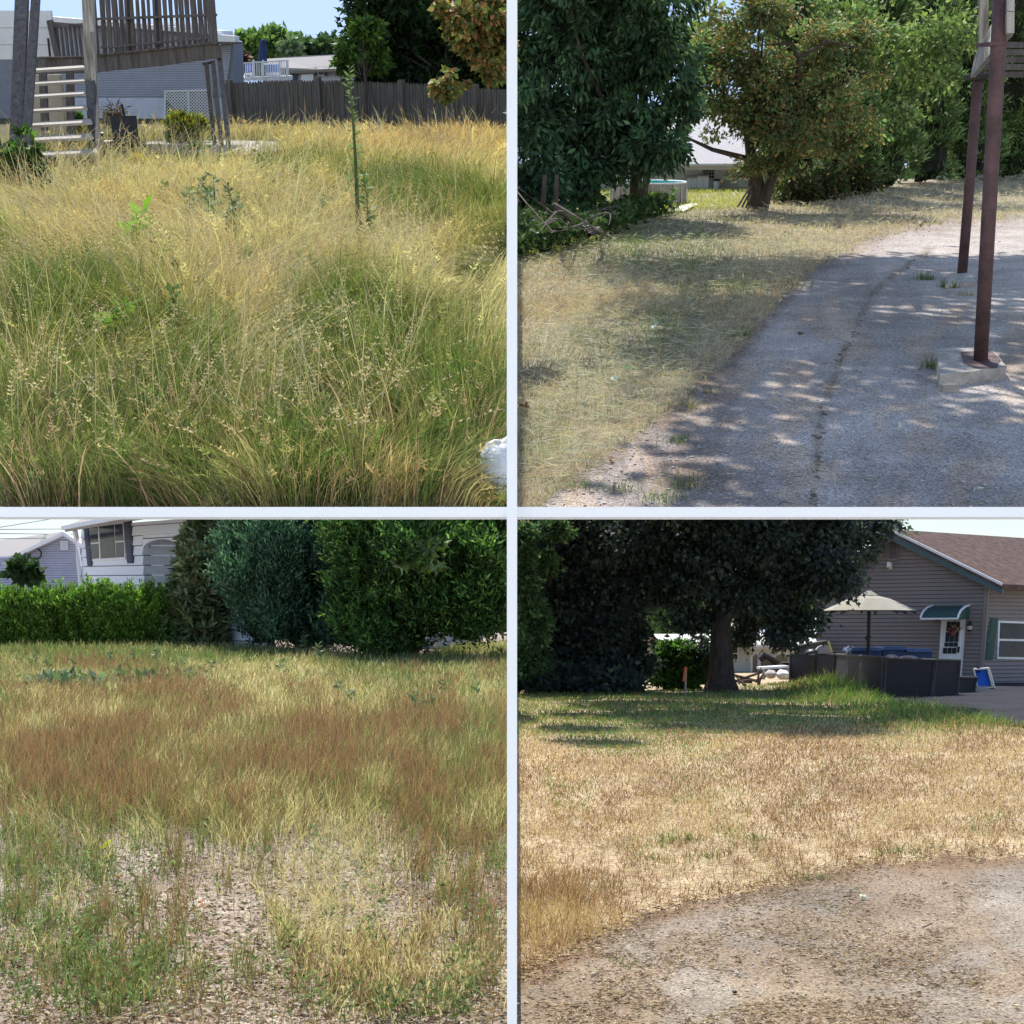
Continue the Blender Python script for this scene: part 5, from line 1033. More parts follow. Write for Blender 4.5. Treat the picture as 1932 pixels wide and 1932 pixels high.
shrub('rhododendron', 'tall rhododendron with whorled olive leaves beside the house door', lumps([(412, 1020, Yr_, 48, 55), (378, 1080, Yr_, 30, 50), (425, 1090, Yr_, 50, 70), (400, 1170, Yr_, 50, 55), (362, 1140, Yr_, 22, 50), (440, 1000, Yr_, 30, 40), (462, 1100, Yr_ - .4, 26, 60)], 3, 14, 26, 1.0, 1), 1300, 22, .26, .075, [(.15, .2, .08), (.2, .24, .12), (.09, .13, .06), (.28, .28, .14)], L.G(400, 1226), upb=.5, csz=.28, fan=.9, m=M_GLOSS, cj=.35)
shrub('young_shrub', 'pale green leafy shrub between the hedge and the rhododendron', [(334, 1160, Yr_ - .3, 18, 36), (338, 1195, Yr_ - .5, 26, 26), (345, 1110, Yr_, 10, 14)], 170, 22, .16, .06, [(.14, .22, .07), (.08, .15, .05)], L.G(328, 1222), upb=.4, csz=.4, fan=.9)
Yj = L.G(540, 1236).y
JN = [(.06, .14, .08), (.11, .22, .13), (.18, .31, .2), (.03, .07, .045)]
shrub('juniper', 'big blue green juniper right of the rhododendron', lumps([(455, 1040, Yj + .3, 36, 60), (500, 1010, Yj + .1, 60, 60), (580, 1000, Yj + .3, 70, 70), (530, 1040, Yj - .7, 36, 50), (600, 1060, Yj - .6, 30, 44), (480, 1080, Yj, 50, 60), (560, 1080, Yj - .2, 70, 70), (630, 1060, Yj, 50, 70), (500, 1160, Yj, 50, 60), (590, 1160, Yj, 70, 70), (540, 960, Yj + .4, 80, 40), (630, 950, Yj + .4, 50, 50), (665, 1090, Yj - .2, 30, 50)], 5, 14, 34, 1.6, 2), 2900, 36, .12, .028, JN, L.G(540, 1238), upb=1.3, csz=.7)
Yy = L.G(770, 1248).y
YW = [(.05, .12, .035), (.09, .19, .045), (.16, .28, .07), (.03, .07, .025)]
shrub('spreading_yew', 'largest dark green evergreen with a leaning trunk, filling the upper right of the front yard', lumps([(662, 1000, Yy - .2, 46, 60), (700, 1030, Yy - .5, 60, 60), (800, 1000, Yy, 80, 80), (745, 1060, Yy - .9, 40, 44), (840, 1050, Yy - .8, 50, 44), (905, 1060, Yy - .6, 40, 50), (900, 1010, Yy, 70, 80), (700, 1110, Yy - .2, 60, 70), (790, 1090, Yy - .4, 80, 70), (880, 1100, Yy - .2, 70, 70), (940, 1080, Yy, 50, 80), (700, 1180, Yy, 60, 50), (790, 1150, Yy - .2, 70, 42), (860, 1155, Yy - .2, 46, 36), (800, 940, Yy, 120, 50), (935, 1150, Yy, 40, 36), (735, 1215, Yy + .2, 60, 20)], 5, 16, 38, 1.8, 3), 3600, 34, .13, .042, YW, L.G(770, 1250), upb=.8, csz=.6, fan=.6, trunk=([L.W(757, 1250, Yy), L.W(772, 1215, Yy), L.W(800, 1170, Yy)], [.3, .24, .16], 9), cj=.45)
ftree('maple_seedling', 'sunlit maple sprig with broad lobed leaves growing out of the big evergreen', [(800, 1034, Yy - 2.6, 30, 10), (755, 1028, Yy - 2.6, 12, 10), (760, 1066, Yy - 2.6, 12, 12), (820, 1064, Yy - 2.6, 14, 12), (790, 1052, Yy - 2.6, 20, 12)], 40, 7, [(.2, .3, .13), (.26, .36, .2), (.22, .38, .06)], L, L.W(785, 1120, Yy - 1), .15, lobes=True, spread=1.1, trunk_r=.02, ratio=1.0)
part_w = MB().ps(L, [(760, 1226), (908, 1222), (912, 1176), (760, 1176)], L.G(850, 1222).y, .5)
solo('foundation_wall', part_w, M_CONCB, L, 'pale foundation wall seen under the branches of the big evergreen', 'wall', L.G(850, 1222))
solo('back_wall', MB().ps(L, [(360, 1228), (770, 1228), (770, 960), (360, 960)], 42.5, .4), sh_m, L, 'white house wall glimpsed between the tops of the shrubs', 'wall', L.G(560, 1225))
Yz = 46
ftree('sunny_hedge', 'sunlit pale bush at the right edge beyond the big evergreen', [(935, 1190, Yz, 34, 22)], 40, 24, [(.24, .3, .1), (.3, .3, .14)], L, L.G(935, 1212), .22, xlim=XB, trunk=False)
# broadleaf weed row ----------------------------------------------------------------
for i, (x0, x1, y, hh, l) in enumerate(((50, 205, 1312, 20, 'long grey green leafed weed row at the left'), (222, 305, 1304, 18, 'middle weed mat of pale drooping leaves'), (325, 385, 1296, 14, 'short weed mat of pale leaves right of the middle one'))):
    b = L.G((x0 + x1) / 2, y); n = int((x1 - x0) * 5); px = rng.uniform(x0, x1, n); py = rng.uniform(y - 10, y + 8, n); P = L.Gn(px, py); P[:, 2] = rng.random(n) * L.px(hh, b.y)
    v, q, t3, k = leaves(P, rng.normal(size=(n, 3)) * [1, .8, .4] + [0, 0, .1], .26, .11, pal(n, [(.16, .24, .12), (.26, .34, .24), (.1, .17, .07)])); solo('pigweed', npmesh('pigweed', v, q, t3, k), M_LEAF, L, l, 'weeds', b, kind='stuff')
ORD = 'first second third fourth fifth sixth seventh eighth ninth tenth eleventh twelfth thirteenth fourteenth fifteenth sixteenth seventeenth eighteenth nineteenth'.split()
WX = [62, 90, 140, 205, 250, 290, 345, 400, 530, 640, 658, 790, 815, 835, 900, 925, 575, 600, 620]; RK = [sorted(WX).index(q) for q in WX]
for i, (x, y, hh) in enumerate(((62, 1275, 40), (90, 1280, 36), (140, 1285, 44), (205, 1275, 44), (250, 1270, 50), (290, 1268, 52), (345, 1275, 40), (400, 1285, 34), (530, 1290, 40), (640, 1330, 44), (658, 1345, 40), (790, 1365, 60), (815, 1360, 44), (835, 1330, 44), (900, 1335, 40), (925, 1400, 40), (575, 1250, 56), (600, 1265, 50), (620, 1245, 44))):
    weed('tall_weed', ORD[RK[i]] + ' from the left of the upright leafy weeds in the upper front yard', L, x, y, y - hh, 16, .17, [(.12, .2, .09), (.2, .27, .16)], wide=.35, group='upright leafy weeds in the upper front yard')
weed('bright_weed', 'lime green leafy weed in the middle of the red grass', L, 688, 1420, 1392, 6, .24, BG, wide=.5)
weed('bright_weed', 'two bright yellow leaves standing on bare dirt at the left', L, 178, 1608, 1592, 1, .16, [(.6, .65, .05)], wide=.5)
# grasses ----------------------------------------------------------------------------
RED = np.array([.34, .15, .085]); 
btop = [(-20, 1222), (200, 1218), (320, 1205), (420, 1215), (560, 1240), (700, 1250), (800, 1244), (900, 1222), (980, 1216)]
def bl_zone(px, py):
    n = len(px); red = .9 * ell(px, py, 350, 1420, 420, 100) + .7 * ell(px, py, 120, 1500, 140, 70) + .6 * ell(px, py, 650, 1450, 260, 60) + .5 * (fbm(px, py, 80, 61) > .52) * (py > 1450) + .7 * ell(px, py, 860, 1560, 120, 260, .6) * (fbm(px, py, 60, 63) > .45) + .5 * ell(px, py, 150, 1270, 120, 14)
    straw = 1.0 * ell(px, py, 455, 1298, 110, 34) + .7 * ell(px, py, 110, 1350, 110, 50) + .6 * ell(px, py, 330, 1215, 130, 22) + .45 * ell(px, py, 620, 1340, 130, 40) + .6 * ell(px, py, 880, 1310, 90, 40) + 3 * ell(px, py, 640, 1710, 90, 90, .8) + 2 * ell(px, py, 750, 1820, 110, 60, .8) + .5 * ell(px, py, 560, 1560, 120, 50)
    grn = .8 * ell(px, py, 260, 1245, 300, 26) + .5 * ell(px, py, 800, 1290, 150, 60) + .6 * ell(px, py, 110, 1700, 110, 150, .6) + .7 * ell(px, py, 890, 1440, 90, 60) + .9 * ell(px, py, 250, 1860, 160, 50) + .35 * (fbm(px, py, 50, 67) > .62) + .6 * ell(px, py, 850, 1230, 90, 22)
    return red, straw, grn
def bl_grass(n, y0, y1, seed, hmul=1.0, dn=None):
    px, py, P = scatter(L, n, 0, 966, y0, y1, dn, seed); k = (P[:, 0] < -.01) & (py > line_y(px, btop)); px, py, P = px[k], py[k], P[k]
    red, straw, grn = bl_zone(px, py)
    cover = np.clip(1 - sm(py + 260 * (fbm(px, py * 1.5, 75, 701) - .5), 1430, 1680) * .95 + .85 * ell(px, py, 640, 1710, 95, 95, .8) + .7 * ell(px, py, 750, 1840, 130, 60, .8) + .3 * ell(px, py, 110, 1720, 100, 130, .8) + .5 * ell(px, py, 870, 1600, 90, 200) + .6 * ell(px, py, 250, 1870, 130, 40) + (.85 * (fbm(px, py * 1.3, 38, 71) > .56)) * (py < 1860), .03, 1)
    gap = 1 - .8 * sm(py, 1440, 1700) * (fbm(px, py * 1.4, 30, 171) < .46); red = red + .55 * sm(py, 1480, 1560) * (fbm(px, py, 34, 173) > .5) * (1 - ell(px, py, 640, 1720, 110, 120)); cover *= gap
    cover *= 1 - .9 * ell(px, py, 440, 1740, 90, 90, .4) * (px < 510)
    k = rng.random(len(px)) < cover; px, py, P, red, straw, grn = px[k], py[k], P[k], red[k], straw[k], grn[k]; n = len(px); HM = 1 - .42 * sm(py, 1400, 1800); grn = grn * (1 - ell(px, py, 650, 1720, 130, 150)); red = red * (1 - ell(px, py, 620, 1700, 120, 120)) * (1 - .7 * ell(px, py, 110, 1720, 110, 150)); pf = fbm(px, py * 2.0, 70, 401); red = red * (.35 + 1.5 * (pf > .47)); straw = straw + .6 * (pf < .40); grn = grn + .5 * (fbm(px, py * 2, 55, 403) > .6); tot = red + straw + grn + .35; r_ = rng.random(n) * tot
    cls = np.select([r_ < red, r_ < red + straw, r_ < red + straw + grn], [0, 1, 2], 3)
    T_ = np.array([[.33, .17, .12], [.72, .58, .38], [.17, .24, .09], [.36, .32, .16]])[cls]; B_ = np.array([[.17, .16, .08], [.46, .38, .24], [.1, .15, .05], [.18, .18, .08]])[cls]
    H = np.array([.34, .30, .30, .34])[cls] * (.6 + .6 * rng.random(n)) * HM * (1 - .25 * sm(py, 1450, 1750)) * (1 - .35 * sm(-py, -1245, -1205)); jt = (1 + rng.normal(0, .3, (n, 1))).clip(.35, 2)
    lean = rng.normal(0, .28, (n, 2)) + np.array([.12, -.1]); lean += (cls == 1)[:, None] * np.stack([(fbm(P[:, 0], P[:, 1], 3, 81) - .4) * 1.8, -.3 * np.ones(n)], 1); lean[:, 0] = np.minimum(lean[:, 0], (-.01 - P[:, 0]) / np.maximum(H, .05))
    sp = ell(px, py, 640, 1690, 110, 100, .3)[:, None]; lean = lean + sp * rng.normal(0, .9, (n, 2))
    return blades(P, H, np.maximum(.0035, P[:, 1] * .00042) * (.8 + .5 * rng.random(n)), lean, (B_ * jt).clip(.01, .8), (T_ * jt).clip(.01, .8), .8, .22 if y1 < 1500 else .08, None, .5 if y1 < 1500 else .28)
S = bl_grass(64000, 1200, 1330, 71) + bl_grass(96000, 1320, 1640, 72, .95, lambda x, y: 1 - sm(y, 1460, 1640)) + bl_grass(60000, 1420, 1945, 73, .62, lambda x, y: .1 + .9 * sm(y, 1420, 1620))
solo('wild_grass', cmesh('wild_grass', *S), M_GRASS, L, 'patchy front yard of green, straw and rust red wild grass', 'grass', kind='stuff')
# small leafy ground weeds, wood chips
def rosettes(name, label, lot, n, reg, dens, leaf, cols, seed, hgt=.1):
    px, py, P = scatter(lot, n, *reg, dens, seed); P = P[(P[:, 0] < -.02) if lot is BL else (P[:, 0] > .02)]; idx = np.repeat(np.arange(len(P)), 12); Q_ = P[idx]; m = len(Q_); Q_ = Q_ + rng.normal(0, .02, (m, 3)) * [1, 1, 0]; Q_[:, 2] = rng.random(m) * hgt
    v, q, t3, k = leaves(Q_, np.stack([rng.normal(0, 1, m), rng.normal(0, .8, m), .3 + rng.random(m)], 1), leaf * (.5 + rng.random(m)), leaf * .32, pal(m, cols)); return solo(name, npmesh(name, v, q, t3, k), M_GRASS, lot, label, 'weeds', kind='stuff')
rosettes('ground_weeds', 'low leafy green weeds dotted over the bare dirt', L, 1300, (0, 966, 1470, 1940), lambda x, y: .05 + .9 * ((fbm(x, y, 46, 91) > .56) | ((ell(x, y, 110, 1720, 90, 120) > .5) & (fbm(x, y, 24, 191) > .48))) * (1 - .9 * ell(x, y, 620, 1720, 140, 120)) * (1 - .85 * ell(x, y, 430, 1760, 90, 90)), .032, [(.16, .24, .09), (.24, .3, .15), (.1, .16, .06)], 92, .13)
debris('wood_chips', 'pale bark chips and dry bits strewn over the bare dirt', L, 16000, (0, 966, 1420, 1940), M_DRY, [(.5, .42, .33), (.32, .22, .15), (.2, .13, .09), (.5, .44, .37)], .035, .015, lambda x, y: .3 + .7 * sm(y, 1500, 1640), 95, .012)
for x, y, cl, l in ((378, 1705, (.6, .22, .12), 'orange red dead leaf on the dirt right of the left weeds'), (225, 1655, (.55, .2, .1), 'orange dead leaf between the left green weeds'), (200, 1705, (.6, .42, .25), 'tan curled dead leaf near the left edge weeds'), (920, 1610, (.65, .5, .4), 'pale curled leaf at the right edge of the front yard'), (455, 1765, (.75, .7, .65), 'pale wood chip lying in the centre bare patch')):
    c = L.G(x, y, .03); r_ = L.px(8, c.y); v, q, t3, k = leaves(np.array(c)[None] + rng.normal(0, r_ * .2, (2, 3)) * [1, 1, .2], rng.normal(size=(2, 3)) * [1, .6, .3], r_ * 1.8, r_ * 1.1, np.tile(cl, (2, 1)), fold=.4); solo('fallen_leaf' if 'chip' not in l else 'wood_chip', npmesh('leaf', v, q, t3, k), M_DRY, L, l, 'leaf' if 'chip' not in l else 'wood chip', c)
# ================================================================== LOWER RIGHT: dry lawn, big maple, taupe house
L = BR
m_dry = ground_mat('dry_lawn_soil', [(.22, .155, .10), (.42, .32, .2), (.60, .50, .34)], 1.0, 30, .7, (.4, 70))
gsheet('dry_lawn', L, m_dry, np.linspace(.002, 26, 90), np.concatenate([np.linspace(4.9, 13, 80), np.linspace(13.4, 90, 60)]), .03, -.02, 7)
m_grav = ground_mat('gravelly_asphalt', [(.13, .11, .088), (.205, .175, .143), (.29, .255, .213)], .9, 50, .7, (.6, 100))
de = [(966, 1862), (1094, 1799), (1204, 1741), (1300, 1715), (1406, 1693), (1550, 1660), (1646, 1636), (1760, 1628), (1902, 1621), (1990, 1618)]
MATS.pop('gravelly_asphalt', None); m_grav = ground_mat('gravel_asphalt', [(.15, .128, .1), (.235, .2, .162), (.33, .29, .24)], .9, 50, .7, (.6, 100), attr=True)
def dr2_in(px, py): return py > line_y(px, de) + (fbm(px, py, 16, 601) - .5) * 26 + (fbm(px, py, 50, 603) - .5) * 20 - 4
def dr2_col(px, py):
    d_ = py - line_y(px, de); n = len(px); c = np.ones((n, 3)); c = mixc(c, np.tile([.85, .72, .6], (n, 1)), np.clip(np.exp(-(d_ / 24) ** 2) * 1.1, 0, 1)); w_ = sm(fbm(px, py * 1.8, 150, 605), .42, .6); c = mixc(c, c * [.98, .87, .75], w_ * .8); c = mixc(c, c * 1.08, sm(fbm(px * .8, py * 2, 110, 607), .52, .66)); return c.clip(.02, 1.6)
gridpatch('driveway', L, m_grav, (968, 2000, 1596, 1948), 4.2, dr2_in, dr2_col, .018)
debris('edge_litter', 'brown crumbs and dead roots along the ragged driveway edge', L, 26000, (967, 1932, 1600, 1920), M_DRY, [(.3, .2, .13), (.17, .11, .08), (.42, .32, .22), (.12, .08, .06)], .035, .028, lambda x, y: np.exp(-((y - line_y(x, de) + 2) / 16) ** 2), 131, .006)
m_blk = ground_mat('shade_dark_asphalt', [(.016, .016, .02), (.026, .026, .033), (.04, .038, .048)], 1, 60, .4)  # asphalt lowered to near black, painting in the shade on this drive
patch('side_driveway', L, m_blk, [(1640, 1322), (1720, 1335), (1800, 1350), (1900, 1366), (2100, 1390), (2100, 1288), (1880, 1288), (1700, 1310)], .02)
def on_drv(px, py): return (py > line_y(px, de)).astype(float)
debris('bark_litter', 'brown bark crumbs and dry stems spread over the gravelly driveway', L, 26000, (967, 1932, 1620, 1945), M_DRY, [(.45, .34, .24), (.3, .2, .14), (.16, .11, .09), (.55, .47, .35)], .032, .024, lambda x, y: on_drv(x, y) * (.15 + .85 * (fbm(x, y * 2, 120, 3) > .47)), 101, .006)
mb = MB(); px, py, P = scatter(L, 420, 975, 1900, 1640, 1890, on_drv, 102)
for i, p in enumerate(P): mb.blob((p[0], p[1], .024), (.004 + .006 * rr.random(),) * 2 + (.004,), i, 5, 3, .15)
solo('loose_pebbles', mb, MATS['pale_pebble'], L, 'loose pebbles sprinkled on the gravelly driveway', 'gravel', kind='stuff')
for x, y, r_, cl, l, nm in ((1386, 1873, 5, 'b', 'black rounded stone near the bottom centre of the driveway', 'stone'), (1390, 1838, 5, 'w', 'pale flat stone above the black one', 'stone'), (1118, 1839, 4, 'w', 'small pale stone left on the driveway edge', 'stone'), (1230, 1777, 4, 'w', 'tan stone on the driveway margin', 'stone'), (1604, 1764, 3, 'b', 'tiny dark stone on the right driveway', 'stone')):
    c = L.G(x, y, .024); s_ = L.px(r_, c.y); solo(nm, MB().blob(c + V_((0, 0, s_ * .4)), (s_, s_, s_ * .6), int(x), 8, 6, .1), M_BLACK if cl == 'b' else MATS['pale_pebble'], L, l, 'stone', c, smooth=True)
c = L.G(1627, 1694, .03); s_ = L.px(1, c.y); v, q, t3, k = leaves(np.array(c)[None] + rng.normal(0, 3 * s_, (14, 3)) * [1, 1, .7] + [0, 0, 2 * s_], rng.normal(size=(14, 3)), 8 * s_, 7 * s_, np.tile((.85, .86, .9), (14, 1)), fold=.5); solo('crumpled_paper', npmesh('paper', v, q, t3, k), M_DRY, L, 'crumpled white paper lying on the driveway margin', 'litter', c)
for a, b, l in (((1592, 1691), (1607, 1690), 'short dark stick left of the white paper'), ((1745, 1748), (1758, 1742), 'reddish brown stick on the right driveway'), ((1650, 1822), (1660, 1805), 'peeling bark strips on the lower right driveway')):
    solo('stick', MB().tube([L.G(*a, .035), L.G(*b, .04)], L.px(1.6, L.G(*a).y), 6), M_BARKG, L, l, 'stick', L.G(*a, .03))
# taupe house -------------------------------------------------------------------------
M_TAUPE = mat('taupe_vinyl_siding', (.25, .215, .205), .6, .05, 3, .05); M_TRIM = mat('teal_trim', (.08, .13, .15), .55, .08); M_TPGAP = mat('siding_shadow_gap', (.1, .09, .09), .9, .1)  # the gap material paints shadow between the taupe boards
M_SHING = ground_mat('brown_roof_shingles', [(.06, .038, .035), (.115, .075, .066), (.18, .125, .11)], 5, 70, .5)
# gable wall recedes to the left: far left end, near right corner
Ynr = 43.0; Cn = L.W(1853, 1262, Ynr); Cn.z = 0
gd = V_((-.82, .57, 0))
gf = Fac(L, Cn, Cn + gd * 5)
th_ = thing('taupe_house', 'taupe vinyl sided house with a tall gable, green awning and brown roof at right', 'house', L, Cn)
outl = [gf.uz(*p) for p in ((1850, 1300), (1866, 1104), (1693, 1014), (1600, 1085), (1541, 1112), (1541, 1300))]
if gf.uz(1850, 1300)[0] > gf.uz(1541, 1300)[0]: pass
for sbm in strips(gf, outl, .12, (), -.3, .035, .012): part('siding_board', sbm, M_TAUPE, th_)
part('wall', gf.poly(MB(), outl, -.25, -.012), M_TPGAP, th_)
part('corner_board', gf.ppoly(MB(), [(1846, 1300), (1853, 1300), (1867, 1108), (1859, 1104)], -.05, .06), M_TAUPE, th_)
part('rake_board', gf.ppoly(MB(), [(1690, 1003), (1899, 1106), (1899, 1122), (1690, 1021)], .3, .42), M_TRIM, th_)
part('rake_trim', gf.ppoly(MB(), [(1690, 999), (1899, 1101), (1899, 1106), (1690, 1004)], .42, .5), M_WHITE, th_)
part('rake_board', gf.ppoly(MB(), [(1694, 1004), (1560, 1106), (1560, 1116), (1694, 1020)], .3, .42), M_TPGAP, th_)
part('rake_soffit', gf.ppoly(MB(), [(1694, 1014), (1866, 1102), (1866, 1108), (1694, 1024)], 0, .3), M_TAUPE, th_)
vt = part('gable_vent', gf.ppoly(MB(), [(1677, 1027), (1695, 1025), (1694, 1057), (1676, 1058)], 0, .08), M_TAUPE, th_)
for i in range(8): part('slat', gf.ppoly(MB(), [(1679, 1030 + i * 3.2), (1693, 1029 + i * 3.2), (1693, 1030.6 + i * 3.2), (1679, 1031.6 + i * 3.2)], .08, .11), M_TPGAP, vt)
part('floodlight', gf.ppoly(MB(), [(1678, 1061), (1684, 1061), (1684, 1073), (1677, 1073)], 0, .2), M_WHITEW, th_)
# roof planes
pk = gf.p3(*gf.uz(1691, 1000), .45); er = gf.p3(*gf.uz(1900, 1103), .45); el = gf.p3(*gf.uz(1555, 1108), .45); back = V_((.80, .60, 0)) * 22
for nm, f in (('roof', [pk, er, er + back, pk + back]), ('roof', [pk, el, el + back, pk + back])): part(nm, MB().ext(f, [p + V_((0, 0, -.14)) for p in f]), M_SHING, th_)
# side wall to the right of the corner
sf_ = Fac(L, Cn, Cn + V_((.86, .51, 0)) * 5); o2 = [sf_.uz(*p) for p in ((1853, 1300), (2050, 1300), (2050, 1110), (1867, 1108))]
for sbm in strips(sf_, o2, .12, (), -.3, .035, .012): part('siding_board', sbm, M_TAUPE, th_)
part('wall', sf_.poly(MB(), o2, -.25, -.012), M_TPGAP, th_)
window(sf_, [(1881, 1171), (1960, 1174), (1960, 1245), (1879, 1243)], th_, [[(1884, 1175), (1940, 1177), (1940, 1206), (1883, 1205)], [(1883, 1209), (1940, 1210), (1940, 1240), (1881, 1239)]])
shutter(sf_, [(1867, 1166), (1881, 1167), (1871, 1245), (1853.5, 1245)], th_, mat('green_shutter', (.04, .1, .09), .6, .1), 18)
# storm door
df = part('door_frame', gf.ppoly(MB(), [(1769, 1290), (1778, 1167), (1823, 1167), (1814, 1290)], 0, .08), M_WHITE, th_)
part('door', gf.ppoly(MB(), [(1777, 1290), (1784, 1171), (1816, 1171), (1809, 1290)], .08, .13), M_WHITE, df)
for i in range(3):
    for j in range(3):
        x0 = 1788.5 - j * 2.2 + i * 8.6; y0 = 1173 + (j if j < 2 else 2) * 20 + (0 if j < 2 else -2)
        if j == 2: y0 = 1212
        hh = 18 if j < 2 else 8; part('pane', gf.ppoly(MB(), [(x0 + 1, y0), (x0 + 8.6, y0), (x0 + 8.6 - hh * .08, y0 + hh), (x0 + 1 - hh * .08, y0 + hh)], .13, .15), M_GLASS, df)
for i in range(3): x0 = 1781.5 + i * 8.6; part('pane', gf.ppoly(MB(), [(x0 + 1, 1222), (x0 + 8.4, 1222), (x0 + 7.4, 1233), (x0, 1233)], .13, .15), M_GLASS, df)
part('handle', gf.ppoly(MB(), [(1811, 1220), (1814, 1220), (1812.5, 1231), (1809.5, 1231)], .13, .22), M_BLACK, df)
c = gf.p3(*gf.uz(1803, 1193), .22); r_ = L.px(5.5, 43); wb = thing('door_basket', 'terracotta basket of flowers hanging on the storm door glass', 'basket', L, c)
part('basket', MB().tube([c + V_((0, 0, -r_ * 1.2)), c], [r_ * .7, r_], 10), mat('terracotta', (.22, .07, .05), .8), wb)
(v, q, t3, k), _ = crown(L, [(1803, 1187, c.y, 8, 5)], 10, 14, .09, .06, [(.5, .12, .15), (.6, .5, .4), (.1, .14, .06)], spread=.7); part('flowers', npmesh('flowers', v, q, t3, k), M_LEAF, wb)
# awning
M_AWN = mat('green_awning', (.03, .085, .08), .5, .1)
aw = part('awning', gf.ppoly(MB(), [(1742, 1166), (1760, 1146), (1830, 1142), (1826, 1166)], 0, .1), M_AWN, th_)
fo = gf.n; prof = [(0, 1143, 1.0), (.45, 1147, .75), (.8, 1154, .4), (.95, 1162, .2), (1.0, 1168, 0)]
u0, _z = gf.uz(1826, 1160); u1, _z = gf.uz(1760, 1160)
zt_ = [gf.uz(1800, y)[1] for _, y, _ in prof]; dpt = [0.0, .5, .85, 1.05, 1.1]
vs = []; [vs.extend([gf.p3(u0 - .05, z_, d_), gf.p3(u1, z_, d_)]) for z_, d_ in zip(zt_, dpt)]
m_ = MB(); m_.add(vs, [(2 * i, 2 * i + 1, 2 * i + 3, 2 * i + 2) for i in range(4)]); m_.add([v_ + V_((0, 0, -.04)) for v_ in vs], [(2 * i, 2 * i + 2, 2 * i + 3, 2 * i + 1) for i in range(4)]); part('cover', m_, M_AWN, aw)
for u_ in (u0 - .05, u1): part('side_panel', MB().ext([gf.p3(u_, z_, d_) for z_, d_ in zip(zt_, dpt)] + [gf.p3(u_, zt_[-1], 0)], [gf.p3(u_ + .03, z_ - .02, d_) for z_, d_ in zip(zt_, dpt)] + [gf.p3(u_ + .03, zt_[-1], 0)]), M_AWN, aw); part('trim', MB().tube([gf.p3(u_, z_ + .02, d_) for z_, d_ in zip(zt_, dpt)], .035, 6), M_WHITE, aw)
part('trim', MB().tube([gf.p3(u0 - .05, zt_[-1], dpt[-1]), gf.p3(u1, zt_[-1], dpt[-1])], .03, 6), M_WHITE, aw)
c = gf.p3(*gf.uz(1833, 1182), .2); r_ = L.px(1, 43); ln = part('wall_lantern', MB().tube([c + V_((0, 0, -9 * r_)), c + V_((0, 0, -7 * r_)), c + V_((0, 0, 3 * r_)), c + V_((0, 0, 8 * r_))], [3 * r_, 4 * r_, 5.5 * r_, 1 * r_], 8), M_BLACK, th_)
part('lantern_glass', MB().tube([c + V_((0, 0, -6 * r_)), c + V_((0, 0, 1 * r_))], [4.6 * r_, 5.6 * r_], 8), mat('lantern_glass', (.4, .42, .4), .2), ln); part('bracket', MB().tube([c + V_((0, 0, 7 * r_)), c + V_((0, 0, 10 * r_)), c - gf.n * .2 + V_((0, 0, 4 * r_))], .03, 5), M_BLACK, ln)
# wicker screen panels ------------------------------------------------------------------
M_WICK = mat('dark_brown_wicker', (.033, .03, .033), .75, .2, 20, .6, 120, stretch=(1, 1, 3)); M_WICE = mat('wicker_edge', (.07, .062, .064), .7, .1)
sc = thing('screen_fence', 'row of tall dark brown wicker screen panels in front of the house patio', 'fence', L, L.G(1680, 1318))
pans = [([(1476, 1250), (1488, 1250), (1488, 1281), (1476, 1280)], 44.5, 44.5), ([(1491.5, 1234), (1538, 1235), (1529, 1292), (1491, 1290)], 43.6, 42.8), ([(1540.5, 1233), (1577, 1235), (1570, 1288), (1535, 1287)], 42.8, 41.8), ([(1578.5, 1235), (1666, 1241), (1663, 1317), (1573, 1290)], 41.8, 34.6), ([(1671.5, 1242), (1763, 1245), (1756, 1316), (1667, 1317)], 34.6, 35.0), ([(1766, 1245), (1811, 1246), (1805, 1313), (1759, 1315)], 35.05, 35.6), ([(1808, 1278), (1842, 1278), (1837, 1310), (1806, 1312)], 36.6, 37)]
for (a, b, c_, d_), ya, yb in pans:
    f = [L.W(*a, ya), L.W(*b, yb), L.W(*c_, yb), L.W(*d_, ya)]; pn_ = part('wicker_panel', MB().ext(f, [p + V_((0, .1, 0)) for p in f]), M_WICK, sc)
    part('panel_edge', MB().tube([f[3], f[0], f[1], f[2]], .045, 5), M_WICE, pn_)
solo('dark_storage_box', MB().ps(L, [(1507, 1250), (1507, 1218), (1563, 1208), (1563, 1232), (1545, 1250)], 45, .8), M_TPGAP, L, 'dark storage box with sloping lid behind the left screen panels', 'box', L.G(1530, 1300))  # the dark storage box, no part of the beige shed
# furniture on the patio
Yp_ = 39.5
pu = thing('patio_umbrella', 'open beige patio umbrella on a dark pole in front of the taupe wall', 'umbrella', L, L.W(1639, 1300, Yp_)); M_UMB = mat('beige_canvas', (.33, .31, .26), .85, .05, 4, .1)
tp = L.W(1640, 1120, Yp_); R1 = L.px(87, Yp_); zr = L.W(1640, 1152, Yp_).z; zm = L.W(1640, 1130, Yp_).z; vs = [tp]; nb_ = 8
ring1 = []; ring2 = []
for k in range(nb_): a = 2 * math.pi * (k + .5) / nb_; vs.append(V_((tp.x + math.cos(a) * R1 * .45, tp.y + math.sin(a) * R1 * .45, zm)));
for k in range(nb_): a = 2 * math.pi * (k + .5) / nb_; vs.append(V_((tp.x + math.cos(a) * R1, tp.y + math.sin(a) * R1, zr)))
fs_ = [(0, 1 + k, 1 + (k + 1) % nb_) for k in range(nb_)] + [(1 + k, 9 + k, 9 + (k + 1) % nb_, 1 + (k + 1) % nb_) for k in range(nb_)]
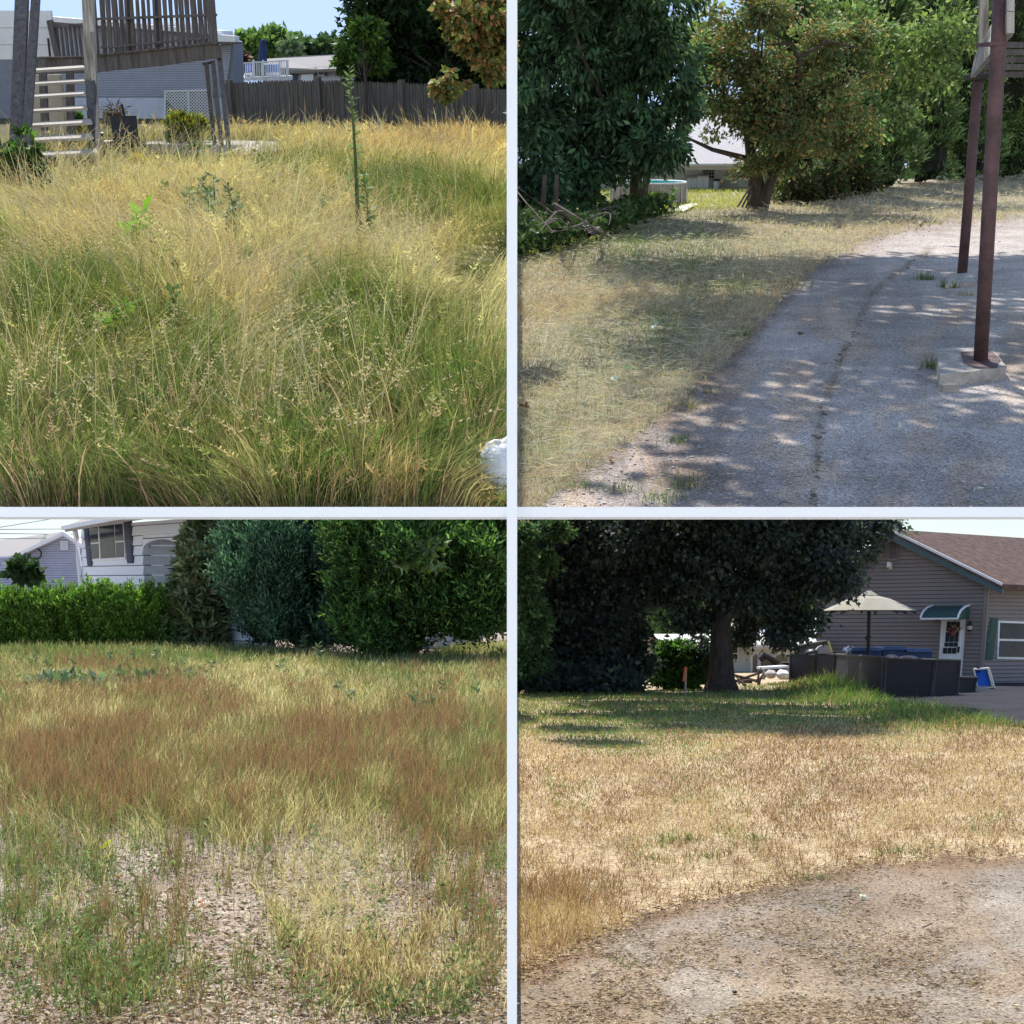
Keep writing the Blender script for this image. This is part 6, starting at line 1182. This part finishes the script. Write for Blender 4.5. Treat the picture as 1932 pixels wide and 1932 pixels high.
m_ = MB(); m_.add(vs, fs_); m_.add([v_ + V_((0, 0, -.03)) for v_ in vs], [tuple(reversed(f)) for f in fs_]); part('canopy', m_, M_UMB, pu)
part('vent', MB().tube([tp + V_((0, 0, -.05)), tp + V_((0, 0, .08))], [R1 * .2, R1 * .04], 8), M_UMB, pu)
for k in range(nb_): part('rib', MB().tube([tp + V_((0, 0, -.2)), vs[9 + k] + V_((0, 0, -.06))], .035, 5), M_BLACK, pu)
part('pole', MB().tube([L.W(1637, 1300, Yp_), L.W(1640, 1122, Yp_)], .055, 8), M_BLACK, pu); part('crank', MB().tube([L.W(1633, 1206, Yp_ - .1), L.W(1641, 1199, Yp_ - .1)], .05, 6), M_BLACK, pu)
M_BIN = mat('navy_bin_plastic', (.03, .06, .16), .5, .15)
for x0, x1, y0, l in ((1605, 1665, 1222, 'left navy plastic bin behind the screen, partly behind the umbrella pole'), (1665, 1712, 1220, 'middle blue lidded bin behind the screen'), (1710, 1760, 1224, 'right navy bin behind the screen beside the door')):
    t = thing('plastic_bin', l, 'bin', L, L.W((x0 + x1) / 2, 1295, 39.8), 'navy plastic bins on the patio'); part('body', MB().ps(L, [(x0 + 3, 1298), (x1 - 3, 1298), (x1 - 1, y0 + 5), (x0 + 1, y0 + 5)], 39.8, .8), M_BIN, t); part('lid', MB().ps(L, [(x0, y0 + 6), (x1, y0 + 6), (x1 - 3, y0), (x0 + 3, y0)], 39.7, 1.0), mat('blue_lid', (.07, .14, .32), .5, .1), t)
t = thing('kettle_grill', 'black domed kettle grill behind the left screen panels', 'grill', L, L.W(1532, 1290, 44)); part('lid', MB().blob(L.W(1532, 1235, 44), (L.px(15, 44), L.px(15, 44), L.px(11, 44)), 2, 12, 8, 0), M_BLACK, t, smooth=True); part('leg', MB().tube([L.W(1532, 1290, 44), L.W(1532, 1235, 44)], .05, 6), M_BLACK, t)
for x, y, w_, h_, l in ((1555, 1225, 16, 13, 'pale cushioned seat back behind the left panels'), (1588, 1237, 14, 7, 'pale round topped cushion left of the umbrella'), (1683, 1240, 14, 9, 'pale chair top right of the umbrella pole'), (1715, 1241, 20, 7, 'pale chair top in front of the right blue bin')):
    t = thing('patio_chair', l, 'chair', L, L.W(x, 1290, 38.6 if x > 1600 else 43.4), 'pale patio chairs behind the screen'); Y_ = 38.6 if x > 1600 else 43.4
    pts = [(x - w_, y + h_ + 6)] + [(x - w_ * math.cos(a), y + h_ * .4 - h_ * math.sin(a)) for a in np.linspace(0, math.pi, 8)] + [(x + w_, y + h_ + 6)]; part('backrest', MB().ps(L, pts, Y_, .15), mat('oatmeal_cushion', (.42, .39, .38), .9, .08), t); part('seat', MB().ps(L, [(x - w_, 1268), (x + w_, 1268), (x + w_, 1274), (x - w_, 1274)], Y_ - .4, .5), M_TAUPE, t)
    for dx in (-w_ + 1, w_ - 1): part('leg', MB().tube([L.W(x + dx, 1292, Y_), L.W(x + dx, y + h_, Y_)], .035, 5), M_BLACK, t)
t = thing('gas_grill', 'small steel cylinder grill left of the umbrella pole', 'grill', L, L.W(1607, 1285, 40.2)); part('body', MB().tube([L.W(1604, 1232, 40.2), L.W(1604, 1222, 40.2), L.W(1604, 1218, 40.2)], [L.px(9, 32), L.px(9, 32), L.px(5, 32)], 12), M_STEEL, t); part('stand', MB().box(L.W(1604, 1262, 40.2), (.2, .2, .9)), M_BLACK, t)
solo('broom', MB().tube([L.W(1569, 1230, 41.2), L.W(1563, 1210, 41.4)], .035, 6), mat('pale_yellow_wood', (.5, .45, .15), .7), L, 'pale yellow broom handle leaning on the wall behind the screen', 'broom', L.W(1569, 1230, 41.2))
# blue folded chair and doorstop block
t = thing('folded_chair', 'bright blue folding camp chair folded against the house corner', 'chair', L, L.G(1860, 1300)); Yc2 = L.G(1860, 1300).y - .2; M_BLUE = mat('bright_blue_fabric', (.02, .13, .62), .6, .1)
part('seat_fabric', MB().ps(L, [(1838, 1263), (1862, 1262), (1871, 1293), (1844, 1296)], Yc2, .08), M_BLUE, t)
part('headrest', MB().ps(L, [(1843, 1259), (1849, 1259), (1850, 1269), (1844, 1269)], Yc2 - .06, .06), M_NAVY, t)
for a, b in (((1837, 1263), (1844, 1298)), ((1863, 1262), (1872, 1296)), ((1866, 1262), (1876, 1299)), ((1844, 1298), (1873, 1297)), ((1837, 1263), (1866, 1261))): part('frame_tube', MB().tube([L.W(*a, Yc2 - .04), L.W(*b, Yc2 - .04)], .035, 6), M_STEEL, t)
part('strap', MB().ps(L, [(1854, 1296), (1866, 1295), (1866, 1299), (1855, 1300)], Yc2 - .05, .06), mat('yellow_strap', (.45, .36, .1), .8), t)
c = L.G(1850, 1306); solo('concrete_wedge', MB().ext([c + V_((-.25, 0, 0)), c + V_((.5, 0, 0)), c + V_((-.2, 0, .22))], [c + V_((-.25, .5, 0)), c + V_((.5, .5, 0)), c + V_((-.2, .5, .22))]), M_CONC, L, 'small concrete wedge on the asphalt at the house corner', 'splash block', c)
# white house behind, shed, bush, stake ----------------------------------------------------------
Yw2 = 56.0
h2 = thing('white_porch_house', 'white sided house with arched porch behind the big maple', 'house', L, L.W(1440, 1270, Yw2))
M_PALE = mat('cream_siding', (.72, .74, .66), .7, .04)
part('wall', MB().ps(L, [(1225, 1290), (1417, 1290), (1417, 1216), (1225, 1216)], Yw2 + .06, .4), M_PALE, h2)
sd_ = MB()
for k in range(26): y0 = 1284 - k * 2.9; f = [L.W(1226, y0, Yw2), L.W(1417, y0, Yw2), L.W(1417, y0 - 2.5, Yw2 + .05), L.W(1226, y0 - 2.5, Yw2 + .05)]; sd_.ext(f, [p + V_((0, .05, 0)) for p in f]) if y0 > 1219 else None
part('siding', sd_, M_PALE, h2, kind='stuff')
part('porch_back_wall', MB().ps(L, [(1417, 1290), (1560, 1290), (1560, 1216), (1417, 1216)], Yw2 + 2.4, .3), mat('cream_inner', (.62, .6, .48), .8, .05), h2)
part('frieze', MB().ps(L, [(1417, 1232), (1560, 1232), (1560, 1217), (1417, 1217)], Yw2, .3), M_PALE, h2)
for x0, x1 in ((1420, 1432), (1434, 1460), (1462, 1490)):
    pts = [(x0, 1230)] + [(x0 + (x1 - x0) * (.5 - .5 * math.cos(a)), 1244 - 10 * math.sin(a)) for a in np.linspace(0, math.pi, 9)] + [(x1, 1230)]; part('arch', MB().ps(L, pts, Yw2 - .02, .25), M_WHITE, h2)
for x in (1418, 1433.5, 1461, 1491): part('porch_post', MB().ps(L, [(x - 2, 1288), (x + 2, 1288), (x + 2, 1236), (x - 2, 1236)], Yw2 - .05, .3), M_WHITE, h2)
f = [L.W(1225, 1217, Yw2 - .5), L.W(1560, 1217, Yw2 - .5), L.W(1560, 1196, Yw2 + 5), L.W(1225, 1196, Yw2 + 5)]; part('roof', MB().ext(f, [p + V_((0, 0, -.15)) for p in f]), mat('pale_roof', (.55, .53, .5), .9, .1, 20, .3), h2)
part('gutter', MB().bar(L, (1225, 1218), (1560, 1218), 4, Yw2 - .55), M_WHITE, h2)
window(Fac(L, L.W(1300, 1280, Yw2), L.W(1420, 1280, Yw2)), [(1371, 1221), (1393, 1221), (1393, 1246), (1371, 1246)], h2, [[(1373, 1223), (1391, 1223), (1391, 1232), (1373, 1232)], [(1373, 1234), (1391, 1234), (1391, 1244), (1373, 1244)]])
f = [L.W(1395, 1204, Yw2 + 12), L.W(1545, 1204, Yw2 + 12), L.W(1545, 1166, Yw2 + 16), L.W(1395, 1166, Yw2 + 16)]; r3 = thing('far_blue_roof', 'pale blue lit roof of a farther house above the porch house', 'house', L, L.W(1470, 1275, Yw2 + 12)); part('roof', MB().ext(f, [p + V_((0, 0, -.2)) for p in f]), mat('blue_white_roof', (.5, .55, .75), .6, .1), r3); part('wall', MB().ps(L, [(1398, 1275), (1545, 1275), (1545, 1203), (1398, 1203)], Yw2 + 12.5, .3), M_PALE, r3)
for nm, x, y, r_, cl, l in (('garden_cart', 1470, 1262, 10, M_BLACK, 'black wheelbarrow frame tipped up on the porch'),):
    t = thing(nm, l, 'wheelbarrow', L, L.W(1455, 1275, Yw2 - 1)); part('frame', MB().tube([L.W(1441, 1246, Yw2 - 1), L.W(1436, 1241, Yw2 - 1), L.W(1440, 1235, Yw2 - 1), L.W(1455, 1243, Yw2 - 1), L.W(1468, 1252, Yw2 - 1)], .12, 6), M_BLACK, t); part('tray', MB().ps(L, [(1438, 1252), (1462, 1250), (1468, 1262), (1445, 1264)], Yw2 - 1, .4), M_TPGAP, t)
solo('white_bag', MB().blob(L.W(1477, 1273, 43), (L.px(11, 43), .5, L.px(9, 43)), 4, 12, 8, .12), M_WHITE, L, 'bulging white plastic bag left of the screen panels', 'bag', L.W(1477, 1280, 43), smooth=True)
solo('grey_bag', MB().blob(L.W(1454, 1272, 43), (L.px(9, 43), .5, L.px(8, 43)), 6, 12, 8, .15), M_CONC, L, 'rumpled grey bag beside the white bag', 'bag', L.W(1454, 1280, 43), smooth=True)
t = thing('folding_table', 'grey plastic folding table left of the screen panels', 'table', L, L.W(1465, 1280, 43.5)); part('tabletop', MB().ps(L, [(1438, 1259), (1489, 1256), (1489, 1260), (1438, 1263)], 43.5, 1), M_WHITEW, t); [part('leg', MB().tube([L.W(x, 1282, 43.8), L.W(x, 1259, 43.8)], .05, 5), M_STEEL, t) for x in (1441, 1486)]
Ysd = 47.0; sdh = thing('garden_shed', 'beige garden shed in the shade under the left trees', 'shed', L, L.W(1200, 1295, Ysd))
part('wall', MB().ps(L, [(1160, 1298), (1242, 1298), (1243, 1216), (1226, 1197), (1160, 1230)], Ysd, .6), mat('beige_wall', (.4, .34, .26), .85, .1), sdh); part('roof', MB().bar(L, (1222, 1192), (1254, 1220), 5, Ysd - .3, None, 2), M_BLACK, sdh); part('corner_board', MB().ps(L, [(1239, 1298), (1243, 1298), (1243, 1216), (1239, 1214)], Ysd - .05, .1), M_BARKG, sdh)
GB = [(.13, .26, .05), (.08, .17, .04), (.04, .08, .025)]
def brush(name, label, blobs, n, per, lf, cols, base, cat='tree', lobes=True, trunk=None, xlim=XR, **kw):
    t = thing(name, label, cat, L, base); (v, q, t3, k), C = crown(L, blobs, n, per, lf, lf * .7, cols, lobes=lobes, xlim=xlim, **kw); part('crown', npmesh('crown', v, q, t3, k), M_LEAF, t)
    mb = MB()
    if trunk: mb.tube(*trunk); limbs(mb, V_(trunk[0][-1]), C[(np.abs(C[:, 1] - trunk[0][-1].y) < 2.2) & (C[:, 1] > trunk[0][-1].y - .6)], 34, trunk[1][-1] * .32)
    else: limbs(mb, V_(base), C, 10, .06)
    part('trunk', mb, M_BARK, t); return t
Yb_ = L.G(1275, 1300).y
brush('lilac_bush', 'rounded sunlit green bush left of the big maple trunk', [(1275, 1240, Yb_, 34, 28), (1270, 1275, Yb_, 36, 24), (1300, 1270, Yb_, 22, 30)], 170, 30, .2, GB, L.G(1275, 1300), 'bush', spread=.4, zmin=.05)
t = thing('survey_stake', 'wooden survey stake tied with an orange ribbon', 'stake', L, L.G(1293, 1313)); part('stake', MB().bar(L, (1293, 1314), (1295, 1260), 3.2, L.G(1293, 1313).y, None, .08), M_WOODL, t); part('ribbon', MB().bar(L, (1290, 1286), (1294, 1258), 4.5, L.G(1293, 1313).y - .06, None, .04), mat('orange_ribbon', (.7, .16, .05), .6, .05), t)
Yt_ = L.G(1360, 1304).y
DM = [(.08, .1, .095), (.1, .135, .09), (.06, .08, .08)]  # leaves greyed and lightened, backlit haze painted into their colour
bl = [(1200, 1010, Yt_, 110, 60), (1330, 1020, Yt_, 120, 70), (1450, 1010, Yt_, 110, 70), (1560, 1020, Yt_, 100, 60), (1650, 985, Yt_, 50, 20), (1300, 1100, Yt_, 80, 50), (1410, 1110, Yt_, 80, 50), (1510, 1090, Yt_, 70, 50), (1570, 1080, Yt_ - 1, 50, 50), (1500, 1170, Yt_, 50, 26), (1310, 1165, Yt_, 40, 24), (1420, 1160, Yt_ + 1.5, 40, 26), (1318, 1235, Yt_ + 1.5, 20, 40), (1398, 1195, Yt_ + 1.5, 20, 22), (1150, 880, Yt_ - 3, 150, 36), (1330, 860, Yt_ - 5, 150, 40), (1480, 860, Yt_ - 6, 130, 40), (1620, 870, Yt_ - 6, 100, 36), (1350, 820, Yt_ - 9, 170, 44), (1200, 840, Yt_ - 7, 130, 40), (1520, 830, Yt_ - 10, 130, 40), (1640, 840, Yt_ - 9, 90, 40), (1420, 790, Yt_ - 12, 150, 40), (1600, 880, Yt_ + 6, 110, 40), (1690, 890, Yt_ + 4, 70, 30), (1130, 830, Yt_ - 8, 130, 44), (1230, 800, Yt_ - 11, 120, 40), (1480, 1200, Yt_, 34, 16), (1350, 940, Yt_, 200, 60), (1550, 945, Yt_, 120, 50), (1240, 1080, Yt_, 60, 60)]
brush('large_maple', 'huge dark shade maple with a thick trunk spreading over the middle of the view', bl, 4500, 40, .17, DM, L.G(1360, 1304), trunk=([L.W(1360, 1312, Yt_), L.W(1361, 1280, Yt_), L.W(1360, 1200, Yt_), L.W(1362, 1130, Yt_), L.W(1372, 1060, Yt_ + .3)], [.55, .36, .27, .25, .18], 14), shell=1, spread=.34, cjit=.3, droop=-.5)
bl = [(1010, 1010, 38, 60, 60), (1090, 1020, 38, 70, 70), (1060, 1110, 38, 70, 70), (1140, 1120, 38, 60, 70), (1100, 1200, 38, 80, 60), (1170, 1210, 38.4, 50, 50), (1050, 1250, 38, 60, 40), (1130, 1260, 38, 60, 34), (1020, 950, 38, 80, 40), (1180, 1160, 38.5, 40, 50), (1200, 1250, 38.5, 34, 26)]
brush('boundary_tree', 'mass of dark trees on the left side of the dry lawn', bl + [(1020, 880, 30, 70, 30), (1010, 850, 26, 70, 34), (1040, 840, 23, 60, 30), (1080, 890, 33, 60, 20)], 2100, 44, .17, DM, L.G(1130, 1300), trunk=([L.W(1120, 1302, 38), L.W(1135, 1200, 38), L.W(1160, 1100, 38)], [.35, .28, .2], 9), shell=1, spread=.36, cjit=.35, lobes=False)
bl = [(985, 1020, 36, 26, 44), (985, 1100, 36, 30, 50), (1000, 1180, 36, 34, 50), (1000, 1250, 36, 36, 34), (1050, 1000, 36.5, 30, 20), (1030, 1060, 36.5, 20, 20)]
brush('edge_tree', 'sunlit lighter green tree at the left edge of the dry lawn', bl, 600, 40, .15, [(.12, .22, .09), (.18, .3, .12), (.07, .13, .06)], L.G(995, 1293), shell=1, spread=.4, cjit=.3)
brush('low_undergrowth', 'shaded low bushes at the foot of the dark trees', [(1060, 1275, 37, 60, 20), (1150, 1285, 37, 60, 16), (1320, 1280, 44, 24, 22), (1010, 1272, 36.5, 40, 22)], 260, 30, .2, DM, L.G(1080, 1297), 'bush', zmin=.03, spread=.4)
part_t = thing('pale_back_trees', 'sunlit pale tree tops glimpsed through gaps behind the big maple', 'tree', L, L.W(1290, 1270, 70))
(v, q, t3, k), _ = crown(L, [(1280, 1180, 70, 60, 50), (1480, 1150, 74, 60, 30), (1240, 1150, 70, 30, 60)], 160, 26, .5, .35, [(.22, .32, .12), (.16, .24, .1)], spread=.4); part('crown', npmesh('crown', v, q, t3, k), M_LEAF, part_t)
# dead leafless pile by the trunk
t = thing('stick_pile', 'low heap of sticks right of the big maple trunk', 'branches', L, L.G(1410, 1290))
for i in range(10): mb = MB(); a = L.G(random.uniform(1385, 1440), random.uniform(1284, 1294), .05); twig(mb, a, a + V_((random.uniform(-2, 2), random.uniform(-.5, .5), random.uniform(0, .5))), .05); part('branch', mb, M_BARK, t)
# grass ---------------------------------------------------------------------------
gt = [(966, 1292), (1046, 1296), (1185, 1308), (1300, 1302), (1380, 1296), (1480, 1288), (1560, 1290), (1650, 1318), (1720, 1335), (1800, 1350), (1893, 1362), (1990, 1372)]
def br_grass(n, y0, y1, seed, dn=None):
    px, py, P = scatter(L, n, 966, 1932, y0, y1, dn, seed); k = (P[:, 0] > .01) & (py > line_y(px, gt)) & (py < line_y(px, de) + (fbm(px, py, 30, 801) - .5) * 40 + rng.normal(0, 5, len(px)) - 2); px, py, P = px[k], py[k], P[k]
    grn = 1.5 * sm(-py, -1405, -1330) + .5 * ell(px, py, 1180, 1390, 120, 30) + .8 * ell(px, py, 1780, 1350, 160, 22) * (py < line_y(px, gt) + 34) + .22 * sm(fbm(px, py, 60, 111), .5, .65) + .9 * ell(px, py, 1560, 1310, 110, 30) - .5 * ell(px, py, 1000, 1420, 60, 20)
    brn = 1.5 * sm(fbm(px, py * 2.6, 190, 113), .44, .56) * (py > 1370) + .5 * sm(py, 1560, 1680) * (1 - ell(px, py, 1050, 1720, 110, 60)) + .3; org = .5 * sm(fbm(px, py * 2.5, 140, 117), .45, .6) + 1.2 * ell(px, py, 1050, 1720, 110, 65) + .5 * ell(px, py, 1600, 1400, 300, 40) + .35
    cover = np.clip(1.1 - .6 * sm(py, 1450, 1650) - .4 * (fbm(px, py * 1.6, 34, 119) > .55) * (py > 1420) + .6 * ell(px, py, 1050, 1720, 110, 70), .1, 1); k = rng.random(len(px)) < cover; px, py, P, grn, brn, org = px[k], py[k], P[k], np.clip(grn[k], 0, 2), brn[k], org[k]; n = len(px)
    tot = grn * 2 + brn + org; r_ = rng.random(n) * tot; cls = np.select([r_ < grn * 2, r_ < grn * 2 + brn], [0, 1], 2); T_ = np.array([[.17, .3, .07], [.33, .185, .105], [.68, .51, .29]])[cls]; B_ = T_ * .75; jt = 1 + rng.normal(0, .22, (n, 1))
    H = (.032 + .035 * rng.random(n)) * (1 + 1.3 * ell(px, py, 1050, 1720, 100, 60) + 4.5 * ell(px, py, 1590, 1305, 90, 22) + 2.5 * ell(px, py, 1780, 1350, 140, 24)) * (1 + .9 * sm(-py, -1440, -1330)) * (1 + .5 * (cls == 1) * (py > 1600))
    return blades(P, H, np.maximum(.0032, P[:, 1] * .00042) * (.8 + .5 * rng.random(n)), rng.normal(0, .6, (n, 2)) + [.1, -.1], (B_ * jt).clip(.01, .8), (T_ * jt).clip(.01, .85), .8)
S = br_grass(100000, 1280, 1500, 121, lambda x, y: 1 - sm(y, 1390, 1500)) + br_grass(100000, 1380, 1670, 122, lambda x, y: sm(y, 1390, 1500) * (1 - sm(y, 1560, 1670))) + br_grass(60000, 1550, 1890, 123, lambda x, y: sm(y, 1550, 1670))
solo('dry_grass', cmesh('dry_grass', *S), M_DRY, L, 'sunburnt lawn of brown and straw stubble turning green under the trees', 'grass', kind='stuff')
debris('straw_thatch', 'flat dead straw lying between the stubble', L, 30000, (967, 1932, 1370, 1860), M_DRY, [(.62, .5, .32), (.5, .36, .2), (.3, .19, .12), (.7, .62, .45)], .06, .012, lambda x, y: (y < line_y(x, de) + 6) * sm(y, 1370, 1470), 125, .004)
for x, y, n, h, l in ((1240, 1625, 24, .09, 'small green tuft highest of the group in the left dry lawn'), (1262, 1590, 40, .1, 'yellow green tuft in the middle of the dry lawn'), (1300, 1588, 40, .12, 'green leafy tuft right of the yellow green tuft'), (1420, 1585, 40, .1, 'dark green tuft in the centre of the dry lawn'), (1335, 1620, 30, .1, 'dark weed tuft below the centre tufts'), (1690, 1612, 60, .1, 'bright green tuft near the driveway edge at the right'), (1535, 1665, 40, .12, 'dark dry tuft hanging over the driveway edge'), (1180, 1830, 20, .1, 'single dark tuft growing on the driveway')):
    tuft('grass_tuft', l, L, x, y, n, h, [(.12, .2, .06), (.2, .26, .08)], spread=.07)
# low white walls closing the steps between neighbouring lots
mb = MB(); mb.ext([V_((-.02, L0, -.02)), V_((-.02, 46, -.02)), V_((-.02, 46, -2.2)), V_((-.02, L0, -.35))], [V_((.02, L0, -.02)), V_((.02, 46, -.02)), V_((.02, 46, -2.2)), V_((.02, L0, -.35))])
solo('boundary_wall', mb, M_FRM, TL, 'thin white retaining wall between the tall grass yard and the mown slope', 'wall')
mb = MB(); mb.ext([V_((-.015, 5.0, .0)), V_((-.015, 60, .0)), V_((-.015, 60, -3)), V_((-.015, 5.0, -.6))], [V_((.015, 5.0, .0)), V_((.015, 60, .0)), V_((.015, 60, -3)), V_((.015, 5.0, -.6))])
solo('boundary_wall', mb, M_FRM, BL, 'thin white retaining wall between the weedy front yard and the dry lawn', 'wall')
